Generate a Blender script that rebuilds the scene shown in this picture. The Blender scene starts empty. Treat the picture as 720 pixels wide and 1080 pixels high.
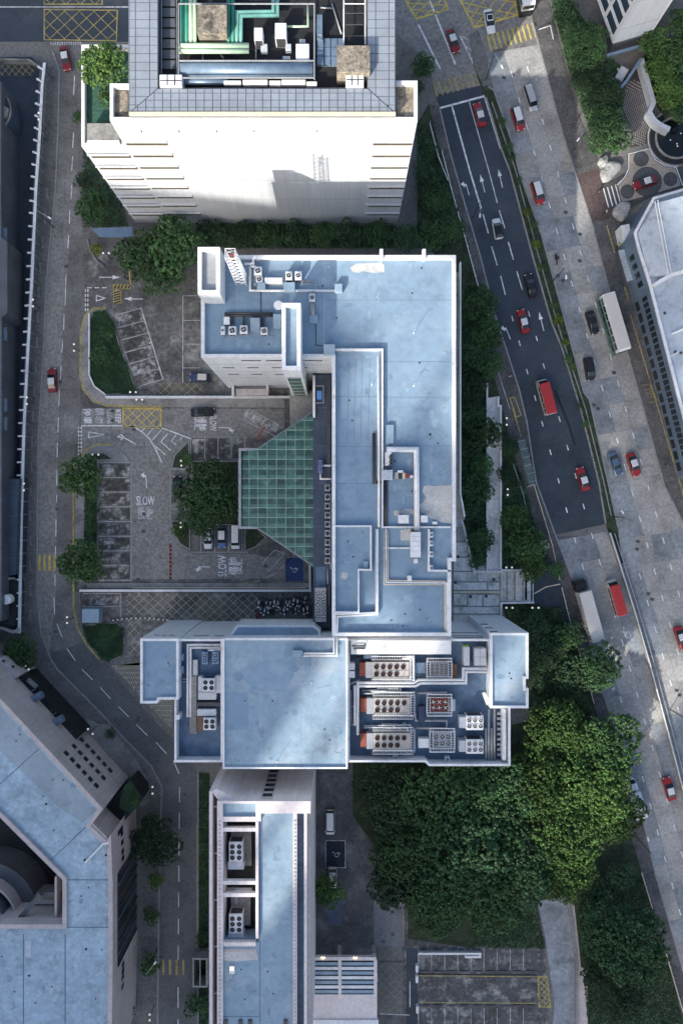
import bpy, bmesh, math, random
import numpy as np
from mathutils import Vector, Matrix
rnd = random.Random(7)
scene = bpy.context.scene
C = scene.collection
# ------------------------------------------------------------------ camera
SC, H = 0.1881, 158.0            # metres per photo pixel on the ground, camera height
cam_d = bpy.data.cameras.new('camera'); cam = bpy.data.objects.new('camera', cam_d); C.objects.link(cam)
cam.location = (0, 0, H); cam.rotation_euler = (0, 0, 0)
cam_d.sensor_fit = 'VERTICAL'; cam_d.sensor_height = 36.0
cam_d.lens = 36.0 * H / (1080 * SC); cam_d.clip_end = 6000; cam_d.clip_start = 1
scene.camera = cam
# ------------------------------------------------------------------ sky, sun, exposure
EL = math.radians(30)
SUNDIR = Vector((0.53 * math.cos(EL), 0.848 * math.cos(EL), -math.sin(EL)))   # the way light travels
world = bpy.data.worlds.new('World'); scene.world = world; world.use_nodes = True
wn = world.node_tree; wn.nodes.clear()
sky = wn.nodes.new('ShaderNodeTexSky'); sky.sky_type = 'NISHITA'; sky.sun_disc = False
sky.sun_elevation = EL; sky.sun_rotation = math.atan2(-0.53, -0.848)
sky.air_density = 1.0; sky.dust_density = 3.6; sky.ozone_density = 1.0
bg = wn.nodes.new('ShaderNodeBackground'); bg.inputs[1].default_value = 0.15
wo = wn.nodes.new('ShaderNodeOutputWorld')
wn.links.new(sky.outputs[0], bg.inputs[0]); wn.links.new(bg.outputs[0], wo.inputs[0])
sd = bpy.data.lights.new('sun', 'SUN'); sd.energy = 3.5; sd.angle = math.radians(0.6); sd.color = (1.0, 0.94, 0.85)
so = bpy.data.objects.new('sun', sd); C.objects.link(so); so.location = (-100, -160, 150)
so.rotation_euler = SUNDIR.to_track_quat('-Z', 'Y').to_euler()
vs = scene.view_settings
vs.view_transform = 'Standard'; vs.look = 'None'; vs.gamma = 1.0; vs.use_curve_mapping = False; vs.exposure = 0.9
scene.cycles.use_denoising = True
scene.cycles.max_bounces = 5; scene.cycles.diffuse_bounces = 3; scene.cycles.glossy_bounces = 2
scene.cycles.transmission_bounces = 4; scene.cycles.transparent_max_bounces = 4
scene.render.film_transparent = False

# ------------------------------------------------------------------ helpers
def W(px, py, z=0.0):
    k = (H - z) / H * SC
    return Vector(((px - 360) * k, (540 - py) * k, z))
def P2(pts, z=0.0):
    return [W(x, y, z).to_2d() for x, y in pts]
def area(p):
    return 0.5 * sum(p[i][0] * p[(i + 1) % len(p)][1] - p[(i + 1) % len(p)][0] * p[i][1] for i in range(len(p)))
def ccw(p):
    p = [Vector((q[0], q[1])) for q in p]
    return p if area(p) > 0 else p[::-1]
def inset(p, d):
    """offset a CCW polygon inwards by d"""
    n = len(p); out = []
    for i in range(n):
        a, b, c = p[i - 1], p[i], p[(i + 1) % n]
        e1 = (b - a).normalized(); e2 = (c - b).normalized()
        n1 = Vector((-e1.y, e1.x)); n2 = Vector((-e2.y, e2.x))
        m = n1 + n2; dd = max(m.length_squared, 0.3)
        out.append(b + m * (2 * d / dd))
    return out
class MB:
    """collects faces of one mesh"""
    def __init__(s): s.v = []; s.f = []; s.m = []; s.cur = 0
    def mat(s, i): s.cur = i; return s
    def add(s, vs, fs):
        o = len(s.v); s.v += [tuple(v) for v in vs]
        for f in fs: s.f.append(tuple(i + o for i in f)); s.m.append(s.cur)
        return s
    def sheet(s, p, z):
        p = ccw(p); return s.add([(q.x, q.y, z) for q in p], [tuple(range(len(p)))])
    def prism(s, p, z0, z1, bottom=False, top=True):
        p = ccw(p); n = len(p)
        vs = [(q.x, q.y, z0) for q in p] + [(q.x, q.y, z1) for q in p]
        fs = [(i, (i + 1) % n, n + (i + 1) % n, n + i) for i in range(n)]
        if top: fs.append(tuple(range(n, 2 * n)))
        if bottom: fs.append(tuple(range(n - 1, -1, -1)))
        return s.add(vs, fs)
    def ring(s, p, w, z0, z1):
        p = ccw(p); q = inset(p, w); n = len(p)
        vs = [(a.x, a.y, z) for z in (z0, z1) for a in p] + [(a.x, a.y, z) for z in (z0, z1) for a in q]
        fs = []
        for i in range(n):
            j = (i + 1) % n
            fs += [(i, j, n + j, n + i), (n + i, n + j, 3 * n + j, 3 * n + i), (2 * n + j, 2 * n + i, 3 * n + i, 3 * n + j)]
        return s.add(vs, fs)
    def box(s, x0, y0, z0, x1, y1, z1):
        return s.prism([(x0, y0), (x1, y0), (x1, y1), (x0, y1)], z0, z1, bottom=True)
    def rbox(s, c, size, rz=0.0, bev=0.0):
        """box centred at c in x,y, standing on c.z, turned by rz"""
        hx, hy, hz = size[0] / 2, size[1] / 2, size[2]
        ca, sa = math.cos(rz), math.sin(rz)
        def R(x, y): return (c[0] + x * ca - y * sa, c[1] + x * sa + y * ca)
        if bev <= 0:
            return s.prism([R(-hx, -hy), R(hx, -hy), R(hx, hy), R(-hx, hy)], c[2], c[2] + hz, bottom=True)
        b = bev
        def oc(i): return [R(*q) for q in ((-hx + b + i, -hy + i), (hx - b - i, -hy + i), (hx - i, -hy + b + i), (hx - i, hy - b - i), (hx - b - i, hy - i), (-hx + b + i, hy - i), (-hx + i, hy - b - i), (-hx + i, -hy + b + i))]
        lo, hi = oc(0), oc(b)
        vs = [(x, y, c[2]) for x, y in lo] + [(x, y, c[2] + hz - b) for x, y in lo] + [(x, y, c[2] + hz) for x, y in hi]
        fs = [(i, (i + 1) % 8, 8 + (i + 1) % 8, 8 + i) for i in range(8)] + [(8 + i, 8 + (i + 1) % 8, 16 + (i + 1) % 8, 16 + i) for i in range(8)]
        fs += [tuple(range(16, 24)), tuple(range(7, -1, -1))]
        return s.add(vs, fs)
    def tube(s, pts, r, n=6, caps=True):
        pts = [Vector(p) for p in pts]; rings = []
        for i, p in enumerate(pts):
            if i == 0: d = pts[1] - p
            elif i == len(pts) - 1: d = p - pts[-2]
            else: d = (pts[i + 1] - p).normalized() + (p - pts[i - 1]).normalized()
            d = d.normalized() if d.length > 1e-6 else Vector((0, 0, 1))
            up = Vector((0, 0, 1)) if abs(d.z) < 0.9 else Vector((1, 0, 0))
            a = d.cross(up).normalized(); b = a.cross(d)
            rr = r[i] if isinstance(r, (list, tuple)) else r
            if 0 < i < len(pts) - 1:
                cs = max(0.5, d.dot((p - pts[i - 1]).normalized())); sc = min(1.42, 1 / cs)
            else: sc = 1
            rings.append([p + a * (math.cos(2 * math.pi * k / n) * rr * sc) + b * (math.sin(2 * math.pi * k / n) * rr) for k in range(n)])
        vs = [v for rg in rings for v in rg]; fs = []
        for i in range(len(pts) - 1):
            for k in range(n):
                fs.append((i * n + k, i * n + (k + 1) % n, (i + 1) * n + (k + 1) % n, (i + 1) * n + k))
        if caps: fs += [tuple(range(n - 1, -1, -1)), tuple(range((len(pts) - 1) * n, len(pts) * n))]
        return s.add(vs, fs)
    def cyl(s, c, r, h, n=16, r2=None):
        r2 = r if r2 is None else r2
        vs = [(c[0] + r * math.cos(2 * math.pi * k / n), c[1] + r * math.sin(2 * math.pi * k / n), c[2]) for k in range(n)]
        vs += [(c[0] + r2 * math.cos(2 * math.pi * k / n), c[1] + r2 * math.sin(2 * math.pi * k / n), c[2] + h) for k in range(n)]
        return s.add(vs, [(k, (k + 1) % n, n + (k + 1) % n, n + k) for k in range(n)] + [tuple(range(n, 2 * n)), tuple(range(n - 1, -1, -1))])
    def annulus(s, c, r0, r1, z0, z1, a0=0.0, a1=2 * math.pi, n=32):
        """a curved wall or kerb"""
        vs = []; fs = []
        for k in range(n + 1):
            t = a0 + (a1 - a0) * k / n; co, si = math.cos(t), math.sin(t)
            vs += [(c[0] + r0 * co, c[1] + r0 * si, z0), (c[0] + r1 * co, c[1] + r1 * si, z0), (c[0] + r1 * co, c[1] + r1 * si, z1), (c[0] + r0 * co, c[1] + r0 * si, z1)]
        for k in range(n):
            a = 4 * k; b = a + 4
            fs += [(a + 1, b + 1, b + 2, a + 2), (a + 3, a + 2, b + 2, b + 3), (b, a, a + 3, b + 3)]
        fs += [(0, 1, 2, 3), (4 * n + 3, 4 * n + 2, 4 * n + 1, 4 * n)]
        return s.add(vs, fs)
    def strip(s, pts, w, z0, z1):
        """a wall, kerb or line of width w along a polyline of 2d points"""
        pts = [Vector((p[0], p[1])) for p in pts]; L = []; Rr = []
        for i, p in enumerate(pts):
            if i == 0: d = (pts[1] - p).normalized(); m = 1
            elif i == len(pts) - 1: d = (p - pts[-2]).normalized(); m = 1
            else:
                d1 = (p - pts[i - 1]).normalized(); d = (d1 + (pts[i + 1] - p).normalized())
                d = d.normalized() if d.length > 1e-5 else d1
                m = 1 / max(0.5, d.dot(d1))
            nn = Vector((-d.y, d.x)) * (w / 2 * m)
            L.append(p + nn); Rr.append(p - nn)
        n = len(pts)
        if z1 is None:
            vs = [(q.x, q.y, z0) for q in Rr] + [(q.x, q.y, z0) for q in L]
            return s.add(vs, [(i, i + 1, n + i + 1, n + i) for i in range(n - 1)])
        vs = [(q.x, q.y, z) for z in (z0, z1) for q in Rr] + [(q.x, q.y, z) for z in (z0, z1) for q in L]
        fs = []
        for i in range(n - 1):
            fs += [(i, i + 1, n + i + 1, n + i), (2 * n + i + 1, 2 * n + i, 3 * n + i, 3 * n + i + 1), (n + i, n + i + 1, 3 * n + i + 1, 3 * n + i)]
        fs += [(2 * n, 0, n, 3 * n), (n - 1, 3 * n - 1, 4 * n - 1, 2 * n - 1)]
        return s.add(vs, fs)
    def mesh(s, name, mats, smooth=False, loc=None):
        me = bpy.data.meshes.new(name)
        v = s.v if loc is None else [(a - loc[0], b - loc[1], c - loc[2]) for a, b, c in s.v]
        me.from_pydata(v, [], s.f)
        for m in (mats if isinstance(mats, (list, tuple)) else [mats]): me.materials.append(m)
        if any(s.m): me.polygons.foreach_set('material_index', s.m)
        if smooth: me.polygons.foreach_set('use_smooth', [True] * len(s.f))
        me.update(); return me
def link(name, me, parent=None, loc=None, rz=None):
    o = bpy.data.objects.new(name, me); C.objects.link(o)
    if parent: o.parent = parent
    if loc is not None: o.location = loc
    if rz is not None: o.rotation_euler = (0, 0, rz)
    return o
def origin_of(o):
    p = Vector((0, 0, 0))
    while o is not None: p += o.location; o = o.parent
    return p
ROOF = {}
ON_ROOF = {'roof_seam', 'bare_patch', 'repainted_patch', 'roof_hatch', 'roof_drain', 'roof_patch', 'roof_vent', 'roof_inlay', 'gravel_bed', 'roof_door'}
def part(name, mb, mats, parent=None, smooth=False):
    """mesh given in world coordinates, put under an unrotated parent; what lies on a roof becomes a piece of that roof"""
    if parent is not None and name in ON_ROOF: parent = ROOF.get(parent.name, parent)
    loc = origin_of(parent) if parent else None
    o = link(name, mb.mesh(name, mats, smooth, loc), parent)
    if name == 'roof' and parent is not None: ROOF.setdefault(parent.name, o)
    return o
def tag(o, label, cat, group=None):
    o['label'] = label; o['category'] = cat
    if group: o['group'] = group
    return o
def thing(name, label, cat, loc=(0, 0, 0), rz=0.0, group=None):
    o = link(name, None, None, loc, rz); o.empty_display_size = 0.5
    return tag(o, label, cat, group)
def struct(name, mb, mats, kind='structure'):
    o = part(name, mb, mats); o['kind'] = kind; return o
def one(name, mb, mats, label, cat, group=None, smooth=False):
    """a thing that is a single mesh; its origin is set to its base centre"""
    a = np.array(mb.v); c = Vector(((a[:, 0].min() + a[:, 0].max()) / 2, (a[:, 1].min() + a[:, 1].max()) / 2, a[:, 2].min()))
    o = link(name, mb.mesh(name, mats, smooth, c), None, c)
    return tag(o, label, cat, group)
def copy_tree(o, parent=None):
    c = o.copy(); C.objects.link(c); c.parent = parent
    for ch in list(o.children): copy_tree(ch, c)
    return c

# ------------------------------------------------------------------ materials
MATS = {}
def mat(name, col, rough=0.8, var=0.25, scale=0.25, fine=0.12, fscale=3.0, metal=0.0, spec=0.4, streak=0.0, stain=None, stain_amt=0.0, stain_scale=0.15, rand=0.0, bump=0.0, emit=None, es=0.0, grime=None, alpha=None, trans=0.0):
    if name in MATS: return MATS[name]
    m = bpy.data.materials.new(name); m.use_nodes = True; nt = m.node_tree; N = nt.nodes; L = nt.links
    b = N['Principled BSDF']; b.inputs['Roughness'].default_value = rough; b.inputs['Metallic'].default_value = metal
    b.inputs['Specular IOR Level'].default_value = spec
    geo = N.new('ShaderNodeNewGeometry')
    def noise(sc, det=4, vec=None, ro=0.6):
        t = N.new('ShaderNodeTexNoise'); t.inputs['Scale'].default_value = sc; t.inputs['Detail'].default_value = det; t.inputs['Roughness'].default_value = ro
        L.new(vec or geo.outputs['Position'], t.inputs['Vector']); return t.outputs['Fac']
    def mapr(x, lo, hi, a=0.3, bb=0.7):
        r = N.new('ShaderNodeMapRange'); r.inputs[1].default_value = a; r.inputs[2].default_value = bb; r.inputs[3].default_value = lo; r.inputs[4].default_value = hi
        L.new(x, r.inputs[0]); return r.outputs[0]
    def mul(x, y):
        t = N.new('ShaderNodeMath'); t.operation = 'MULTIPLY'; L.new(x, t.inputs[0]); L.new(y, t.inputs[1]); return t.outputs[0]
    f = mapr(noise(scale), 1 - var, 1 + var)
    f = mul(f, mapr(noise(fscale, 3), 1 - fine, 1 + fine))
    if grime:
        f = mul(f, mapr(noise(grime[1], 9, None, 0.75), 1 - grime[0], 1.0, 0.34, 0.47)); f = mul(f, mapr(noise(grime[1] * 5.3, 5, None, 0.7), 1 - grime[0] * 0.7, 1.0, 0.33, 0.42))
    if streak:
        mp = N.new('ShaderNodeMapping'); mp.inputs['Scale'].default_value = (1.6, 1.6, 0.08); L.new(geo.outputs['Position'], mp.inputs['Vector'])
        f = mul(f, mapr(noise(1.0, 4, mp.outputs[0]), 1 - streak, 1 + streak * 0.4))
    if rand:
        f = mul(f, mapr(geo.outputs['Random Per Island'], 1 - rand, 1 + rand, 0, 1))
        oi = N.new('ShaderNodeObjectInfo'); f = mul(f, mapr(oi.outputs['Random'], 1 - rand * 0.6, 1 + rand * 0.6, 0, 1))
    mx = N.new('ShaderNodeMix'); mx.data_type = 'RGBA'; mx.blend_type = 'MULTIPLY'; mx.inputs['Factor'].default_value = 1.0
    base = N.new('ShaderNodeRGB'); base.outputs[0].default_value = (*col, 1)
    csrc = base.outputs[0]
    if stain:
        ms = N.new('ShaderNodeMix'); ms.data_type = 'RGBA'; ms.inputs[7].default_value = (*stain, 1); L.new(csrc, ms.inputs[6])
        sf = mapr(noise(stain_scale, 6, None, 0.7), 0.0, stain_amt, 0.5, 0.66); L.new(sf, ms.inputs['Factor']); csrc = ms.outputs[2]
    L.new(csrc, mx.inputs[6])
    cc = N.new('ShaderNodeCombineColor'); [L.new(f, cc.inputs[i]) for i in range(3)]
    L.new(cc.outputs[0], mx.inputs[7]); L.new(mx.outputs[2], b.inputs['Base Color'])
    if bump:
        bp = N.new('ShaderNodeBump'); bp.inputs['Strength'].default_value = bump; bp.inputs['Distance'].default_value = 0.05
        L.new(noise(fscale * 2, 4), bp.inputs['Height']); L.new(bp.outputs[0], b.inputs['Normal'])
    if emit:
        b.inputs['Emission Color'].default_value = (*emit, 1); b.inputs['Emission Strength'].default_value = es
    if alpha is not None: b.inputs['Alpha'].default_value = alpha
    if trans: b.inputs['Transmission Weight'].default_value = trans
    MATS[name] = m; return m
asphalt = mat('asphalt dark', (0.040, 0.054, 0.072), 0.85, 0.22, 0.05, 0.15, 2.5, stain=(0.081, 0.092, 0.101), stain_amt=0.5, stain_scale=0.08, grime=(0.25, 0.15))
asphalt_w = mat('asphalt worn grey', (0.238, 0.233, 0.222), 0.88, 0.2, 0.12, 0.3, 1.6, stain=(0.094, 0.092, 0.088), stain_amt=0.7, stain_scale=0.12, grime=(0.22, 0.2))
asphalt_s = mat('asphalt street', (0.168, 0.164, 0.156), 0.85, 0.3, 0.1, 0.25, 2.0, stain=(0.233, 0.229, 0.219), stain_amt=0.6, stain_scale=0.1, grime=(0.22, 0.2))
tarmac_y = mat('yard tarmac', (0.122, 0.120, 0.115), 0.9, 0.45, 0.2, 0.35, 1.3, stain=(0.308, 0.302, 0.288), stain_amt=0.75, stain_scale=0.22, grime=(0.25, 0.25))
bay_m = mat('parking bay stained', (0.085, 0.084, 0.080), 0.9, 0.45, 0.3, 0.35, 1.2, stain=(0.352, 0.345, 0.330), stain_amt=0.9, stain_scale=0.3, grime=(0.25, 0.4))
conc = mat('concrete road slab', (0.315, 0.309, 0.295), 0.85, 0.22, 0.12, 0.22, 1.8, rand=0.13, stain=(0.183, 0.180, 0.172), stain_amt=0.6, stain_scale=0.2, grime=(0.14, 0.3))
conc_b = mat('concrete road slab grooved', (0.225, 0.245, 0.26), 0.85, 0.25, 0.15, 0.22, 1.5, rand=0.15, stain=(0.150, 0.173, 0.195), stain_amt=0.5, stain_scale=0.2, grime=(0.25, 0.3))
conc_p = mat('concrete paving', (0.259, 0.254, 0.243), 0.9, 0.2, 0.3, 0.2, 2.0, rand=0.14, stain=(0.124, 0.121, 0.116), stain_amt=0.5, stain_scale=0.25, grime=(0.3, 0.3))
pave_b = mat('brown paving', (0.092, 0.091, 0.091), 0.9, 0.25, 0.25, 0.35, 2.5, rand=0.1, stain=(0.155, 0.152, 0.152), stain_amt=0.5, stain_scale=0.3, grime=(0.35, 0.4))
pave_g = mat('grey footpath', (0.163, 0.160, 0.153), 0.9, 0.25, 0.25, 0.25, 2.0, rand=0.1, stain=(0.076, 0.075, 0.071), stain_amt=0.6, stain_scale=0.25, grime=(0.35, 0.3))
kerb_m = mat('kerb concrete', (0.280, 0.280, 0.280), 0.85, 0.25, 0.5, 0.2, 3, stain=(0.112, 0.112, 0.112), stain_amt=0.6, stain_scale=0.5)
paint_w = mat('road paint white', (0.74, 0.75, 0.76), 0.7, 0.2, 0.6, 0.25, 3.5, stain=(0.2, 0.2, 0.21), stain_amt=0.7, stain_scale=1.1)
paint_d = mat('road paint white worn', (0.50, 0.51, 0.515), 0.75, 0.25, 0.6, 0.3, 3.5, stain=(0.09, 0.09, 0.095), stain_amt=0.85, stain_scale=0.9)
paint_y = mat('road paint yellow', (0.58, 0.45, 0.10), 0.7, 0.2, 0.6, 0.25, 3.5, stain=(0.15, 0.13, 0.07), stain_amt=0.6, stain_scale=1.0)
paint_yd = mat('road paint yellow worn', (0.38, 0.31, 0.11), 0.75, 0.25, 0.6, 0.3, 3.5, stain=(0.1, 0.09, 0.06), stain_amt=0.7, stain_scale=0.8)
paint_r = mat('road paint red', (0.30, 0.075, 0.05), 0.75, 0.2, 0.6, 0.25, 3.5)
paint_blk = mat('paint black', (0.02, 0.02, 0.02), 0.7)
soil = mat('garden soil and ground cover', (0.031, 0.048, 0.025), 0.95, 0.4, 0.5, 0.4, 2.5, stain=(0.070, 0.063, 0.042), stain_amt=0.5, stain_scale=0.3)
lawn = mat('clipped lawn', (0.026, 0.06, 0.028), 0.95, 0.3, 0.5, 0.35, 3.0, stain=(0.060, 0.075, 0.030), stain_amt=0.4, stain_scale=0.4)
white = mat('white wall paint', (0.665, 0.70, 0.735), 0.75, 0.06, 0.12, 0.05, 1.5, streak=0.12)
white_c = mat('white coping', (0.740, 0.750, 0.760), 0.7, 0.1, 0.3, 0.08, 1.5, stain=(0.420, 0.420, 0.420), stain_amt=0.35, stain_scale=0.6, grime=(0.28, 0.5))
pinkw = mat('pale pink render', (0.70, 0.635, 0.62), 0.8, 0.08, 0.12, 0.06, 1.5, streak=0.14)
pinkt = mat('pink grey tile wall', (0.50, 0.445, 0.43), 0.75, 0.12, 0.15, 0.1, 2.0, streak=0.15)
cream = mat('cream trim', (0.66, 0.58, 0.42), 0.7, 0.1, 0.3, 0.1, 2)
blue = mat('roof paint pale blue', (0.215, 0.312, 0.405), 0.75, 0.06, 0.12, 0.06, 0.8, spec=0.15, stain=(0.317, 0.396, 0.475), stain_amt=0.55, stain_scale=0.13, grime=(0.16, 0.10))
blue_w = mat('roof paint pale blue weathered', (0.258, 0.355, 0.435), 0.75, 0.07, 0.14, 0.08, 0.8, spec=0.15, stain=(0.423, 0.468, 0.504), stain_amt=0.6, stain_scale=0.16, grime=(0.2, 0.12))
blue_d = mat('roof paint deep blue', (0.085, 0.140, 0.215), 0.62, 0.16, 0.25, 0.1, 1.2, stain=(0.137, 0.221, 0.336), stain_amt=0.5, stain_scale=0.3, grime=(0.25, 0.3))
blue_n = mat('roof slate navy', (0.045, 0.065, 0.10), 0.65, 0.2, 0.25, 0.12, 1.2, stain=(0.075, 0.10, 0.14), stain_amt=0.5, stain_scale=0.3)
peel = mat('bare peeled screed', (0.50, 0.50, 0.48), 0.85, 0.12, 0.4, 0.15, 2.5)
grey_m = mat('grey metal panel', (0.30, 0.335, 0.375), 0.45, 0.1, 0.2, 0.06, 1.5, metal=0.25, rand=0.09)
grey_d = mat('dark grey metal', (0.09, 0.10, 0.115), 0.5, 0.2, 0.3, 0.12, 2)
steel = mat('galvanised steel', (0.36, 0.37, 0.38), 0.45, 0.15, 0.6, 0.15, 4, metal=0.35)
steel_d = mat('dark steel', (0.07, 0.072, 0.078), 0.5, 0.2, 0.6, 0.15, 4, metal=0.3)
whitem = mat('white painted metal', (0.72, 0.73, 0.74), 0.45, 0.08, 0.6, 0.08, 3, stain=(0.4, 0.38, 0.34), stain_amt=0.35, stain_scale=0.8)
black = mat('black rubber and plastic', (0.012, 0.012, 0.013), 0.6, 0.1)
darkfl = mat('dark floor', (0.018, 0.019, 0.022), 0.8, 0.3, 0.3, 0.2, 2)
gravel = mat('gravel terrace', (0.24, 0.21, 0.165), 0.95, 0.35, 0.7, 0.5, 3.0, stain=(0.05, 0.048, 0.045), stain_amt=0.9, stain_scale=0.5)
concr = mat('weathered concrete', (0.27, 0.265, 0.25), 0.9, 0.2, 0.3, 0.25, 2.5, stain=(0.12, 0.115, 0.105), stain_amt=0.6, stain_scale=0.4)
greenp = mat('green pipe paint', (0.035, 0.21, 0.155), 0.45, 0.2, 0.5, 0.1, 3)
tealp = mat('teal pipe paint', (0.16, 0.38, 0.33), 0.45, 0.2, 0.5, 0.1, 3)
palegr = mat('pale green duct', (0.42, 0.56, 0.40), 0.5, 0.15, 0.5, 0.1, 3)
ductb = mat('blue grey duct', (0.17, 0.24, 0.32), 0.4, 0.15, 0.4, 0.1, 2, metal=0.3)
rust = mat('rust red', (0.23, 0.06, 0.04), 0.7, 0.25, 0.8, 0.2, 4)
beige = mat('beige equipment paint', (0.42, 0.39, 0.36), 0.6, 0.12, 0.5, 0.1, 3)
glassd = mat('dark window glass', (0.02, 0.026, 0.033), 0.12, 0.1, spec=0.6)
glassb = mat('blue window glass', (0.03, 0.05, 0.08), 0.15, 0.15, spec=0.6)
atrium = mat('green atrium glass', (0.026, 0.080, 0.062), 0.14, 0.35, 0.35, 0.3, 1.2, rand=0.4, spec=0.55, stain=(0.09, 0.19, 0.155), stain_amt=0.6, stain_scale=0.4)
tealf = mat('teal steel frame', (0.34, 0.46, 0.43), 0.45, 0.1)
lampg = mat('frosted lamp globe', (0.85, 0.85, 0.82), 0.3, 0.02, emit=(1, 0.92, 0.8), es=0.2)
warmg = mat('lit warm lamp', (0.9, 0.7, 0.4), 0.3, 0.02, emit=(1.0, 0.72, 0.36), es=14)
stone = mat('pale granite boulder', (0.34, 0.34, 0.33), 0.85, 0.3, 0.6, 0.3, 3, bump=0.4, stain=(0.2, 0.2, 0.2), stain_amt=0.6, stain_scale=0.8)
tower_clad = mat('pale tower cladding', (0.53, 0.56, 0.59), 0.7, 0.05, 0.12, 0.04, 1.5, streak=0.12)
# ================================================================== THE SETTING: ground, roads, pavements
ground = struct('ground', MB().sheet([(-900, -900), (900, -900), (900, 900), (-900, 900)], 0.0), pave_g)
ZR, ZM = 0.03, 0.045      # road surface, painted marks
def road(name, px, m, z=ZR): return struct(name, MB().prism(P2(px), -0.2, z), m)
def dash(parent, a, b, w=0.15, m=None, name='lane_dash', z=ZM):
    return part(name, MB().strip(P2([a, b]), w, z, None), m or paint_w, parent)
def line(parent, pts, w=0.12, m=None, name='painted_line', z=ZM):
    return part(name, MB().strip(P2(pts), w, z, None), m or paint_w, parent)
def arrow(parent, a, b, kind='straight', w=0.16, m=None, z=ZM):
    """arrow painted from tail a to tip b"""
    A, B = W(*a).to_2d(), W(*b).to_2d(); d = (B - A); Ln = d.length; d.normalize(); n = Vector((-d.y, d.x))
    mb = MB(); hw = 0.42; hl = min(1.5, Ln * 0.4)
    mb.sheet([A + n * w / 2, A - n * w / 2, B - d * hl * 0.9 - n * w / 2, B - d * hl * 0.9 + n * w / 2], z)
    if kind == 'straight': mb.sheet([B, B - d * hl + n * hw, B - d * hl - n * hw], z + 0.004)
    else:
        s = 1 if kind == 'left' else -1
        c = B - d * hl
        mb.sheet([c - n * w / 2, c + d * w * 2 - n * w / 2, c + d * 0.5 + n * s * 0.5, c + n * s * 0.5 - d * 0.1], z + 0.004)
        mb.sheet([c + n * s * 1.0 + d * 0.6, c + n * s * 0.3 + d * 0.9, c + n * s * 0.4 - d * 0.3], z + 0.008)
    return part('direction_arrow', mb, m or paint_w, parent)
def hatch_box(parent, quad, nu, nv, w=0.12, m=None, frame=True, name='hatched_box', z=ZM, dense=1.0):
    """yellow box junction: frame and diagonal lattice in a four-cornered area"""
    q = P2(quad); mb = MB()
    def uv(u, v): return q[0] * (1 - u) * (1 - v) + q[1] * u * (1 - v) + q[2] * u * v + q[3] * (1 - u) * v
    zz = z
    if frame: mb.strip(q + [q[0]], w * 1.7, zz, None)
    def clip(c, sgn):
        # line  nu*u + sgn*nv*v = c  inside the unit square
        pts = []
        for u in (0, 1):
            v = (c - nu * u) / (sgn * nv)
            if -1e-6 <= v <= 1 + 1e-6: pts.append((u, v))
        for v in (0, 1):
            u = (c - sgn * nv * v) / nu
            if 1e-6 < u < 1 - 1e-6: pts.append((u, v))
        return pts[:2]
    for sgn, dz in ((1, 0.003), (-1, 0.006)):
        lo, hi = (0, nu + nv) if sgn > 0 else (-nv, nu)
        k = lo + 0.5
        while k < hi:
            p = clip(k, sgn)
            if len(p) == 2 and (Vector(p[0]) - Vector(p[1])).length > 0.01: mb.strip([uv(*p[0]), uv(*p[1])], w, zz + dz, None)
            k += dense
    return part(name, mb, m or paint_y, parent)
FONTS = {}
def text(parent, s, px, py, h_px, rz, m, sx=1.0, z=ZM + 0.004, name='painted_words', line_h=None):
    cu = bpy.data.curves.new(name, 'FONT'); cu.body = s; cu.align_x = 'CENTER'; cu.align_y = 'CENTER'; cu.size = 1.0; cu.resolution_u = 2; cu.offset = 0.012
    cu.materials.append(m)
    o = bpy.data.objects.new(name, cu); C.objects.link(o); o.parent = parent
    p = W(px, py, z) if not isinstance(px, Vector) else px
    o.location = p - origin_of(parent); hgt = h_px * SC / 0.70
    o.scale = (hgt * sx, hgt, 1); o.rotation_euler = (0, 0, rz); return o
def lerp_edge(pts, y):
    for (x0, y0), (x1, y1) in zip(pts, pts[1:]):
        if y0 <= y <= y1: return x0 + (x1 - x0) * (y - y0) / (y1 - y0)
    (x0, y0), (x1, y1) = (pts[0], pts[1]) if y < pts[0][1] else (pts[-2], pts[-1])
    return x0 + (x1 - x0) * (y - y0) / (y1 - y0)
# ---- junction at the top
cross = road('road_junction', [(395, -120), (640, -120), (566, 22), (512, 60), (514, 92), (462, 112), (452, 66), (432, 48), (418, 36)], asphalt_w, 0.022)
# ---- asphalt carriageway
AL = [(459, 100), (463, 113), (474, 160), (490, 216), (506, 270), (522, 333), (533, 367), (547, 411), (555, 445), (565, 509), (585, 564)]
AR = [(508, 90), (511, 103), (527, 157), (536, 180), (560, 270), (580, 340), (591, 367), (611, 433), (630, 509), (637, 553)]
asp = road('asphalt_carriageway', AL + AR[::-1], asphalt, ZR)
line(asp, [(462, 114.5), (510.5, 101.5)], 0.4, name='stop_line')
line(asp, [(476, 111), (495, 180), (507, 220)], 0.32); line(asp, [(494, 106), (515, 180), (524, 214)], 0.16); line(asp, [(510.5, 103), (527, 157)], 0.16)
arrow(asp, (494.5, 206), (489.5, 189), 'left'); arrow(asp, (511, 203), (506, 184)); arrow(asp, (529.5, 198), (525, 178))
for a, b in [((509, 226), (514.5, 246)), ((518, 260), (524, 280)), ((527.5, 291), (532.5, 311)), ((526, 222), (532, 241)), ((535.5, 255), (541, 274)), ((544.5, 286), (550.5, 306))]: dash(asp, a, b, 0.2)
for x, y in [(540, 336), (557.5, 331), (547.5, 362), (565.5, 357), (555.5, 392), (573, 386), (564, 420), (581, 412), (571.5, 447), (589.5, 442), (580, 477), (598, 472), (588.5, 507), (606.5, 502), (597, 538), (615, 534)]:
    dash(asp, (x - 0.8, y - 2.8), (x + 0.8, y + 2.8), 0.2)
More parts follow.
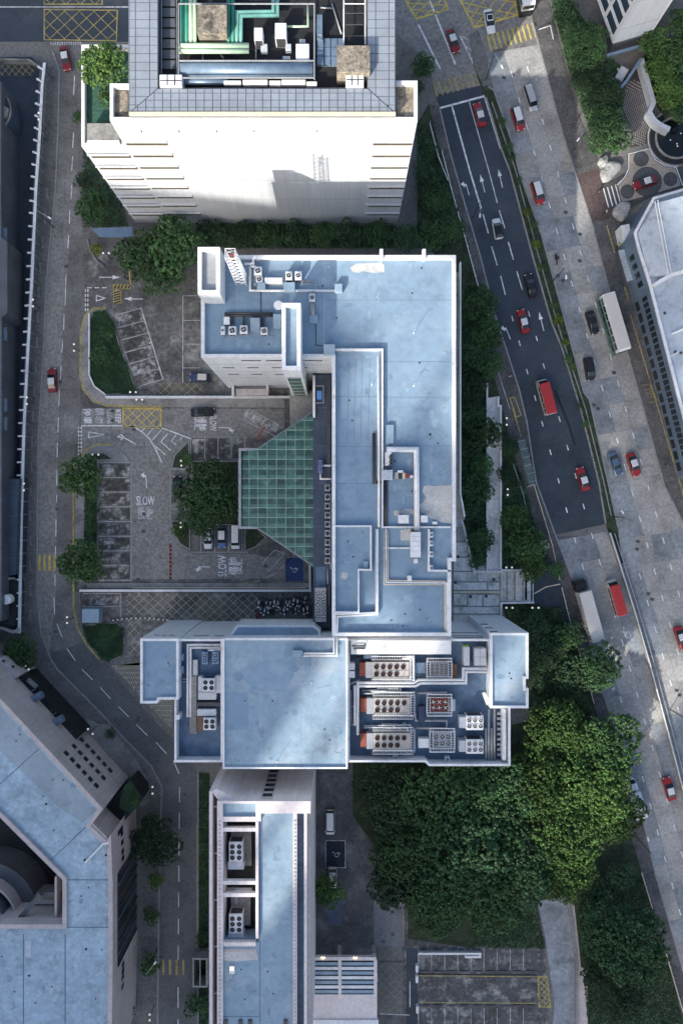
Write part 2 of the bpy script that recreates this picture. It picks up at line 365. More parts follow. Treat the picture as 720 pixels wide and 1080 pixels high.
arrow(asp, (538, 358), (530.5, 340), 'left'); arrow(asp, (573, 349), (568, 329))
line(asp, [(585, 412), (600, 450), (606, 470)], 0.5, mat('tar patch', (0.018, 0.02, 0.024), 0.8), 'tar_seam', ZM - 0.005)
# yellow zebra bars over both carriageways
for k in range(10):
    t = k / 9; x = 456.5 + 50 * t; y = 87.5 - 13.5 * t; dash(cross, (x, y), (x + 4.6, y + 14.5), 0.34, paint_yd, 'crossing_bar', 0.036)
for k in range(10):
    t = k / 9; x = 513.5 + 47 * t; y = 37.5 - 13.5 * t; dash(cross, (x, y), (x + 4.5, y + 16), 0.34, paint_y, 'crossing_bar', 0.036)
line(cross, [(453, 1), (480, 68)], 0.34, z=0.036); line(cross, [(441, 26), (464, 73)], 0.34, z=0.036); line(cross, [(485, 38), (500, 70)], 0.2, z=0.036)
for k in range(3): line(cross, [(487 + k * 4, 38 + 11 * k), (493 + k * 4, 42 + 11 * k)], 0.18, paint_d, z=0.036)
hatch_box(cross, [(427, 0), (439, 20), (472, 10), (464, -16)], 3, 2, 0.2, paint_y, z=0.036)
hatch_box(cross, [(484, -2), (500, 29), (545, 16), (540, -30)], 3.5, 3, 0.2, paint_y, z=0.036)
# ---- concrete carriageways made of single slabs
joint_m = mat('slab joint tar', (0.11, 0.113, 0.117), 0.9)
def slab_road(name, L, R, y0, y1, lanes, step, seed):
    r = random.Random(seed)
    ys = [y0]
    while ys[-1] < y1: ys.append(ys[-1] + step * r.uniform(0.8, 1.2))
    lo = [(lerp_edge(L, y), y) for y in ys]; hi = [(lerp_edge(R, y), y) for y in ys]
    o = struct(name, MB().prism(P2(lo + hi[::-1]), -0.2, 0.012), joint_m)
    for i in range(len(ys) - 1):
        tot = 0
        for k in range(len(lanes) - 1):
            u0, u1 = lanes[k], lanes[k + 1]
            sh = r.uniform(-0.2, 0.2)
            def pt(j, u):
                y = ys[j] + (6 * (u - 0.5))*0
                return (lo[j][0] * (1 - u) + hi[j][0] * u, y - 10 * (u - 0.5))
            g = 0.05
            q = inset(ccw(P2([pt(i, u0), pt(i, u1), pt(i + 1, u1), pt(i + 1, u0)])), 0.022)
            part('concrete_slab', MB().prism(q, -0.05, ZR + r.uniform(0, 0.004)), conc_b if r.random() < (0.72 if k == 0 else 0.08 if k == 1 else 0.3) else conc, o)
    return o
CL = [(500, 40), (513, 60), (520, 90), (540, 150), (547, 180), (570, 245), (584, 296), (596, 340), (615, 412), (621, 420), (652, 560), (657, 600), (685, 700), (723, 845), (790, 1110)]
CR = [(558, 15), (560, 20), (593, 143), (624, 238), (640, 300), (675, 422), (700, 513), (724, 560), (800, 700), (900, 900)]
ce = slab_road('concrete_carriageway', CL, CR, 52, 560, [0, 0.36, 0.68, 1.0], 27, 3)
ce2 = slab_road('concrete_carriageway_merge', CL, [(724, 560), (760, 640), (900, 900)], 562, 860, [0, 0.22, 0.45, 0.72, 1.0], 28, 5)
WL = [(584, 560), (585, 564), (605, 616), (635, 730), (655, 790), (677, 862), (690, 920), (720, 1025), (745, 1110)]
WR = [(636, 553), (642, 560), (684, 700), (722, 845), (790, 1110)]
cw = slab_road('concrete_carriageway_south', WL, WR, 565, 1090, [0, 0.3, 0.68, 1.0], 29, 8)
D = lambda par, x, y, w=0.19, L=3.2: dash(par, (x - 0.29 * L, y - L), (x + 0.29 * L, y + L), w)
for i in range(-3, 15):
    D(ce, 563 + 7.95 * i, 161 + 27.6 * i)
    D(ce, 580 + 7.95 * i, 156 + 27.6 * i)
for i in range(1, 8):
    D(ce2, 674 + 8.0 * i, 547 + 28 * i); D(ce2, 691 + 8 * i, 542 + 28 * i); D(ce2, 666.5 + 8.0 * i, 580 + 28 * i)
for i in range(0, 16):
    D(cw, lerp_edge([(606, 570), (638, 682), (663, 769), (724, 990), (760, 1110)], 570 + 28 * i), 570 + 28 * i)
    D(cw, lerp_edge([(624, 565), (656, 678), (681, 766), (742, 986), (775, 1110)], 565 + 28 * i), 565 + 28 * i)
line(ce, [(562, 24), (592, 140), (600, 176)], 0.16, paint_yd)
for x, y in [(540, 79), (531, 82), (596, 224), (611, 247), (611, 275), (588, 291), (593, 296), (647, 393), (626, 427), (630, 431), (672, 571), (671, 579), (683, 626), (687, 632), (662, 754), (677, 776), (713, 728), (716, 733), (647, 550)]:
    par = ce if y < 560 else (ce2 if x > 640 + (y - 560) * 0.3 else cw)
    q = W(x, y); part('manhole_cover', MB().rbox((q.x, q.y, ZR + 0.002), (0.75, 0.6, 0.012), -0.28), steel_d, par)
# ---- side street on the left
SL = [(63, 72), (62, 130), (59, 200), (49, 300), (47, 360), (41, 460), (40, 540), (40, 628), (44, 670), (55, 697), (62, 707), (105, 750), (130, 777), (160, 808), (171, 830), (170, 880), (168, 950), (166, 1110)]
SR = [(209, 1110), (209, 812), (200, 790), (183, 776), (172, 767), (147, 740), (116, 702), (107, 699), (88, 675), (77, 640), (77, 480), (84, 450), (84, 360), (86, 320), (88, 250), (84, 200), (82, 130), (82, 40)]
st = road('side_street', SL + SR, asphalt_s, ZR)
road('side_street_dark_bed', [(52, 690), (62, 705.5), (105, 748.5), (130, 775.5), (161, 807), (172, 829), (171, 880), (169, 950), (167, 1110), (208, 1110), (208, 813), (199, 791), (182, 777), (171, 768), (146, 741), (115, 703), (106, 700), (88, 678)], mat('street asphalt newer', (0.118, 0.121, 0.126), 0.85, 0.2, 0.12, 0.2, 2.0, stain=(0.13, 0.133, 0.137), stain_amt=0.6, stain_scale=0.1, grime=(0.3, 0.2)), ZR + 0.004)
stc = road('side_street_worn_bed', [(60, 204), (77, 204), (68, 330), (61, 470), (60, 520), (60, 625), (52, 690), (44, 668), (41, 628), (41, 540), (42, 460), (48, 360), (50, 300)], asphalt_w, ZR + 0.005)
for a, b in [((79, 80), (78, 100)), ((78, 140), (77, 156)), ((77, 165), (76, 180)), ((76, 195), (75.3, 210)), ((74, 222), (73.5, 236)), ((72.7, 248), (72, 262)), ((70, 290), (69, 322)), ((68, 332), (67.5, 348)), ((66.5, 360), (65.5, 372)), ((65, 386), (64, 400)), ((63, 412), (62.5, 428)), ((62, 440), (61.5, 456)), ((61, 467), (60.6, 482)), ((60.5, 496), (60.2, 512)), ((60, 522), (60, 530)), ((59.5, 548), (59.3, 566)), ((59, 576), (58.8, 588)), ((58.5, 606), (58.3, 618)), ((57.5, 630), (58, 648)), ((60.5, 658), (66, 672)), ((71, 684), (80, 697)), ((87, 706), (98, 717)), ((106, 725), (117, 737)), ((125, 745), (136, 756)), ((144, 764), (156, 776)), ((165, 783), (176, 795)), ((183, 802), (189, 816)), ((189.5, 830), (189.5, 846)), ((189.3, 857), (189.2, 874)), ((189, 885), (189, 902)), ((188.8, 913), (188.8, 930)), ((188.5, 941), (188.5, 957)), ((188.4, 969), (188.3, 985)), ((188.2, 997), (188, 1012)), ((188, 1041), (188, 1063)), ((188, 1075), (188, 1090))]:
    dash(st, a, b, 0.16, z=0.05)
for k in range(4): dash(st, (172.5 + 7 * k, 1012), (172.5 + 7 * k, 1028), 0.42, paint_yd, 'crossing_bar')
for k in range(4): dash(st, (42 + 5.3 * k, 585), (42 + 5.3 * k, 602), 0.42, paint_y, 'crossing_bar', 0.05)
for x, y in [(70, 281), (64, 403), (60.5, 537), (59, 666), (146, 757), (195, 838), (192, 892), (192, 985), (145, 760)]:
    q = W(x, y); part('manhole_cover', MB().rbox((q.x, q.y, ZR + 0.012), (0.7, 0.6, 0.012), 0.05), steel_d, st)
# ---- road across the top left
rt = road('top_road', [(-300, -90), (136, -90), (136, 44), (-300, 44)], asphalt, 0.026)
line(rt, [(-300, 7.5), (136, 7.5)], 0.22, paint_d)
hatch_box(rt, [(47, 42), (123, 43), (124, 11), (47, 10)], 5, 2.2, 0.14, paint_yd); hatch_box(rt, [(47, 4.5), (108, 4.5), (108, -22), (47, -22)], 4, 2, 0.14, paint_yd)
for k in range(14): dash(rt, (54 + 2.4 * k, 44.0), (54 + 2.4 * k, 47.5), 0.2, paint_d, 'give_way_mark', 0.05)
# ---- footpaths (raised, with kerbs)
def footpath(name, px, m, z=0.14, kerb=None, slabs=None):
    o = struct(name, MB().prism(P2(px), -0.2, z), m)
    if kerb: part('kerb', MB().strip(P2(kerb), 0.28, -0.1, z + 0.012), kerb_m, o)
    return o
fw = footpath('west_footpath', [(63, 74), (62, 130), (59, 200), (49, 300), (47, 360), (41, 460), (40, 540), (40, 628), (44, 670), (55, 697), (44, 705), (20, 668), (24, 560), (30, 380), (40, 200), (46, 80), (46, 46), (56, 52)], pave_g, 0.14, [(56, 54), (63, 74), (62, 130), (59, 200), (49, 300), (47, 360), (41, 460), (40, 540), (40, 628), (44, 670), (55, 697)])
fd = footpath('diagonal_footpath', [(55, 697), (62, 707), (105, 750), (130, 777), (160, 808), (171, 830), (168, 852), (150, 852), (140, 838), (118, 806), (84, 776), (45, 712), (40, 700)], pave_g, 0.152, [(44, 670), (55, 697), (62, 707), (105, 750), (130, 777), (160, 808), (171, 830), (170, 850)])
fd2 = struct('paved_forecourt', MB().prism(P2([(92, 757), (104, 763), (116, 764), (126, 778), (144, 800), (156, 822), (157, 845), (150, 852), (140, 838), (118, 806), (84, 776)]), 0, 0.165), conc_p)
fs = footpath('south_footpath', [(170, 850), (170, 880), (168, 950), (166, 1110), (140, 1110), (150, 1000), (152, 860)], pave_g, 0.14, [(170, 850), (170, 880), (168, 950), (166, 1110)])
fe = footpath('street_side_garden', [(209, 815), (221, 815), (221, 1110), (209, 1110)], soil, 0.14)
part('kerb', MB().strip(P2([(209, 815), (209, 1110)]), 0.28, -0.1, 0.16), kerb_m, fe)
for k in range(8): line(fe, [(209, 845 + k * 9), (221, 845 + k * 9)], 0.12, concr, 'edging', 0.16)
line(st, [(207.5, 868), (207.5, 1000)], 0.1, paint_yd, z=0.05)
feast = footpath('east_footpath', [(560, 20), (593, 143), (624, 238), (640, 300), (675, 422), (700, 513), (724, 560), (760, 560), (760, 500), (718, 476), (664, 250), (650, 210), (640, 190), (625, 160), (608, 118), (575, -10), (556, -10)], pave_b, 0.14, [(557, 5), (560, 20), (593, 143), (624, 238), (640, 300), (675, 422), (700, 513), (724, 560)])
part('yellow_edge', MB().strip(P2([(639, 238), (662, 317)]), 0.2, 0.1, 0.19), paint_yd, feast); part('yellow_edge', MB().strip(P2([(664, 332), (722, 530)]), 0.2, 0.1, 0.19), paint_yd, feast)
part('red_paving', MB().sheet(P2([(606, 185), (630, 178), (646, 226), (640, 232), (622, 234)]), 0.15), mat('red brown paving', (0.085, 0.06, 0.058), 0.9, 0.2, 0.3, 0.3, 2.5), feast)
for k in range(3): line(feast, [(676 + 2.5 * k, 407 + 5 * k), (684 + 2.5 * k, 405 + 5 * k), (687 + 2.5 * k, 413 + 5 * k), (679 + 2.5 * k, 415 + 5 * k)], 0.1, paint_yd, 'painted_box', 0.15)
# median planter
MED = [(511, 62), (514, 92), (520, 95), (540, 152), (547, 182), (570, 247), (584, 298), (596, 342), (615, 414), (621, 422), (651, 556), (653, 590), (646, 570), (639, 556), (631, 509), (612, 433), (592, 367), (581, 340), (561, 270), (537, 180), (528, 157), (512, 103), (502, 80)]
med = struct('median_strip', MB().prism(P2(MED), -0.2, 0.16), soil)
part('kerb', MB().strip(P2([(512, 103), (528, 157), (537, 180), (561, 270), (581, 340), (592, 367), (612, 433), (631, 509), (638, 552)]), 0.3, -0.1, 0.2), kerb_m, med)
part('kerb', MB().strip(P2([(514, 92), (520, 95), (540, 152), (547, 182), (570, 247), (584, 298), (596, 342), (615, 414), (621, 422), (651, 556)]), 0.3, -0.1, 0.2), kerb_m, med)
part('inner_kerb', MB().strip(P2([(518, 108), (543, 180), (566, 266), (586, 338), (617, 433), (636, 509), (644, 546)]), 0.2, 0.1, 0.3), kerb_m, med)
part('divider_paving', MB().sheet(P2([(496, 40), (505, 36), (514, 62), (514, 90), (509, 92), (500, 70)]), 0.175), pave_g, med)
struct('divider_island', MB().prism(P2([(495, 36), (504, 32), (513, 62), (513, 94), (508, 92), (499, 70)]), -0.1, 0.12), pave_g)
# west verge of the asphalt road: footpath with shelters, then garden
fv = footpath('verge_footpath', [(463, 113), (474, 160), (490, 216), (506, 270), (522, 333), (533, 367), (547, 411), (555, 445), (565, 509), (585, 564), (605, 616), (635, 730), (655, 790), (677, 862), (690, 920), (720, 1025), (745, 1110), (728, 1110), (702, 1006), (676, 920), (655, 850), (625, 740), (590, 612), (566, 560), (545, 500), (532, 440), (516, 380), (504, 300), (486, 230), (464, 160), (452, 110)], pave_b, 0.14, [(463, 113), (474, 160), (490, 216), (506, 270), (522, 333), (533, 367), (547, 411), (555, 445), (565, 509), (585, 564), (605, 616), (635, 730), (655, 790), (677, 862), (690, 920), (720, 1025), (745, 1110)])
line(fv, [(540, 431), (546, 450), (549, 461)], 0.12, paint_y, 'painted_line', 0.16)
part('painted_bay', MB().strip(P2([(537, 420), (544, 440), (549, 438), (542, 419), (537, 420)]), 0.12, 0.16, None), paint_y, fv)
part('painted_bay', MB().strip(P2([(524, 390), (537, 431)]), 0.14, 0.16, None), paint_d, fv)
ge = struct('east_garden', MB().prism(P2([(452, 110), (464, 160), (486, 230), (504, 300), (516, 380), (532, 440), (545, 500), (566, 560), (590, 612), (625, 740), (655, 850), (676, 920), (702, 1006), (728, 1110), (606, 1110), (604, 990), (600, 950), (540, 948), (500, 1000), (430, 990), (430, 960), (400, 900), (372, 860), (372, 800), (560, 760), (530, 640), (478, 600), (478, 300), (440, 240), (440, 130)]), -0.2, 0.1), soil)
# red edge kerb-line of the long barrier drive to the south-east
ramp = struct('service_drive', MB().prism(P2([(566, 950), (600, 945), (606, 990), (607, 1110), (580, 1110), (584, 1060), (574, 985)]), -0.2, 0.13), mat('drive concrete', (0.26, 0.29, 0.32), 0.85, 0.2, 0.3, 0.25, 1.6, stain=(0.12, 0.14, 0.16), stain_amt=0.7, stain_scale=0.4, grime=(0.4, 0.5)))
one('drive_wall', MB().strip(P2([(597, 945), (603, 985), (606.5, 1020), (607, 1110)]), 0.35, 0, 0.9), concr, 'low concrete wall along the curved service drive at bottom right', 'wall')
part('side_path', MB().prism(P2([(599, 944), (604, 944), (612, 1020), (619, 1020), (619, 1110), (608, 1110), (608, 1020)]), -0.1, 0.16), pinkt, ramp)
# ---- car park between the street and the main block
yard = struct('car_park_yard', MB().prism(P2([(88, 268), (130, 268), (230, 300), (340, 300), (340, 660), (150, 700), (90, 700), (88, 676), (78, 640), (78, 480), (85, 450), (85, 340), (90, 330)]), -0.2, 0.022), tarmac_y)
YZ = 0.04
YM = lambda pts, w=0.11, m=None, name='painted_line': part(name, MB().strip(P2(pts), w, YZ, None), m or paint_d, yard)
for lane in ([(86, 431), (300, 431), (300, 452), (262, 463), (202, 461), (182, 490), (139, 490), (126, 474), (108, 467), (94, 473), (86, 485)], [(139, 490.1), (180, 490.1), (180, 549), (184, 566), (196, 580), (202, 584), (262, 584), (300, 590), (300, 610), (139, 611)]):
    part('lane_surface', MB().sheet(P2(lane), 0.028), asphalt_w, yard)
# north-west bays (tilted)
for a, b in [((120, 333), (149, 325)), ((124, 346), (153, 338)), ((128, 359), (157, 351)), ((132, 372), (161, 364)), ((136, 384), (165, 376)), ((141, 396), (168, 389)), ((148, 407), (172, 400))]: YM([a, b])
YM([(149, 325), (172, 400)], 0.25)
for i in range(6):
    part('parking_bay', MB().sheet(P2([(121 + 4 * i, 334 + 12.6 * i), (148.5 + 4 * i, 326 + 12.6 * i), (152 + 4 * i, 337 + 12.6 * i), (125 + 4 * i, 345 + 12.6 * i)]), 0.03), bay_m, yard)
for y in (312, 338, 363, 388): YM([(193, y), (211, y)])
YM([(193, 312), (193, 404)], 0.16)
hatch_box(yard, [(168, 417), (214, 417), (214, 404), (168, 404)], 5, 1.6, 0.1, paint_yd, False, z=YZ)
hatch_box(yard, [(130, 449.5), (170, 451.5), (170, 431.5), (130, 430.5)], 4, 2, 0.16, paint_y, True, z=YZ)
# column of eight bays and the middle bays
for k in range(9): YM([(104, 488 + 15.5 * k), (138, 488 + 15.5 * k)], 0.12)
for k in range(8): part('parking_bay', MB().sheet(P2([(105, 490 + 15.5 * k), (137, 490 + 15.5 * k), (137, 502 + 15.5 * k), (105, 502 + 15.5 * k)]), 0.03), bay_m, yard)
YM([(138.5, 488), (138.5, 613)], 0.3, kerb_m)
YM([(180, 495), (180, 550)], 0.28, kerb_m); YM([(201.5, 461), (252, 461)], 0.3, kerb_m); YM([(201, 461), (201, 482)], 0.12)
for k in range(4): part('parking_bay', MB().sheet(P2([(203 + 14 * k, 463), (215 + 14 * k, 463), (215 + 14 * k, 484), (203 + 14 * k, 484)]), 0.03), bay_m, yard); YM([(216 + 14 * k, 461), (216 + 14 * k, 484)])
for k in range(4): YM([(181, 495 + 14 * k), (196, 495 + 14 * k)])
YM([(201, 582.5), (262, 582.5)], 0.3, kerb_m)
for x in (212, 226.5, 241, 255.5): YM([(x, 555), (x, 582)])
# arrows, hatches, words
YM([(86, 449), (134, 449), (142, 450.5), (150, 455.5), (158, 463), (164, 473), (171, 488)], 0.22, paint_w); YM([(134, 449), (170, 451), (202, 463)], 0.2, paint_w)
for pts in ([(150.6, 454.5), (154, 450)], [(156, 459), (162, 451)], [(160.6, 464.5), (170.6, 453)], [(177, 457), (170, 466), (180, 475)], [(186, 458.5), (181, 465), (186, 469)], [(192, 461), (190, 464)], [(163.5, 470), (175, 480)]): YM(pts, 0.16, paint_w)
part('give_way_mark', MB().strip(P2([(94, 455.5), (110, 458.5), (94, 461.5), (94, 455.5)]), 0.2, YZ + 0.004, None), paint_w, yard)
part('direction_arrow', MB().strip(P2([(144, 469), (131, 461.5), (124, 461), (128, 458.5), (131.5, 461.5), (127, 464)]), 0.18, YZ + 0.008, None), paint_w, yard)
arrow(yard, (155, 515), (153.5, 495), 'left', m=paint_w, z=YZ); arrow(yard, (231, 451), (250, 451.5), 'right', m=paint_w, z=YZ); arrow(yard, (222, 598), (204, 597.5), 'left', m=paint_w, z=YZ)
arrow(yard, (105, 292.5), (127, 292.5), m=paint_w, z=YZ); arrow(yard, (151, 315.5), (131, 315), m=paint_w, z=YZ)
text(yard, 'SLOW', 153.5, 528.5, 9.5, 0, paint_w, 0.5); text(yard, '慢駛', 153.5, 542, 10, 0, paint_d, 0.62)
text(yard, 'SLOW', 235, 597, 9, math.pi / 2, paint_w, 0.62); text(yard, '慢駛', 249.5, 597, 11, math.pi / 2, paint_w, 0.6)
text(yard, 'KEEP', 124.5, 439, 5.6, -math.pi / 2, paint_w, 0.85); text(yard, 'CLEAR', 115.5, 439, 5.6, -math.pi / 2, paint_d, 0.68); text(yard, '請勿', 104.5, 438.5, 7, -math.pi / 2, paint_d, 0.85); text(yard, '停車', 92, 439, 7, -math.pi / 2, paint_w, 0.85)
text(yard, 'SLOW', 224.5, 446, 7, -math.pi / 2, paint_w, 0.6); text(yard, '慢駛', 210.5, 446.5, 10, -math.pi / 2, paint_w, 0.55)
part('give_way_mark', MB().strip(P2([(102, 311.5), (111, 314.5), (102, 317.5), (102, 311.5)]), 0.2, YZ, None), paint_w, yard)
for k in range(5): YM([(90.5, 305 + k * 5), (90.5, 308 + k * 5)], 0.22, paint_w, 'give_way_mark'); YM([(93, 305 + k * 5), (93, 308 + k * 5)], 0.22, paint_w, 'give_way_mark')
for k in range(9): YM([(83.3, 450 + k * 4), (83.3, 452.5 + k * 4)], 0.25, paint_w, 'give_way_mark'); YM([(86, 450 + k * 4), (86, 452.5 + k * 4)], 0.25, paint_w, 'give_way_mark')
for k in range(3): YM([(92 + k * 8, 303.5), (97 + k * 8, 303.5)], 0.2, paint_w, 'give_way_mark')
# tinted lane beside the canopy with worn red words
part('red_chain_mark', MB().strip(P2([(271, 463), (283, 443)]), 0.35, YZ + 0.004, None), paint_r, yard)
YM([(257, 443), (262, 431), (300, 452)], 0.12, paint_d); YM([(257, 443), (290, 460)], 0.12, paint_d)
text(yard, '車輛', 265, 440, 7, -0.55, paint_d, 0.9); text(yard, '停候', 276, 444.5, 7, -0.55, paint_d, 0.9); text(yard, '專區', 286, 449, 7, -0.55, paint_d, 0.9)
YM([(262, 618), (290, 605), (308, 588), (320, 570)], 0.14, paint_d); YM([(247, 616), (275, 612), (300, 598)], 0.14, paint_yd); YM([(276, 594), (290, 580), (300, 584), (284, 602), (276, 594)], 0.12, paint_d)
bay = part('disabled_bay', MB().sheet(P2([(301, 588), (320, 588), (320, 613.5), (301, 613.5)]), YZ), mat('blue bay paint', (0.025, 0.06, 0.16), 0.7, 0.15, 0.4, 0.15, 3), yard)
YM([(301, 588), (320, 588), (320, 613.5), (301, 613.5), (301, 588)], 0.1, paint_d)
def wheelchair(parent, cx, cy, s, m, z, rz=0.0):
    mb = MB(); c = W(cx, cy)
    def P(x, y): return (c.x + s * (x * math.cos(rz) - y * math.sin(rz)), c.y + s * (x * math.sin(rz) + y * math.cos(rz)))
    arc = [P(0.55 * math.cos(t), 0.55 * math.sin(t) - 0.15) for t in [math.radians(140 + 24 * k) for k in range(11)]]
    mb.strip(arc, 0.16 * s, z, None); mb.strip([P(-0.1, 0.75), P(-0.05, 0.15), P(0.55, 0.1), P(0.8, -0.6), P(1.0, -0.55)], 0.16 * s, z + 0.003, None)
    mb.cyl((*P(-0.1, 1.0), z), 0.17 * s, 0.004, 10)
    return part('wheelchair_symbol', mb, m, parent)
wheelchair(yard, 310, 601, 0.75, paint_w, YZ + 0.008, 0.9)
hatch_box(yard, [(133, 655), (272, 655), (272, 626), (133, 626)], 14, 3.2, 0.09, mat('road paint pale yellow', (0.42, 0.40, 0.30), 0.75, 0.25, 0.6, 0.3, 3), False, z=YZ)
hatch_box(yard, [(135, 692), (149, 692), (149, 655), (135, 655)], 1.5, 3.5, 0.09, MATS['road paint pale yellow'], False, z=YZ)
hatch_box(yard, [(118, 702), (182, 770), (182, 702), (150, 698)], 22, 22, 0.11, MATS['road paint pale yellow'], False, z=YZ, dense=1.6)
for y in (626, 639.5): YM([(88, y), (128, y)])
YM([(127.5, 626), (127.5, 655)], 0.3, kerb_m)
part('parking_bay', MB().sheet(P2([(89, 628), (126, 628), (126, 638), (89, 638)]), 0.03), bay_m, yard)
part('stained_patch', MB().sheet(P2([(205, 634), (232, 630), (236, 655), (207, 655)]), 0.03), mat('sand stained tarmac', (0.16, 0.145, 0.115), 0.9, 0.4, 0.4, 0.3, 2), yard)
# red-white and black-yellow stripes
for k in range(9): YM([(180, 573 + k * 4.2), (180, 575.1 + k * 4.2)], 0.45, paint_r, 'red_stop_block'); YM([(180, 575.1 + k * 4.2), (180, 577.2 + k * 4.2)], 0.45, paint_blk, 'black_stop_block')
for x, y in [(119, 433.5), (119, 443.5), (141.5, 453), (151.5, 560.5), (152, 542), (173, 386), (208, 411), (280, 597), (146, 611)]:
    q = W(x, y); part('manhole_cover', MB().rbox((q.x, q.y, 0.03), (0.7, 0.6, 0.02)), steel_d, yard)
# raised islands
def island(name, px, m, z=0.16, kerb=True, km=None):
    o = struct(name, MB().prism(P2(px), -0.1, z), m)
    if kerb: part('kerb', MB().ring(P2(px), 0.22, -0.05, z + 0.05), km or kerb_m, o)
    return o
pave_i = pave_g
i1p = struct('island_footpath', MB().prism(P2([(85, 350), (90, 332), (100, 324), (112, 325), (112, 418), (300, 421), (300, 430), (113, 429), (98, 424), (88, 412), (85, 400)]), -0.1, 0.13), conc_p)
part('yellow_kerb', MB().strip(P2([(112, 325), (99, 325.5), (90, 333), (85.5, 350), (85, 398), (88, 410), (97, 421), (112, 428), (172, 429.3)]), 0.36, -0.1, 0.15), paint_yd, i1p)
island('lawn_island', [(94, 345), (98, 328), (112, 327), (120, 338), (127, 365), (143, 407), (150, 416), (110, 416.5), (98, 407), (93.5, 390)], lawn)
i2p = struct('roundabout_footpath', MB().prism(P2([(79, 486), (84, 478), (94, 471), (108, 467), (124, 472), (134, 481), (138, 487.5), (104, 487.5), (104, 612), (80, 612)]), -0.1, 0.13), conc_p)
part('yellow_kerb', MB().strip(P2([(84, 484), (92, 474), (103, 468.5), (120, 469)]), 0.36, -0.1, 0.16), paint_yd, i2p)
part('yellow_kerb', MB().strip(P2([(78.5, 486), (78, 500), (78, 640), (82, 662), (92, 680), (106, 696)]), 0.36, -0.1, 0.16), paint_yd, i2p)
island('hedge_bed', [(90, 484), (100, 477.5), (110, 477), (122, 485), (104, 486), (103, 612), (89, 612)], soil, 0.2)
island('shrub_island', [(180.5, 494), (184, 480), (200, 464), (200.5, 490), (195, 495)], soil)
island('shrub_island', [(180.5, 549), (201, 549), (201, 581), (190, 574), (183, 562)], soil)
island('tree_bed', [(202, 486), (252, 486), (252, 554), (202, 554)], soil, 0.1)
island('canopy_bed', [(258, 555), (271, 556), (281, 567), (270, 577), (258, 582)], soil)
island('lawn_corner', [(87, 659), (124, 656), (131, 663), (132, 680), (129, 692), (116, 698), (107, 694), (92, 676)], lawn)
isp = struct('corner_footpath', MB().prism(P2([(85, 624), (87, 660), (92, 677), (107, 695), (116, 700), (106, 699), (90, 680), (82, 663), (78.5, 640), (79, 624)]), -0.1, 0.13), pave_g)
part('crossing_pad', MB().strip(P2([(119, 302.5), (138, 302.5)]), 1.0, YZ + 0.01, None), paint_yd, yard); part('crossing_pad', MB().strip(P2([(124, 306), (124, 320)]), 1.6, YZ + 0.012, None), paint_yd, yard)
for k in range(5): YM([(121 + 3.6 * k, 304.5), (123 + 3.6 * k, 300.5)], 0.25, paint_blk, 'black_stripe').location.z += 0.02
for k in range(5): YM([(120.5, 309 + 2.7 * k), (127.5, 307 + 2.7 * k)], 0.25, paint_blk, 'black_stripe').location.z += 0.02
# ---- yard south of the main block, and the open car park at the bottom
sy = struct('south_yard', MB().prism(P2([(328, 800), (400, 800), (440, 900), (440, 1110), (328, 1110)]), -0.2, 0.02), mat('south yard tarmac', (0.095, 0.098, 0.105), 0.9, 0.3, 0.2, 0.2, 1.4, stain=(0.17, 0.172, 0.175), stain_amt=0.7, stain_scale=0.2, grime=(0.4, 0.25)))
part('disabled_bay', MB().sheet(P2([(343.5, 886.5), (364, 886.5), (364, 915), (343.5, 915)]), YZ), mat('navy bay paint', (0.018, 0.022, 0.04), 0.8, 0.2, 0.5, 0.2, 2), sy)
part('painted_line', MB().strip(P2([(343.5, 886.5), (364, 886.5), (364, 915), (343.5, 915), (343.5, 886.5)]), 0.12, YZ + 0.004, None), paint_d, sy)
wheelchair(sy, 354.5, 901, 0.75, paint_d, YZ + 0.008, 0.9)
part('bay_paint', MB().sheet(P2([(346, 947), (360, 947), (360, 976), (345, 976)]), YZ), mat('dull blue bay', (0.085, 0.105, 0.15), 0.85, 0.2, 0.4, 0.2, 2), sy)
part('paler_tarmac', MB().sheet(P2([(394, 950), (426, 950), (426, 998), (394, 998)]), 0.03), mat('pale yard tarmac', (0.17, 0.18, 0.195), 0.9, 0.2, 0.3, 0.2, 2), sy)
hatch_box(sy, [(400, 1068), (424, 1068), (424, 999), (400, 999)], 2.6, 7.5, 0.09, mat('faded box paint', (0.2, 0.2, 0.17), 0.8, 0.2, 0.5, 0.2, 3), False, z=YZ)
part('hatched_ground', MB().sheet(P2([(398, 998), (425, 998), (425, 1069), (398, 1069)]), 0.031), mat('hatched tarmac', (0.13, 0.13, 0.125), 0.9, 0.25, 0.3, 0.25, 2), sy)
line(sy, [(400, 1069), (432, 1070.5)], 0.16, paint_d); line(sy, [(425.5, 957), (425.5, 992)], 0.16, paint_yd)
for k in range(11): dash(sy, (402 + 2.3 * k, 1013), (402 + 2.3 * k, 1015), 0.25, paint_blk, 'speed_bump_stud', YZ + 0.02)
for x, y in [(350, 978), (342, 992), (363, 991), (404, 993), (414, 985), (352, 841)]:
    q = W(x, y); part('manhole_cover', MB().rbox((q.x, q.y, 0.035), (0.7, 0.6, 0.015)), steel_d, sy)
cp = struct('open_car_park', MB().prism(P2([(426, 955), (495, 955), (495, 1000), (566, 1000), (575, 1000), (580, 1110), (426, 1110)]), -0.2, 0.035), mat('old car park concrete', (0.085, 0.087, 0.09), 0.9, 0.35, 0.25, 0.3, 1.2, stain=(0.34, 0.34, 0.335), stain_amt=0.65, stain_scale=0.3, grime=(0.3, 0.35)))
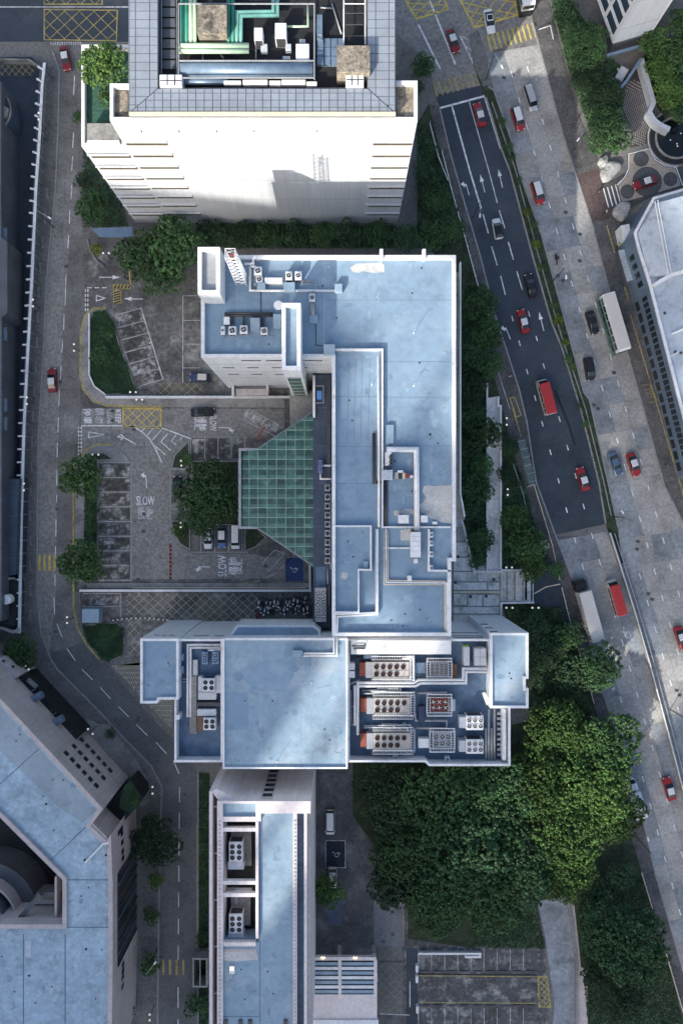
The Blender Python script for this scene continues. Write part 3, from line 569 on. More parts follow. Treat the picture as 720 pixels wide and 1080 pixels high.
for k in range(9):
    x = 441 + 13.8 * k
    part('painted_line', MB().strip(P2([(x, 1000), (x, 1023)]), 0.1, 0.05, None), paint_d, cp); part('painted_line', MB().strip(P2([(x, 1063), (x, 1090)]), 0.1, 0.05, None), paint_d, cp)
    for y in (1024.3, 1060.5):
        q = W(x + 6.8, y); part('wheel_stop', MB().rbox((q.x, q.y, 0.035), (1.75, 0.35, 0.14), 0, 0.04), steel_d, cp)
part('yellow_line', MB().strip(P2([(441, 1029), (566, 1030)]), 0.16, 0.05, None), paint_yd, cp); part('yellow_line', MB().strip(P2([(441, 1057), (566, 1058)]), 0.16, 0.05, None), paint_yd, cp)
part('drain_line', MB().strip(P2([(441, 1027.2), (566, 1028)]), 0.3, 0.052, None), black, cp)
hatch_box(cp, [(568, 1062), (580, 1062), (576, 1030), (567, 1030)], 1.6, 5, 0.16, paint_yd, True, z=0.05)
line(cp, [(432, 1035), (432, 1062)], 0.14, paint_w, z=0.05)
part('dark_lane', MB().sheet(P2([(428, 1000), (440, 1000), (440, 1110), (428, 1110)]), 0.042), asphalt, cp)
# ---- paved terrace and steps east of the main block
conc_t = mat('terrace concrete', (0.62, 0.61, 0.59), 0.85, 0.2, 0.4, 0.2, 2.0, rand=0.15, grime=(0.3, 0.4))
ter = struct('east_terrace', MB().prism(P2([(470, 540), (486, 540), (498, 600), (527, 602), (527, 640), (524, 660), (470, 660)]), -0.2, 0.3), concr)
r_ = random.Random(4)
for (x0, y0, x1, y1) in [(478, 541, 488, 556), (478, 557, 490, 571), (478, 572, 494, 587), (478, 588, 497, 602), (498, 590, 512, 602), (478, 603, 502, 613), (503, 603, 526, 613), (478, 614, 513, 622), (514, 614, 526, 622), (478, 626, 492, 638), (493, 627, 508, 639), (509, 627, 526, 639), (478, 640, 526, 647), (478, 648, 505, 660), (506, 648, 526, 660)]:
    part('paving_slab', MB().prism(P2([(x0 + 0.2, y0 + 0.2), (x1 - 0.2, y0 + 0.2), (x1 - 0.2, y1 - 0.2), (x0 + 0.2, y1 - 0.2)]), 0.25, 0.33 + r_.uniform(0, 0.005)), [conc_t, conc_t, conc][r_.choice([0, 0, 1, 2])], ter)
part('edging', MB().strip(P2([(478, 624.3), (526, 624.3)]), 0.35, 0.25, 0.335), cream, ter); part('edging', MB().strip(P2([(512, 604.5), (526, 604.5)]), 0.35, 0.25, 0.338), cream, ter)
for x, y in [(482.5, 587), (520, 611), (479.5, 614), (495.5, 629), (512, 628.5), (499, 651)]:
    q = W(x, y); part('manhole_cover', MB().rbox((q.x, q.y, 0.33), (0.6, 0.6, 0.015)), steel_d, ter)
for x, y, w_, h_ in [(482, 563, 1.2, 0.9)]: pass
stp = struct('garden_steps', MB().prism(P2([(527, 602), (562, 603), (562, 634), (527, 634)]), -0.1, 0.2), conc_t)
for i, x in enumerate((528.5, 539.5, 548, 560)): part('cream_edging', MB().strip(P2([(x, 602.5), (x, 633.5)]), 0.3, 0.0, 0.35 - 0.05 * i), cream, stp)
for i, x in enumerate((531, 534, 537, 542, 544.5, 551, 554, 557)): part('step', MB().strip(P2([(x, 603), (x, 633)]), 0.4, 0.0, 0.32 - 0.02 * i), [conc_t, conc][i % 2], stp)
part('handrail', MB().tube([W(530, 618.5, 1.1), W(562, 618.5, 0.9)], 0.05), whitem, stp)
wk = struct('garden_walkway', MB().prism(P2([(513, 420), (526, 418), (526, 602), (512, 602)]), -0.1, 0.3), conc_t)
one('walkway_wall', MB().strip(P2([(512.5, 405), (512.5, 602)]), 0.3, 0, 1.0), white_c, 'thin white wall on the building side of the garden walkway', 'wall')
one('walkway_parapet', MB().strip(P2([(524, 420), (524, 429), (526.5, 429), (526.5, 600)]), 0.4, 0, 1.2), white_c, 'white parapet on the road side of the garden walkway', 'wall')
one('planter_wall', MB().strip(P2([(485, 545), (488, 555), (499, 602.5), (528, 602.5), (528, 601), (552, 601)]), 0.35, 0, 0.9), white_c, 'white planter wall round the hedge corner beside the terrace', 'wall')
one('steps_wall', MB().strip(P2([(562, 635), (527.5, 635.5), (527, 655)]), 0.35, 0, 0.9), white_c, 'white low wall below the garden steps beside the dark shrubbery', 'wall')
part('dark_path', MB().prism(P2([(556, 500), (566, 536), (580, 570), (590, 612), (603, 660), (596, 668), (575, 640), (563, 636), (563, 602), (573, 600), (565, 560), (550, 510)]), 0.05, 0.13), asphalt, fv)
line(fv, [(563, 626), (575, 619), (590, 616)], 0.2, cream, 'edging', 0.15)
# ================================================================== BUILDINGS
def block(par, px, zt, z0=0.0, ph=0.9, pw=0.45, wall=white, roof=blue, cop=white_c):
    """walls, roof and parapet of one volume; px are photo points of the parapet's top"""
    p = ccw(P2(px, zt + ph))
    part('wall', MB().prism(p, z0, zt, top=False), wall, par)
    r = part('roof', MB().sheet(p, zt), roof, par)
    if ph > 0: part('parapet', MB().ring(p, pw, zt + 0.004, zt + ph), cop, par)
    return r
def rect(x0, y0, x1, y1): return [(x0, y0), (x1, y0), (x1, y1), (x0, y1)]
def lowwall(par, pts, z, h=0.7, w=0.3, m=None, name='parapet'):
    return part(name, MB().strip(P2(pts, z + h), w, z, z + h), m or white_c, par)
def rsheet(par, px, z, m, name='roof_panel', dz=0.006): return part(name, MB().sheet(P2(px, z + dz), z + dz), m, par)
def win_row(par, A, B, us, z, w, h, m=None, d=0.06, name='window'):
    """windows proud of the wall line A-B (2d); outside is to the left of A->B"""
    A, B = Vector(A), Vector(B); L = (B - A).length; e = (B - A) / L; n = Vector((-e.y, e.x)); rz = math.atan2(e.y, e.x)
    out = []
    for u in us:
        c = A + e * (u * L) + n * (d / 2)
        out.append(part(name, MB().rbox((c.x, c.y, z), (w, d, h), rz), m or glassd, par))
    return out
def building(name, label, cat, px, py): return thing(name, label, cat, W(px, py, 0))
seam_m = mat('roof seam', (0.10, 0.15, 0.21), 0.7)
seam_l = mat('roof seam pale', (0.42, 0.48, 0.54), 0.7)
# ---------------- white tower at the top
nt_ = building('white_tower', 'white high-rise with stepped ledges and grey panelled roof frame at the top', 'building', 290, 120)
ZB = 40.6
body = P2([(116, 127), (440, 127), (440, 85), (417, 85), (417, -150), (136, -150), (136, 88), (116, 88)], ZB + 0.9)
part('wall', MB().prism(body, 0, ZB, top=False), tower_clad, nt_)
part('roof', MB().sheet(body, ZB), concr, nt_); part('parapet', MB().ring(body, 0.5, ZB + 0.004, ZB + 0.9), white_c, nt_)
lowb = P2([(86, 154), (151, 154), (151, 47), (86, 47)], 33)
part('lower_wall', MB().prism(lowb, 0, 32.0, top=False), tower_clad, nt_)
part('terrace', MB().sheet(lowb, 32.0), mat('green terrace membrane', (0.03, 0.085, 0.06), 0.8, 0.3, 0.6, 0.4, 3), nt_); part('parapet', MB().ring(lowb, 0.5, 32.004, 33.0), white_c, nt_)
part('terrace_roof', MB().prism(P2(rect(92, 130, 126, 149), 34.2), 32.0, 34.2), concr, nt_); part('terrace_roof_trim', MB().strip(P2([(92, 149.5), (126, 149.5)], 34.2), 0.4, 33.7, 34.25), white_c, nt_)
part('gravel_bed', MB().sheet(P2(rect(118, 91, 135, 125), ZB + 0.1), ZB + 0.1), gravel, nt_); part('gravel_bed', MB().sheet(P2(rect(418, 88, 438, 124), ZB + 0.1), ZB + 0.1), gravel, nt_)
fy = lowb[0].y if False else min(q.y for q in body)          # plane of the south face
kx = SC
bronze = mat('bronze window band', (0.10, 0.078, 0.046), 0.35, 0.2, 0.5, 0.1, 3)
LED = [34.9, 30.7, 26.4, 22.1, 18.0, 13.9, 9.8, 5.6]
for i, z in enumerate(LED):
    for x0, x1, dz in ((-216, -180, -0.25), (-180, -143, 0.0), (24, 59, 0.0)):
        if x0 == -216 and z > 32.5: continue
        part('ledge', MB().box(x0 * kx, fy - 0.3, z + dz, x1 * kx - 0.05, fy, z + dz + 0.22), tower_clad, nt_)
        part('window_band', MB().box(x0 * kx + 0.4, fy - 0.04, z + dz - 1.25, x1 * kx - 0.1, fy, z + dz - 0.02), bronze, nt_)
for z in (33, 28.6, 24, 19.5):
    for x in (-72, -46, -30):
        part('vent_hood', MB().box(x * kx, fy - 0.16, z, (x + 11) * kx, fy, z + 0.18), tower_clad, nt_)
for x in (-160, -130, -100, -70, -20): part('wall_hook', MB().box(x * kx, fy - 0.12, 38, x * kx + 0.1, fy, 38.5), steel_d, nt_)
for x0, x1 in ((-143, 24),):
    for z in (36.8, 28.6, 20.4, 12.2): part('wall_joint', MB().box(x0 * kx, fy - 0.012, z, x1 * kx, fy, z + 0.05), concr, nt_)
# panelled roof frame
ZF = 42.6
frame = P2([(136, 120), (417, 120), (417, -150), (387, -150), (387, 93), (167, 93), (167, -150), (136, -150)], ZF)
part('frame_base', MB().prism(frame, ZB, ZF - 0.06), grey_d, nt_)
def panel(px): part('roof_panel', MB().prism(inset(ccw(P2(px, ZF)), 0.055), ZF - 0.06, ZF), grey_m, nt_)
clipc = lambda poly, f: [q_ for q_ in _clip(poly, f)]
def _clip(poly, f):
    out = []
    for i in range(len(poly)):
        a, b = poly[i], poly[(i + 1) % len(poly)]; fa, fb = f(a), f(b)
        if fa >= 0: out.append(a)
        if fa * fb < 0: t = fa / (fa - fb); out.append((a[0] + (b[0] - a[0]) * t, a[1] + (b[1] - a[1]) * t))
    return out
mL = lambda q: (q[1] - 93) / 27 - (167 - q[0]) / 31; mR = lambda q: (q[1] - 93) / 27 - (q[0] - 387) / 30
for i in range(32):
    xa = 136.5 + 8.78 * i; xb = xa + 8.78
    for y0, y1 in ((93.3, 98), (98, 105.5), (105.5, 113), (113, 117.8)):
        c = clipc(clipc(rect(xa, y0, xb, y1), mL), mR)
        if len(c) > 2 and abs(area(c)) > 6: panel(c)
for j in range(17):
    y1 = 119.5 - 9.0 * j; y0 = y1 - 9.0
    for a, b, f in ((136.5, 143, mL), (143, 158, mL), (158, 166.6, mL), (387.4, 396, mR), (396, 410, mR), (410, 416.5, mR)):
        c = clipc(rect(a, y0, b, y1), lambda q: -f(q))
        if len(c) > 2 and abs(area(c)) > 6: panel(c)
part('cream_trim', MB().strip(P2([(136, 119.4), (417, 119.4)], ZF + 0.15), 0.45, ZF - 0.3, ZF + 0.15), cream, nt_); part('ridge_line', MB().strip(P2([(136.5, 119.5), (166, 93.5)], ZF + 0.02), 0.12, ZF, ZF + 0.03), grey_d, nt_); part('ridge_line', MB().strip(P2([(416.5, 119.5), (388, 93.5)], ZF + 0.02), 0.12, ZF, ZF + 0.03), grey_d, nt_)
ZP = ZB + 0.02
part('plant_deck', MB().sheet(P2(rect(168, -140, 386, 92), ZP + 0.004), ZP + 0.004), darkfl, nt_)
# pieces of the plant deck that belong to the tower
for x in (170.5, 186.5): part('walkway_rail', MB().tube([W(x, -60, ZP + 1.2), W(x, 78, ZP + 1.2)], 0.06), steel, nt_)
for k in range(12): part('walkway_panel', MB().box(*W(171.5, 74 - 11 * k, ZP).to_2d(), ZP + 0.3, *W(185.5, 65 - 11 * k, ZP).to_2d(), ZP + 0.36), grey_d, nt_)
for a, b in [((188.5, 4), (331.5, 4)), ((188.5, 4), (188.5, 88)), ((331.5, 4), (331.5, 84)), ((188.5, 64), (331.5, 64)), ((192, 82), (331, 82))]:
    part('plant_frame', MB().tube([W(*a, ZP + 2.2), W(*b, ZP + 2.2)], 0.11), steel, nt_)
for x in range(190, 333, 12):
    for y in (4, 64): part('frame_post', MB().tube([W(x, y, ZP), W(x, y, ZP + 2.2)], 0.05, 4), steel, nt_)
for i in range(4):
    for j in range(3): part('glazed_deck', MB().prism(inset(ccw(P2(rect(334 + 7.3 * i, 40 + 9.5 * j, 341.3 + 7.3 * i, 49.5 + 9.5 * j), ZP + 0.6)), 0.06), ZP, ZP + 0.6), ductb if j < 3 else grey_d, nt_)
for x in (362.5, 385): part('mast_rail', MB().tube([W(x, -60, ZP + 1.8), W(x, 47, ZP + 1.8)], 0.10), white_c, nt_)
for y in (4, -20, 14, 26, 38): part('mast_rung', MB().tube([W(362.5, y, ZP + 1.8), W(385, y, ZP + 1.8)], 0.07), white_c if y == 4 else steel_d, nt_)
part('plant_room', MB().prism(P2(rect(208, 5, 239, 35), ZP + 3.2), ZP, ZP + 3.2), gravel, nt_)
part('plant_room', MB().prism(P2(rect(355, 48, 390, 75.5), ZP + 3.4), ZP, ZP + 3.4), gravel, nt_)
for k in range(4): part('plant_room_louvre', MB().box(*W(210 + 7.2 * k, 39.5, ZP + 2).to_2d(), ZP + 1.2, *W(216.5 + 7.2 * k, 35.3, ZP + 2).to_2d(), ZP + 2.4), ductb, nt_)
for (x0, y0, x1, y1) in [(236, 85, 254, 88), (256, 84, 282, 88.5), (284, 85, 296, 89), (297, 84, 322, 88.5), (323, 86, 334, 90)]: part('white_panel', MB().prism(P2(rect(x0, y0, x1, y1), ZP + 1.6), ZP + 0.9, ZP + 1.6), whitem, nt_)
# ---------------- main block
mbk = building('main_block', 'large white block with pale blue flat roofs and glazed courtyard canopy in the centre', 'building', 360, 480)
ZT = 30.2
MAINP = [(212, 269), (480.5, 269), (480.5, 592), (475.5, 592), (475.5, 671), (350, 671), (350, 377), (212, 377)]
block(mbk, MAINP, ZT, 0, 0.9, 0.55, white, blue, white_c)
for y in (316.5, 381.5, 419, 470.5): part('roof_seam', MB().strip(P2([(345 if y < 370 else 404, y), (476, y)], ZT), 0.06, ZT + 0.008, None), seam_m, mbk)
part('roof_seam', MB().strip(P2([(342, 275), (342, 372)], ZT), 0.05, ZT + 0.008, None), seam_l, mbk); part('roof_seam', MB().strip(P2([(250, 275), (250, 372)], ZT), 0.05, ZT + 0.008, None), seam_l, mbk); part('roof_seam', MB().strip(P2([(216, 300), (345, 300)], ZT), 0.05, ZT + 0.012, None), seam_l, mbk)
for y in (418.5, 471, 510): part('roof_seam', MB().strip(P2([(353, y), (399, y)], ZT), 0.06, ZT + 0.016, None), seam_m, mbk)
for x in (368, 375, 382, 390): part('roof_seam', MB().strip(P2([(x, 378), (x - 2, 465)], ZT), 0.05, ZT + 0.02, None), seam_m, mbk)
# raised strip and inner walls
lowwall(mbk, [(353, 368.5), (403, 368.5), (403, 557)], ZT, 0.8, 0.27); lowwall(mbk, [(399, 376), (399, 556)], ZT, 0.25, 0.35)
lowwall(mbk, [(350.8, 555), (391, 555), (391, 601), (378, 601), (378, 646), (351, 646)], ZT, 1.0, 0.27)
lowwall(mbk, [(404, 556), (475, 556)], ZT, 0.6, 0.27); lowwall(mbk, [(452, 558), (452, 602), (475, 602)], ZT, 0.9, 0.27)
lowwall(mbk, [(398, 558), (398, 648), (356, 650.5), (355, 671)], ZT, 0.8, 0.27)
lowwall(mbk, [(407, 558), (407, 614), (471, 615), (471, 671)], ZT, 0.5, 0.2, white_c); lowwall(mbk, [(404, 578), (433, 578)], ZT, 0.3, 0.25)
def blob(cx, cy, rx, ry, seed, n=26, j=0.35):
    r = random.Random(seed); return [(cx + rx * math.cos(2 * math.pi * k / n) * (1 + r.uniform(-j, j)), cy + ry * math.sin(2 * math.pi * k / n) * (1 + r.uniform(-j, j))) for k in range(n)]
for i, b in enumerate([[(446, 513), (452, 511.5), (458, 513), (466, 512), (475.5, 512), (475.5, 552), (466, 551), (458, 548), (451, 545), (444, 540), (441.5, 532), (446, 530), (449, 524), (445, 519)], blob(430, 540, 9, 3, 2), blob(418, 541, 3, 3, 3), [(369, 282), (376, 278), (402, 277), (405, 279), (405, 287), (394, 288), (383, 286), (377, 288), (372, 287)], blob(436, 567, 5, 8, 8), blob(432, 562, 9, 4.5, 9), blob(363, 607, 3.5, 4, 10)]):
    rsheet(mbk, b, ZT, peel, 'bare_patch', 0.03)
rsheet(mbk, rect(422, 559, 433, 570), ZT, peel, 'bare_patch', 0.034)
part('roof_hatch', MB().prism(P2(rect(407, 448, 415, 468), ZT + 0.5), ZT, ZT + 0.5), blue_w, mbk); part('roof_hatch', MB().prism(P2(rect(383, 592, 388, 599), ZT + 0.5), ZT, ZT + 0.5), blue_w, mbk)
# stair tower, lift shaft
def cap(px, zt, rm, ph=0.7, pw=0.5, z0=None): 
    p = ccw(P2(px, zt + ph)); z0 = ZT if z0 is None else z0
    part('stair_tower_wall', MB().prism(p, z0 + 0.005, zt, top=False), white, mbk); part('stair_tower_roof', MB().sheet(p, zt), rm, mbk); part('stair_tower_parapet', MB().ring(p, pw, zt + 0.004, zt + ph), white_c, mbk)
cap(rect(208.5, 260.5, 232, 310), 35.2, mat('grey roof screed', (0.33, 0.35, 0.37), 0.8, 0.12, 0.3, 0.1, 2), 0.8, 0.6)
cap(rect(297, 319.5, 317, 390), 35.4, blue, 0.8, 0.6, 0.0)
pshaft = P2(rect(297, 319.5, 317, 390), 36.2)
ysh = min(q.y for q in pshaft); xsh0 = min(q.x for q in pshaft); xsh1 = max(q.x for q in pshaft)
part('shaft_glazing', MB().box(xsh0 + 0.4, ysh - 0.08, 8, xsh1 - 0.4, ysh, 29), atrium, mbk)
for k in range(7): part('shaft_glazing_bar', MB().box(xsh0 + 0.3, ysh - 0.14, 8 + 3.5 * k, xsh1 - 0.3, ysh - 0.08, 8.15 + 3.5 * k), tealf, mbk)
for x in (268, 293, 372, 447):
    if x < 300: part('roof_door', MB().box(*W(x, 301, ZT + 1).to_2d(), ZT, *W(x + 2, 299, ZT + 1).to_2d(), ZT + 1.2), steel, mbk) if x == 268 else None
for x in (402, 447): part('davit_base', MB().prism(P2(rect(x - 1.7, 262.5, x + 1.7, 273), ZT + 1.4), ZT, ZT + 1.4), white_c, mbk)
# window slits on the north-west wing's south face
A_, B_ = P2([(350, 377), (212, 377)], ZT + 0.9)
for z, us in ((28.4, (0.12, 0.2, 0.42, 0.47, 0.6, 0.66)), (22, (0.25, 0.45, 0.65, 0.85)), (15.5, (0.25, 0.45, 0.65, 0.85))): win_row(mbk, B_, A_, [1 - u for u in us], z, 1.9, 0.5, glassd, -0.0 + 0.06) if False else win_row(mbk, A_, B_, us, z, 1.9, 0.45, glassd, 0.06)
for z in (25, 18.6, 12): part('wall_joint', MB().box(B_[0] if False else min(A_[0], B_[0]) + 0.2, A_[1] - 0.02, z, max(A_[0], B_[0]) - 0.2, A_[1], z + 0.06), concr, mbk)
# east side rail of the roof edge (outer walkway at lower level)
p_e = P2([(481, 285), (486, 285), (486, 520), (491, 548), (481, 548)], 24)
part('side_gallery', MB().prism(p_e, 22.6, 23), concr, mbk); part('gallery_rail', MB().strip(P2([(485.5, 276), (485.5, 520), (490, 545)], 24.2), 0.18, 23, 24.2), white_c, mbk)
# low atrium roof strip
ZA = 17.0
part('atrium_wall', MB().prism(P2(rect(330, 395, 352, 662), ZA), 0, ZA, top=False), grey_d, mbk); part('atrium_roof', MB().sheet(P2(rect(330, 395, 352, 662), ZA), ZA), blue_n, mbk)
part('atrium_parapet', MB().strip(P2([(331, 396), (331, 440)], ZA + 0.8), 0.4, ZA + 0.004, ZA + 0.8), white_c, mbk)
rsheet(mbk, rect(333, 598, 343, 620), ZA, blue_d, 'roof_panel', 0.01)
for y in (430, 470, 510, 555, 598): part('roof_seam', MB().strip(P2([(332, y), (346, y)], ZA), 0.07, ZA + 0.012, None), seam_m, mbk)
part('pipe_trench', MB().strip(P2([(346.5, 398), (346.5, 505)], ZA + 0.4), 0.55, ZA + 0.01, ZA + 0.4), steel_d, mbk)
# link roof in front of the canopy
part('link_roof', MB().prism(P2([(305, 412), (331, 412), (331, 436), (316, 445), (306, 449)], 9.5), 8.5, 9.5, bottom=True), concr, mbk); part('link_post', MB().box(*W(308, 420, 0).to_2d(), 0, *W(311, 417, 0).to_2d(), 8.5), concr, mbk)
# glazed canopy: every pane and every bar a piece
gc = part('canopy_gutter', MB(), steel, mbk) if False else None
def zc(x): return 11.0 + (x - 253) / 78 * 3.2
def clip_poly(poly, f):
    out = []
    for i in range(len(poly)):
        a, b = poly[i], poly[(i + 1) % len(poly)]; fa, fb = f(a), f(b)
        if fa >= 0: out.append(a)
        if fa * fb < 0:
            t = fa / (fa - fb); out.append((a[0] + (b[0] - a[0]) * t, a[1] + (b[1] - a[1]) * t))
    return out
atrium2 = mat('pale atrium glass', (0.062, 0.15, 0.12), 0.2, 0.3, 0.4, 0.25, 1.2, rand=0.4, spec=0.5)
canopy = part('canopy_frame', MB().strip([*P2([(331, 434), (272, 474), (253, 474), (253, 556.5), (272, 556.5), (331, 597)], 11.5)], 0.45, 10.4, 11.6), steel, mbk)
xs = [253.5, 263, 272] + [272 + 59 * k / 6 for k in range(1, 7)]
ys = [433 + 10.25 * k for k in range(17)]
fT = lambda p: (p[1] - 474) + (p[0] - 272) * 40 / 59; fB = lambda p: (557 - p[1]) + (p[0] - 272) * 40 / 59
for i in range(len(xs) - 1):
    for j in range(16):
        for half in (0, 1):
            ya = ys[j] + (0 if half == 0 else 6.6); yb = ys[j] + (6.6 if half == 0 else 10.25)
            c = [(xs[i], ya), (xs[i + 1], ya), (xs[i + 1], yb), (xs[i], yb)]
            if xs[i + 1] <= 272.01: c = clip_poly(clip_poly(c, lambda p: p[1] - 474.5), lambda p: 556.5 - p[1])
            else: c = clip_poly(clip_poly(c, fT), fB)
            if len(c) < 3: continue
            q = [W(x, y, zc(x)) for x, y in c]; cen = sum(q, Vector()) / len(q)
            q = [p + (cen - p) * min(0.9, 0.06 / max(0.05, (p - cen).length)) for p in q]
            if (half == 1): q = [p + Vector((0, 0, 0.08)) for p in q]
            if area([(p.x, p.y) for p in q]) < 0: q = q[::-1]
            if abs(area([(p.x, p.y) for p in q])) < 0.15: continue
            n2 = len(q); vs_ = [p for p in q] + [p - Vector((0, 0, 0.05)) for p in q]
            part('glass_pane', MB().add(vs_, [tuple(range(n2)), tuple(range(2 * n2 - 1, n2 - 1, -1))] + [(k, n2 + k, n2 + (k + 1) % n2, (k + 1) % n2) for k in range(n2)]), atrium if half == 0 else atrium2, canopy)
for x in xs:
    ya = 474.5 if x < 272 else 474 - (x - 272) * 40 / 59; yb = 556.5 if x < 272 else 557 + (x - 272) * 40 / 59
    part('glazing_bar', MB().tube([W(x, ya, zc(x) + 0.06), W(x, yb, zc(x) + 0.06)], 0.06, 4), tealf, canopy)
for y in ys:
    xa = 253.5 if 473.9 <= y <= 557.1 else (272 + (474 - y) * 59 / 40 if y < 474 else 272 + (y - 557) * 59 / 40)
    if xa < 330: part('glazing_bar', MB().tube([W(xa, y, zc(xa) + 0.1), W(331, y, zc(331) + 0.1)], 0.065, 4), tealf, canopy)
for x, y in [(254, 476), (254, 555), (272, 475), (272, 556), (300, 458), (300, 574)]: part('canopy_post', MB().tube([W(x, y, 0).to_2d().to_3d(), Vector((*W(x, y, 11).to_2d(), 10.6))], 0.16, 8), steel, canopy)
part('entrance_floor', MB().sheet(P2([(262, 478), (331, 440), (331, 590), (262, 552)]), 0.06), conc_p, mbk)
# canopy over the door below the north-west wing
part('door_canopy', MB().prism(P2(rect(249, 410, 283, 417), 3.4), 3.1, 3.4, bottom=True), pinkt, mbk)
part('door_frame', MB().strip(P2([(245.5, 404.5), (245.5, 417)], 3.6), 0.4, 0, 3.6), white_c, mbk); part('door_frame', MB().strip(P2([(246, 405), (282, 405)], 3.8), 0.3, 0, 3.8), white_c, mbk); part('door_frame', MB().strip(P2([(282, 405), (282, 411)], 3.7), 0.25, 0, 3.7), white_c, mbk)
# ---------------- plant wing to the south
sw = building('plant_wing', 'white wing with deep blue plant deck and pale blue roof below the main block', 'building', 350, 735)
block(sw, [(235, 673.5), (366.5, 673.5), (366.5, 811), (235, 811)], 24.6, 0, 0.35, 0.28, white, blue_w)
for pts in [[(275, 680), (275, 805)], [(320, 680), (320, 805)]]: part('roof_seam', MB().strip(P2(pts, 24.6), 0.05, 24.608, None), seam_l, sw)
rsheet(sw, [(252, 712), (262, 700), (300, 694), (310, 712), (300, 730), (268, 728)], 24.6, blue, 'repainted_patch', 0.01); rsheet(sw, rect(300, 678, 328, 702), 24.6, blue, 'repainted_patch', 0.014); rsheet(sw, rect(238, 730, 262, 770), 24.6, blue, 'repainted_patch', 0.012)
def deck(px, zt, zf, pw=0.36, fm=blue_d, wall=white):
    p = ccw(P2(px, zt)); part('wall', MB().prism(p, 0, zf, top=False), wall, sw); part('deck', MB().sheet(p, zf), fm, sw); part('parapet', MB().ring(p, pw, zf + 0.004, zt), white_c, sw)
deck([(184, 674), (235, 674), (235, 804), (184, 804)], 22.6, 20.4)
deck([(366.5, 674), (538, 674), (538, 808), (452, 808), (448, 804), (366.5, 804)], 22.4, 19.8)
def pent(px, zt, rm):
    p = ccw(P2(px, zt + 0.5)); part('penthouse_wall', MB().prism(p, 0, zt, top=False), white, sw); part('penthouse_roof', MB().sheet(p, zt), rm, sw); part('penthouse_parapet', MB().ring(p, 0.42, zt + 0.004, zt + 0.5), white_c, sw)
pent([(148, 673.5), (188.5, 673.5), (188.5, 738), (168, 738), (166, 742), (148, 742)], 22.7, blue)
pent([(516.5, 667.5), (557, 667.5), (557, 716), (554, 716), (554, 726), (557, 726), (557, 747), (516.5, 747)], 22.9, blue_w)
part('wing_bay', MB().prism(P2([(241, 671.5), (249.5, 659.5), (331, 659.5), (337.5, 665), (337.5, 671.5), (337.5, 676), (241, 676)], 21.2), 13.5, 21.2, bottom=True), white, sw)
part('wing_bay_roof', MB().sheet(P2([(244, 671.5), (251, 661.5), (330, 661.5), (335.5, 666), (335.5, 671.5)], 21.22), 21.22), blue, sw)
part('white_canopy_slab', MB().prism(P2(rect(370, 675.5, 475.5, 690), 23.2), 22.6, 23.2, bottom=True), white_c, sw)
part('sill', MB().strip(P2([(239, 674), (352, 674)], 25.3), 0.4, 24.6, 25.3), white_c, sw)
for z, pts in ((20.5, [(478, 674), (516, 674)]),):
    A_, B_ = P2(pts, 22.4)
    for zz in (20.6, 18.8, 15.2): win_row(sw, A_, B_, [0.12, 0.34, 0.56, 0.78], zz, 1.3, 0.55, glassd, 0.06)
A_, B_ = P2([(516.5, 667.5), (557, 667.5)], 23.4)
for zz in (21.6, 17, 12.5): win_row(sw, A_, B_, [0.06, 0.13, 0.2], zz, 0.35, 1.2, glassd, 0.06)
A_, B_ = P2([(148, 673.5), (188.5, 673.5)], 23.2); win_row(sw, A_, B_, [0.3, 0.5, 0.7], 19.5, 1.0, 0.3, glassd, 0.06)
A_, B_ = P2([(188.5, 674), (235, 674)], 22.6); win_row(sw, A_, B_, [0.35, 0.5, 0.85], 19, 1.6, 0.35, glassd, 0.06)
part('wall_panel', MB().box(*A_, 0.2, B_[0], A_[1] + 0.02, 0.4), concr, sw)
for x0, x1 in ((191, 194), (191, 194)): pass
for y in (690, 703): part('deck_box', MB().prism(P2(rect(190, y, 193.5, y + 7), 21.6), 20.41, 21.6), blue_w, sw)
for y in (708, 754): part('parapet_pier', MB().prism(P2(rect(186.3, y, 189.5, y + 5), 22.9), 20.41, 22.9), white_c, sw)
part('parapet_door', MB().prism(P2([(508, 731), (511, 730), (515.5, 738), (513, 744)], 22), 21.8, 22.0, bottom=True), whitem, sw)
part('east_rack', MB().strip(P2([(531.5, 748), (531.5, 802)], 22.0), 0.6, 19.81, 22.0), white_c, sw)
for k in range(9): part('rack_clip', MB().box(*W(524, 754 + 5.4 * k, 20.6).to_2d(), 19.82, *W(528, 751.5 + 5.4 * k, 20.6).to_2d(), 20.6), steel, sw)
# ---------------- long slab building at the bottom
sl = building('slab_building', 'long pale pink slab building with open plant wells at the bottom centre', 'building', 285, 950)
ZS = 27.0
SP = [(229, 846), (275, 859), (275, 846), (310, 857), (331, 857), (331, 1120), (229, 1120)]
sp = ccw(P2([(229, 845), (327.5, 845), (327.5, 1120), (229, 1120)], ZS))
part('wall', MB().prism(sp, 0, ZS - 5.0, top=False), pinkw, sl)
ypn = max(q.y for q in sp); xw = min(q.x for q in sp); xe = max(q.x for q in sp)
kS = (H - ZS) / H * SC
fx = lambda px: (px - 360) * kS
fyS = lambda py: (540 - py) * kS
def sbox(name, x0, y0, x1, y1, z0, z1, m): return part(name, MB().box(fx(x0), fyS(y1), z0, fx(x1), fyS(y0), z1), m, sl)
sbox('north_wall', 229, 845, 327.5, 847.5, ZS - 5, ZS, pinkw)
sbox('west_wall', 229, 847.5, 235, 1120, ZS - 5, ZS + 0.0, pinkw); sbox('inner_wall', 269.5, 866.5, 272.5, 990, ZS - 5, ZS, pinkw)
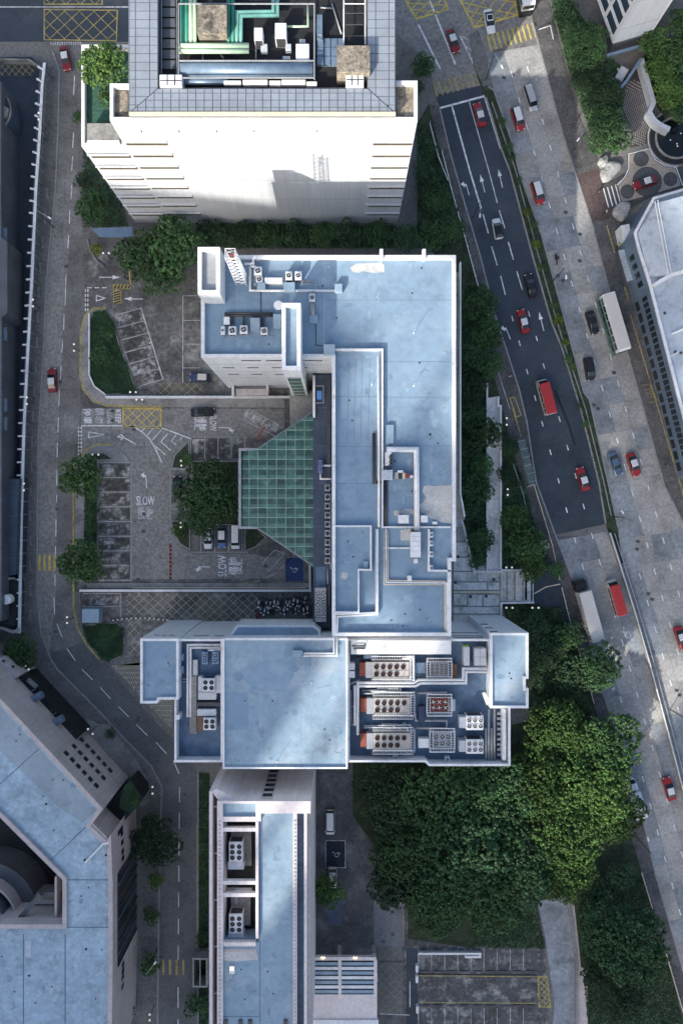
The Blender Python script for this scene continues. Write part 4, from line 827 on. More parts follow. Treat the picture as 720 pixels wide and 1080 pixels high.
sbox('east_roof_mass', 272.5, 858, 309, 1120, ZS - 4.9, ZS - 0.7, blue_w); sbox('head_roof_mass', 235, 847.5, 269.5, 862, ZS - 4.9, ZS - 0.6, blue_w); sbox('head_wall', 275, 847.5, 327.5, 858, ZS - 4.9, ZS, pinkw)
sbox('link_roof_mass', 269.5, 847.5, 275, 866.5, ZS - 4.95, ZS - 0.05, pinkw)
sbox('foot_roof_mass', 235, 996, 272.5, 1120, ZS - 4.9, ZS - 0.7, blue_w)
sbox('east_parapet', 309, 858, 313, 1120, ZS - 4.9, ZS, pinkw); sbox('gutter', 313, 858, 320.5, 1120, ZS - 4.9, ZS - 2.0, blue_d); sbox('east_wall', 320.5, 858, 323.5, 1120, ZS - 5, ZS - 0.2, pinkw); sbox('east_ledge', 323.5, 858, 327.5, 1120, ZS - 5, ZS - 1.4, pinkt)
for x in (231.8, 311): 
    for k in range(60): part('parapet_stud', MB().rbox((fx(x), fyS(866 + 4.2 * k), ZS), (0.32, 0.30, 0.10)), pinkt, sl)
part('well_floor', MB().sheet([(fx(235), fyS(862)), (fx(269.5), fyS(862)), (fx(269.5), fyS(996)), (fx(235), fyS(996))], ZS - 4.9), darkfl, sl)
for y0, y1 in ((862, 867), (873.5, 877.5), (929.5, 933.5), (942.5, 946.5), (994.5, 998.5)): sbox('well_beam', 235, y0, 269.5, y1, ZS - 1.0, ZS - 0.15, pinkw)
sbox('well_pad', 240, 882, 262, 925, ZS - 4.89, ZS - 4.2, concr); sbox('well_pad', 240, 950, 261, 990, ZS - 4.89, ZS - 4.2, concr)
sbox('well_slab', 237, 868, 268, 873, ZS - 4.88, ZS - 3.2, pinkt)
rsheet(sl, [(236, 1001), (270, 1001), (272, 1012), (250, 1014), (236, 1013)], ZS - 0.7, peel, 'bare_patch', 0.02); rsheet(sl, rect(236, 1001, 270, 1004), ZS - 0.7, pinkt, 'roof_patch', 0.03)
for pts in [[(274, 866), (274, 1080)], [(232, 1072), (273, 1072)]]: part('roof_seam', MB().strip(P2(pts, ZS - 0.7), 0.14, ZS - 0.69, None), seam_m, sl)
for x in (238, 253.5, 263.5, 301): part('roof_vent', MB().prism(P2(rect(x - 2, 1076.5, x + 2, 1084), ZS - 0.4), ZS - 0.69, ZS - 0.4), steel_d, sl)
# outer west screen
part('screen_wall', MB().strip([(fx(221.8), fyS(836)), (fx(221.8), fyS(1120))], 0.55, 0, ZS - 0.6), pinkw, sl)
for y in (855, 905, 955, 1005, 1055): part('screen_tie', MB().box(fx(222.6), fyS(y + 1.2), ZS - 2.5, fx(229), fyS(y), ZS - 2.0), pinkw, sl)
part('chamfer_wall', MB().prism([(fx(229), fyS(845.1)), (fx(221.8), fyS(836)), (fx(228), fyS(834)), (fx(250), fyS(845.1))], 0, ZS - 0.8), pinkw, sl)
# stair window slot on the north face
yn = ypn
xslot = (272 - 360) * kS
part('slot_recess', MB().box(fx(274), yn - 0.0, 1, fx(287), yn + 0.06, ZS - 0.9), pinkt, sl)
for k in range(10): part('slot_window', MB().box(fx(275.5), yn + 0.06, 1.6 + 2.45 * k, fx(285.5), yn + 0.12, 2.9 + 2.45 * k), glassd, sl)
for z in (6, 11, 16, 21): part('wall_joint', MB().box(fx(230), yn, z, fx(273), yn + 0.02, z + 0.07), pinkt, sl); part('wall_joint', MB().box(fx(288), yn, z, fx(330), yn + 0.02, z + 0.07), pinkt, sl)
part('north_canopy', MB().box(fx(288), yn, 4.5, fx(326), yn + 1.2, 5.1), white_c, sl)
part('screen_box', MB().ring(P2(rect(203, 1010.5, 219, 1041.5), 4), 0.3, 0, 4), concr, sl); part('screen_box_bar', MB().strip(P2([(211, 1011), (211, 1041)], 4), 0.2, 3.6, 3.98), concr, sl)
# ---------------- portico
pt = building('portico', 'low pale pink porch with blue louvre slats beside the slab building', 'building', 362, 1045)
ZO = 6.5
part('roof', MB().prism(P2(rect(324, 1049, 397.5, 1076), ZO), ZO - 0.5, ZO, bottom=True), pinkw, pt); part('front_edge', MB().prism(P2(rect(320, 1076, 399, 1090), ZO + 0.3), ZO - 0.6, ZO + 0.3, bottom=True), white_c, pt)
for k in range(6): part('edge_joint', MB().strip(P2([(330 + 13 * k, 1077), (330 + 13 * k, 1090)], ZO + 0.31), 0.05, ZO + 0.305, None), pinkt, pt)
part('beam', MB().prism(P2(rect(327, 1009.5, 396.5, 1013), ZO), ZO - 0.8, ZO, bottom=True), pinkw, pt)
for x0, x1 in ((325, 328.5), (356.5, 360), (394, 397.5)): part('beam', MB().prism(P2(rect(x0, 1013, x1, 1049), ZO), ZO - 0.8, ZO, bottom=True), pinkw, pt)
for k in range(7):
    for a, b in ((328.5, 356.5), (360, 394)):
        y = 1015 + 4.9 * k; part('slat', MB().prism(P2(rect(a, y, b, y + 3.1), ZO - 0.1), ZO - 0.25, ZO - 0.1, bottom=True), [blue_w, whitem][k % 2], pt)
        part('slat_web', MB().prism(P2(rect(a, y + 3.2, b, y + 3.7), ZO - 0.3), ZO - 0.9, ZO - 0.3, bottom=True), blue_d, pt)
for x, y in ((330, 1016), (395, 1016), (330, 1074), (395, 1074), (358, 998), (393.5, 998)): 
    q = W(x, y); part('column', MB().rbox((q.x, q.y, 0), (0.7, 0.7, ZO - 0.8 if y > 1000 else 3.2)), pinkt, pt)
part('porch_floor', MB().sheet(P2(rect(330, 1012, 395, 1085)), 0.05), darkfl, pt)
# ---------------- octagonal building at bottom left
oc = building('octagonal_building', 'octagonal pink tiled building with pale blue roof and round atrium at bottom left', 'building', 60, 930)
ZE = 17.0
EP = [(-120, 615), (0, 736), (57, 797), (109, 853), (96, 871), (113, 887), (117, 880), (119, 930), (119, 1030), (117, 1130), (-300, 1130), (-300, 975), (66, 975), (66, 928), (0, 862), (-60, 802), (-200, 660)]
pe = ccw(P2(EP, ZE))
part('wall', MB().prism(pe, 0, ZE - 0.6, top=False), pinkt, oc); part('roof', MB().sheet(pe, ZE - 0.6), mat('octagon roof paint', (0.315, 0.425, 0.51), 0.65, 0.14, 0.2, 0.12, 1.2, stain=(0.42, 0.52, 0.60), stain_amt=0.7, stain_scale=0.3, grime=(0.22, 0.4)), oc); part('parapet', MB().ring(pe, 0.75, ZE - 0.596, ZE), pinkt, oc)
part('roof_inlay', MB().sheet(P2([(0, 745), (55, 804), (101, 854), (88, 868), (60, 850), (28, 818), (0, 792)], ZE - 0.59), ZE - 0.59), mat('roof paint grey blue', (0.27, 0.33, 0.38), 0.65, 0.1, 0.2, 0.06, 1, stain=(0.33, 0.39, 0.44), stain_amt=0.5, stain_scale=0.2), oc)
for pts in [[(-2, 829), (41, 790)], [(52, 909), (97, 866)], [(68, 928), (117, 928)], [(68, 978), (117, 978)], [(69, 985), (69, 1080)], [(25, 985), (25, 1080)]]: part('roof_seam', MB().strip(P2(pts, ZE - 0.58), 0.16, ZE - 0.575, None), seam_m, oc)
part('roof_edge_wall', MB().strip(P2([(90, 910), (109, 890), (115, 889)], ZE + 0.1), 0.28, ZE - 0.57, ZE + 0.1), white_c, oc)
for x, y in [(49, 848), (112, 902), (31, 1029), (91, 1001), (89.5, 907)]: q = W(x, y, ZE - 0.57); part('roof_drain', MB().cyl((q.x, q.y, ZE - 0.575), 0.22, 0.02, 10), black, oc)
part('roof_patch', MB().sheet(P2([(27, 992), (33, 992), (33, 1010), (27, 1010)], ZE - 0.57), ZE - 0.57), seam_l, oc)
# windows on the north-east face, square and deep
A_, B_ = P2([(57, 797), (109, 853)], ZE)
A3, B3 = Vector(A_), Vector(B_); L3 = (B3 - A3).length
for r_i, z in enumerate((12.2, 7.9, 3.6)):
    for k in range(6): 
        for w_ in win_row(oc, A_, B_, [0.09 + 0.125 * k], z, 0.95, 1.35, glassd, 0.07): pass
for z in (15.0, 10.6, 6.3): 
    e = (B3 - A3).normalized(); n2 = Vector((-e.y, e.x)); c = (A3 + B3) / 2 + n2 * 0.04
    part('wall_band', MB().rbox((c.x, c.y, z), (L3 - 0.3, 0.08, 0.2), math.atan2(e.y, e.x)), pinkt, oc)
A_, B_ = P2([(113, 887), (117, 880)], ZE)
A_, B_ = P2([(117, 880), (119, 930)], ZE)
win_row(oc, A_, B_, [0.3, 0.5, 0.7, 0.85], 9.5, 0.9, 1.5, glassd, 0.07); win_row(oc, A_, B_, [0.2], 9.5, 0.9, 3.2, glassd, 0.07)
A_, B_ = P2([(119, 930), (119, 1030)], ZE)
part('glass_front', MB().box(A_[0], B_[1], 0.5, A_[0] + 0.08, A_[1], 14.0), glassd, oc)
for k in range(9): part('glass_mullion', MB().box(A_[0] + 0.08, A_[1] + (B_[1] - A_[1]) * k / 8 - 0.08, 0.5, A_[0] + 0.2, A_[1] + (B_[1] - A_[1]) * k / 8 + 0.08, 14), ductb if k % 3 == 1 else steel_d, oc)
A_, B_ = P2([(119, 1030), (117, 1130)], ZE); win_row(oc, A_, B_, [0.1, 0.17, 0.24, 0.34], 9.5, 0.9, 1.5, glassd, 0.07)
part('recess_roof', MB().prism(P2([(108, 854), (135, 826), (146, 840), (147, 848), (115, 885), (97, 871)], 8.0), 0, 8.0), darkfl, oc); part('recess_planter', MB().prism(P2([(131, 829), (138, 823), (147, 838), (146, 848), (139, 858), (125, 852)], 8.4), 8.0, 8.4), lawn, oc)
part('recess_bench', MB().strip(P2([(95, 870), (113, 888)], ZE - 0.2), 1.1, ZE - 1.5, ZE - 0.2), pinkt, oc)
part('recess_step', MB().strip(P2([(100, 866), (118, 883)], 8.6), 0.4, 8.0, 8.6), steel_d, oc)
# sunken front: dark glass roof with two ducts
part('glass_hall', MB().prism(P2([(-40, 742), (27, 712), (86, 775), (56, 800)], 6.0), 0, 6.0), darkfl, oc)
for k in range(6): part('hall_rib', MB().strip(P2([(0 + 9 * k, 735 + 11.5 * k), (24 + 10.5 * k, 716 + 11 * k)], 6.1), 0.10, 6.0, 6.12), grey_d, oc)
part('white_fin', MB().strip(P2([(29, 717), (38.5, 725)], 6.6), 0.7, 6.0, 6.6), concr, oc)
part('annex', MB().prism(P2([(-60, 740), (-60, 700), (2, 694), (22, 712), (0, 726)], 7.5), 0, 7.5), pinkt, oc)
for x, y in [(4, 697), (14, 703), (3, 712)]: part('annex_window', MB().prism(P2([(x - 2, y), (x, y - 1.5), (x + 2.2, y), (x, y + 1.8)], 7.56), 7.5, 7.56), glassd, oc)
for a, b in [((26, 743), (45, 732)), ((50, 767), (67, 757))]: part('round_duct', MB().tube([W(*a, 7.6), W(*b, 7.6)], 0.72, 14), ductb, oc); part('duct_rail', MB().strip(P2([(a[0] - 5, a[1] - 5), (b[0] - 8, b[1] - 5)], 6.3), 0.15, 6.0, 6.3), concr, oc)
# round atrium
part('atrium_floor', MB().sheet(P2([(-60, 800), (0, 862), (66, 928), (66, 975), (-60, 975)], 2), 2.0), darkfl, oc)
ca = W(-14, 962, 8)
for r0, r1, z0, z1, m in ((32, 33.6, 2, 13.5, grey_d), (40, 42, 2, 12, pinkt), (41, 56, 2, 9, grey_d), (50, 53, 2, 7.0, pinkt)):
    part('curved_terrace', MB().annulus(ca, r0 * 0.178, r1 * 0.178, z0, z1, math.radians(-8), math.radians(100), 40), m, oc)
part('curved_floor', MB().annulus(ca, 0.0, 31.9 * 0.178, 2, 8, math.radians(-8), math.radians(100), 30), mat('atrium slate', (0.055, 0.06, 0.07), 0.7, 0.2, 0.4, 0.15, 2), oc)
for k, y in enumerate((941, 949, 957, 965)): part('atrium_gallery', MB().prism(P2([(40 - 5 * k, y), (65.5, y), (65.5, y + 4.5), (36 - 5 * k, y + 4.5)], 13 - 2.6 * k), 10 - 2.6 * k, 13 - 2.6 * k), [grey_d, pinkt][k % 2], oc)
part('atrium_brace', MB().strip(P2([(18, 972), (43, 944)], 14.5), 0.8, 13.8, 14.5), grey_d, oc); part('atrium_post', MB().strip(P2([(59, 925), (59, 968)], 15), 0.35, 5, 15), pinkt, oc)
part('atrium_sill', MB().prism(P2([(-60, 969.5), (65.5, 969.5), (65.5, 974.5), (-60, 974.5)], 15.8), 15.2, 15.8), pinkt, oc)
for x in (2, 18): part('atrium_light', MB().prism(P2(rect(x - 2.4, 963.5, x + 2.4, 966.5), 8.3), 8.0, 8.3), whitem, oc)
# ---------------- white tower at top right
ne = building('corner_tower', 'tall white tower with striped window side in the top right corner', 'building', 655, 20)
pn = ccw(P2([(639, 57), (678, 46), (760, -120), (640, -160), (612, -20)]))
part('wall', MB().prism(pn, 3.5, 60), white, ne)
A_, B_ = P2([(639, 57), (612, -20)]); 
for k in range(13):
    a = A_ + (B_ - A_) * 0.06; b = A_ + (B_ - A_) * 0.94
    for u0, u1 in ((0.06, 0.30), (0.36, 0.62), (0.68, 0.94)):
        a = A_ + (B_ - A_) * u0; b = A_ + (B_ - A_) * u1; part('window_band', MB().strip([a, b], 0.24, 5.0 + 3.3 * k, 7.0 + 3.3 * k), glassb, ne)
A2, B2 = P2([(639, 57), (678, 46)])
for z in (8, 16, 24, 32, 40): part('wall_joint', MB().strip([A2 + (B2 - A2) * 0.03, A2 + (B2 - A2) * 0.97], 0.06, z, z + 0.08), concr, ne)
e2 = (B2 - A2); part('corner_fin', MB().strip([B2, B2 + (P2([(720, -40)])[0] - B2) * 0.12], 0.4, 3.5, 60), white_c, ne)
part('podium', MB().prism(P2([(640, 58), (677, 47), (690, 30), (636, 20)]), 0, 3.5), grey_d, ne); part('podium_edge', MB().strip(P2([(639.5, 58), (677.5, 47.5)], 3.6), 0.5, 3.0, 3.6), ductb, ne)
# ---------------- long pale roofed building on the right
eb = building('pale_roofed_building', 'long building with pale metal roof and louvred side at the right edge', 'building', 712, 330)
ZH = 9.0
pb = ccw(P2([(668, 245), (688, 208), (800, 175), (800, 560), (735, 500), (684, 300), (672, 262)], ZH))
part('wall', MB().prism(pb, 0, ZH - 0.4, top=False), ductb, eb)
palem = mat('pale metal roof', (0.40, 0.455, 0.51), 0.5, 0.1, 0.15, 0.06, 1.2, stain=(0.30, 0.35, 0.40), stain_amt=0.6, stain_scale=0.25, grime=(0.3, 0.3))
part('roof', MB().sheet(pb, ZH - 0.4), palem, eb); part('parapet', MB().ring(pb, 0.5, ZH - 0.396, ZH), whitem, eb)
part('ridge_roof', MB().add([W(689, 212, ZH), W(672, 246, ZH), W(684, 292, ZH), W(700, 292, ZH), W(692, 214, ZH + 1.6), W(705, 288, ZH + 1.6), W(760, 196, ZH + 1.6), W(770, 268, ZH + 1.6)], [(0, 1, 4), (1, 2, 5, 4), (2, 3, 5), (4, 5, 7, 6), (3, 7, 5)]), palem, eb)
part('ridge_rail', MB().tube([W(690, 212, ZH + 1.7), W(704, 288, ZH + 1.7)], 0.1, 6), white_c, eb); part('ridge_rail', MB().tube([W(693, 211, ZH + 1.7), W(707, 287, ZH + 1.7)], 0.1, 6), white_c, eb)
part('roof_step_edge', MB().strip(P2([(690, 300), (710, 288), (728, 284)], ZH + 0.8), 0.7, ZH - 0.3, ZH + 0.8), whitem, eb)
for x, y in [(701, 330), (712, 371), (718, 372)]: q = W(x, y, ZH); part('roof_drain', MB().cyl((q.x, q.y, ZH - 0.39), 0.25, 0.25, 8), steel_d, eb)
part('roof_rod', MB().tube([W(706, 376, ZH), W(715, 371, ZH + 0.2)], 0.07), whitem, eb); part('roof_rod', MB().tube([W(708, 352, ZH), W(722, 346, ZH + 0.2)], 0.2), whitem, eb)
for k in range(5): part('roof_seam', MB().strip(P2([(692 + 12 * k, 306 + 46 * k), (730, 297 + 46 * k)], ZH - 0.39), 0.1, ZH - 0.385, None), seam_l, eb)
A_, B_ = P2([(735, 500), (684, 300)], ZH)
win_row(eb, A_, B_, [0.02 + 0.032 * k for k in range(30)], 4.6, 0.85, 2.2, glassd, 0.08); win_row(eb, A_, B_, [0.05 + 0.0633 * k for k in range(15)], 1.0, 1.7, 1.6, glassd, 0.08)
A_, B_ = P2([(684, 300), (672, 262)], ZH); win_row(eb, A_, B_, [0.15, 0.4, 0.65, 0.9], 4.4, 1.0, 2.2, glassd, 0.08)
part('side_ledge', MB().strip(P2([(675, 300), (726, 500)], 4.0), 1.0, 3.5, 4.0), ductb, eb)
part('lean_to', MB().prism(P2([(654, 238), (663, 236), (667, 256), (658, 258)], 3.4), 0, 3.4), whitem, eb)
for k in range(9): part('shed_roof_panel', MB().prism(P2([(651.5 + 1.05 * k, 264 + 3.7 * k), (660 + 1.2 * k, 262.5 + 3.5 * k), (661 + 1.2 * k, 265.7 + 3.5 * k), (652.4 + 1.05 * k, 267.4 + 3.7 * k)], 3.0), 2.85, 3.0, bottom=True), palem, eb)
part('shed', MB().prism(P2([(652, 264), (660, 263), (671, 296), (661, 299)], 2.8), 0, 2.8), grey_d, eb)
# ---------------- dark building beyond the fence at the left edge
wb = building('dark_forecourt_building', 'dark building with blue glass roof along the left edge', 'building', 2, 430)
part('wall', MB().prism(P2([(-200, 86), (1.5, 86), (1.5, 250), (8, 255), (8, 330), (2, 335), (2, 655), (-200, 655)], 8), 0, 8), grey_d, wb)
part('blue_roof', MB().prism(P2([(-40, 505), (20, 505), (17, 606), (-40, 612)], 5.0), 0, 5.0), blue_n, wb); part('roof_ledge', MB().strip(P2([(-40, 613), (15, 610)], 5.2), 0.35, 4.6, 5.2), concr, wb)
for y in (520, 545, 570, 590): part('roof_seam', MB().strip(P2([(-20, y), (18, y - 1)], 5.02), 0.06, 5.01, None), seam_m, wb)
q = W(-12, 116, 6); part('round_bay', MB().cyl((q.x, q.y, 0), 4.3, 6.0, 36), blue_n, wb); part('round_bay_rim', MB().annulus(q, 4.15, 4.4, 5.8, 6.1, 0, 2 * math.pi, 36), concr, wb)
part('bay_beam', MB().prism(P2([(-6, 104), (9, 114), (6, 124), (-8, 120)], 6.6), 6.0, 6.6), concr, wb)
for y in (240, 262, 345, 420, 440): part('side_window', MB().prism(P2(rect(2, y, 7, y + 14), 7), 6.5, 7.02), ductb, wb)
q = W(8, 632, 6); part('round_tank', MB().cyl((q.x, q.y, 5.0), 0.95, 1.6, 20), whitem, wb); part('tank_deck', MB().prism(P2([(-40, 614), (16, 612), (15, 660), (-40, 655)], 4.6), 0, 4.6), darkfl, wb)
part('curved_edge', MB().strip(P2([(-10, 660), (4, 663), (14, 667), (19, 664)], 4.8), 0.5, 4.0, 4.8), concr, wb)
fc = struct('forecourt', MB().prism(P2([(-200, 60), (34, 60), (42, 70), (30, 330), (22, 560), (20, 664), (-200, 664)]), -0.2, 0.02), asphalt)
hatch_box(fc, [(-14, 80), (37, 80), (34, 62), (-14, 61)], 7, 2.4, 0.1, paint_yd, False, z=0.035); hatch_box(fc, [(6, 378), (19, 378), (20, 324), (7, 322)], 2, 7, 0.09, paint_yd, False, z=0.035)
# fence with out-rigger arms between the forecourt and the street
fn = thing('ribbed_fence', 'long pale fence with projecting arms along the left street', 'fence', W(34, 360))
FL = [(47, 66), (44.5, 90), (42, 140), (38, 200), (33.5, 300), (29, 380), (25.5, 450), (22.8, 540), (20.5, 668)]
FZ = 3.4
part('rail', MB().strip(P2(FL, FZ), 0.5, FZ - 0.25, FZ), white_c, fn); part('base_wall', MB().strip(P2(FL, 0.5), 0.3, 0, 0.6), concr, fn)
part('mesh_panel', MB().strip(P2([(x - 0.8, y) for x, y in FL], 2.4), 0.05, 0.6, FZ - 0.3), ductb, fn)
yy = 74
while yy < 668:
    x = lerp_edge(FL, yy); up = max(0.0, (300 - yy) / 300)
    a = W(x, yy, FZ); tip = W(x - 5.6, yy - 6 * up, FZ + 0.5)
    part('arm', MB().strip([a.to_2d(), tip.to_2d()], 0.32, FZ - 0.05, FZ + 0.15), white_c, fn); part('post', MB().rbox((a.x, a.y, 0), (0.16, 0.16, FZ - 0.3)), steel, fn)
    part('arm_head', MB().rbox((tip.x, tip.y, FZ - 0.1), (0.42, 0.32, 0.34)), whitem, fn)
    yy += 12.6 if yy < 220 else 13.8
part('corner_rail', MB().strip(P2([(0, 61), (30, 61.5), (40, 68), (46, 76)], 2), 0.25, 0, 1.6), concr, fn)

# ---------------- wear on the flat roofs: drains, dull patches, thin cracks
damp = mat('damp roof paint', (0.185, 0.275, 0.36), 0.45, 0.12, 0.3, 0.1, 2, grime=(0.2, 0.4)); faded = mat('faded roof paint', (0.250, 0.345, 0.430), 0.75, 0.12, 0.3, 0.12, 2, grime=(0.2, 0.5))
def wear(par, areas, z, seed, k=6):
    g = random.Random(seed)
    for x0, y0, x1, y1 in areas:
        for i in range(k):
            cx, cy = g.uniform(x0, x1), g.uniform(y0, y1); rx = min(g.uniform(1.5, 7), cx - x0, x1 - cx); ry = min(g.uniform(1.5, 7), cy - y0, y1 - cy)
            if rx > 1 and ry > 1: rsheet(par, blob(cx, cy, rx * 0.8, ry * 0.8, g.random(), 18, 0.22), z, g.choice((damp, faded, faded)), 'roof_patch', 0.009 + 0.0011 * i)
        for i in range(2):
            q = W(g.uniform(x0 + 2, x1 - 2), g.uniform(y0 + 2, y1 - 2), z); part('roof_drain', MB().cyl((q.x, q.y, z + 0.003), 0.16, 0.03, 10), steel_d, par)
        for i in range(3):
            cx, cy = g.uniform(x0, x1), g.uniform(y0, y1); pts = [(cx, cy)]
            for s_ in range(5): pts.append((min(x1, max(x0, pts[-1][0] + g.uniform(-3, 5))), min(y1, max(y0, pts[-1][1] + g.uniform(-5, 3)))))
            part('roof_seam', MB().strip(P2(pts, z), 0.05, z + 0.024 + 0.001 * i, None), seam_m if i else seam_l, par)
wear(mbk, [(218, 310, 290, 372), (320, 275, 400, 360), (406, 275, 474, 440), (355, 375, 396, 550), (410, 480, 436, 540), (445, 445, 474, 508), (354, 560, 388, 598), (360, 652, 465, 668), (410, 620, 465, 650), (440, 360, 474, 470)], ZT, 3)
wear(sw, [(238, 678, 300, 805), (300, 700, 362, 805)], 24.6, 5, 9); wear(sw, [(152, 680, 184, 735)], 22.7, 6, 4); wear(sw, [(522, 674, 552, 742)], 22.9, 7, 6)
wear(sl, [(277, 866, 306, 1075), (238, 1016, 270, 1070)], ZS - 0.7, 8, 8); wear(oc, [(5, 760, 40, 785), (40, 820, 90, 860), (72, 932, 114, 975), (72, 985, 114, 1075), (28, 985, 66, 1075), (0, 985, 22, 1075), (20, 815, 60, 880)], ZE - 0.585, 9, 1)
# windows on the faces turned away from the photograph's viewpoint
for (a, b, zt, par, n) in [((480.5, 592), (480.5, 269), ZT + 0.9, mbk, 16), ((480.5, 269), (212, 269), ZT + 0.9, mbk, 13), ((212, 269), (212, 377), ZT + 0.9, mbk, 5), ((235, 811), (366.5, 811), 24.95, sw, 6), ((452, 808), (538, 808), 22.4, sw, 4), ((557, 747), (557, 726), 23.4, sw, 2)]:
    A_, B_ = P2([a, b], zt)
    for z in (18.0, 13.8, 9.6, 5.4): win_row(par, B_, A_, [(k + 0.5) / n for k in range(n)], z, 1.9, 1.5, glassb, 0.06)
# ================================================================== TOWERS BEYOND THE FRAME (unseen, inferred from the shade; heights, openings and bridges shaped to cast it)
AX, BX = Vector((0.53, 0.848)), Vector((0.848, -0.53))      # along the shadows, across them
def sb(s, b): return AX * s + BX * b
far_wall = mat('far tower wall', (0.45, 0.44, 0.42), 0.8, 0.1, 0.05, 0.05, 0.5)
def add_shade_tower(label, b0, b1, masses, s0=-330.0, dep=24.0):  # gates and floating bridges are made up to shape the sun patches
    masses = [(z0 + (80.8 if z0 else 0), z1 + 80.8, d) for z0, z1, d in masses]
    t = thing('shade_tower', label, 'tower', (*sb(s0 - dep / 2, (b0 + b1) / 2), 0), 0, 'unseen shade-casting towers beyond the bottom left of the view')
    for z0, z1, d in masses:
        part('tower_wall', MB().prism([sb(s0, b0), sb(s0, b1), sb(s0 - d, b1), sb(s0 - d, b0)], z0, z1, bottom=True), far_wall, t)
        k = 0
        z = z0 + 1.2
        while z < z1 - 2.5:
            part('window_band', MB().strip([sb(s0 + 0.06, b0 + 0.6), sb(s0 + 0.06, b1 - 0.6)], 0.1, z, z + 1.5), glassb, t); z += 7.0
add_shade_tower('broad unseen tower farthest left, height set to shade the left street', -160, -72, [(0, 146, 24)])
add_shade_tower('unseen tower, height set to shade the foot of the white tower', -72, -40, [(0, 144, 24)])
add_shade_tower('tall unseen tower, height set to shade the middle of the main block', -40, -17, [(0, 155.5, 24)])
add_shade_tower('unseen tower with an added high mass to shade the corner tower', -17, -10, [(0, 155.5, 24), (172, 260, 4)])
add_shade_tower('narrow unseen tower with a sun gap below an added shade mass', -10, 1.5, [(0, 149, 24), (168, 260, 4)])
add_shade_tower('slender unseen tower added for the dark band between two lower ones', 1.5, 3.4, [(0, 260, 24)])
add_shade_tower('mid-height unseen tower with an added shade mass above a sun gap', 3.4, 11, [(0, 151.5, 24), (169, 260, 4)])
add_shade_tower('unseen gate tower, narrow high opening shaped to let a sun band through', 11, 17.5, [(0, 106, 24), (139, 178, 6)])
add_shade_tower('unseen slab tower shading the strip between two sun bands', 17.5, 19.0, [(0, 176, 24)])
add_shade_tower('unseen gate tower, low wide opening shaped to light the slab roof', 19.0, 26, [(0, 98, 24), (131, 166, 6)])
add_shade_tower('tall plain unseen slab tower, height set to shade right of the gates', 26, 36, [(0, 165, 24)])
add_shade_tower('thin unseen gate tower, small opening shaped to light the penthouse', 36, 40.5, [(0, 121, 24), (136, 155, 6)])
add_shade_tower('plain unseen tower, height set to shade before the wide gate', 40.5, 50, [(0, 150, 24)])
add_shade_tower('wide unseen gate block, opening and bridge shaped to light the grove', 50, 77, [(0, 97, 24), (118.5, 140, 4)])
add_shade_tower('unseen tower farthest right, height set to shade the dense round trees', 77, 150, [(0, 120, 24)])
# ================================================================== TREES
def leafmat(name, c, c2, trans=0.0):
    m = mat(name, c, 0.62, 0.38, 0.35, 0.3, 1.0, rand=0.5, spec=0.25, stain=c2, stain_amt=0.75, stain_scale=0.4); return m
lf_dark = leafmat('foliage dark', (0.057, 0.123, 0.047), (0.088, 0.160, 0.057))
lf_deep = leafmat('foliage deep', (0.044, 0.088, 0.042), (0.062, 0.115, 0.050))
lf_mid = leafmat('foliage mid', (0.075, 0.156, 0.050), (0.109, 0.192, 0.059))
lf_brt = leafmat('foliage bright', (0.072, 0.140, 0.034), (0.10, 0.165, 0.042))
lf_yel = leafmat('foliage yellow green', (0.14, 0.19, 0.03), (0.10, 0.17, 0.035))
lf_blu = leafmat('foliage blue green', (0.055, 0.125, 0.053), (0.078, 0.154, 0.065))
bark = mat('bark', (0.07, 0.055, 0.042), 0.9, 0.3, 1.0, 0.3, 6, bump=0.5)
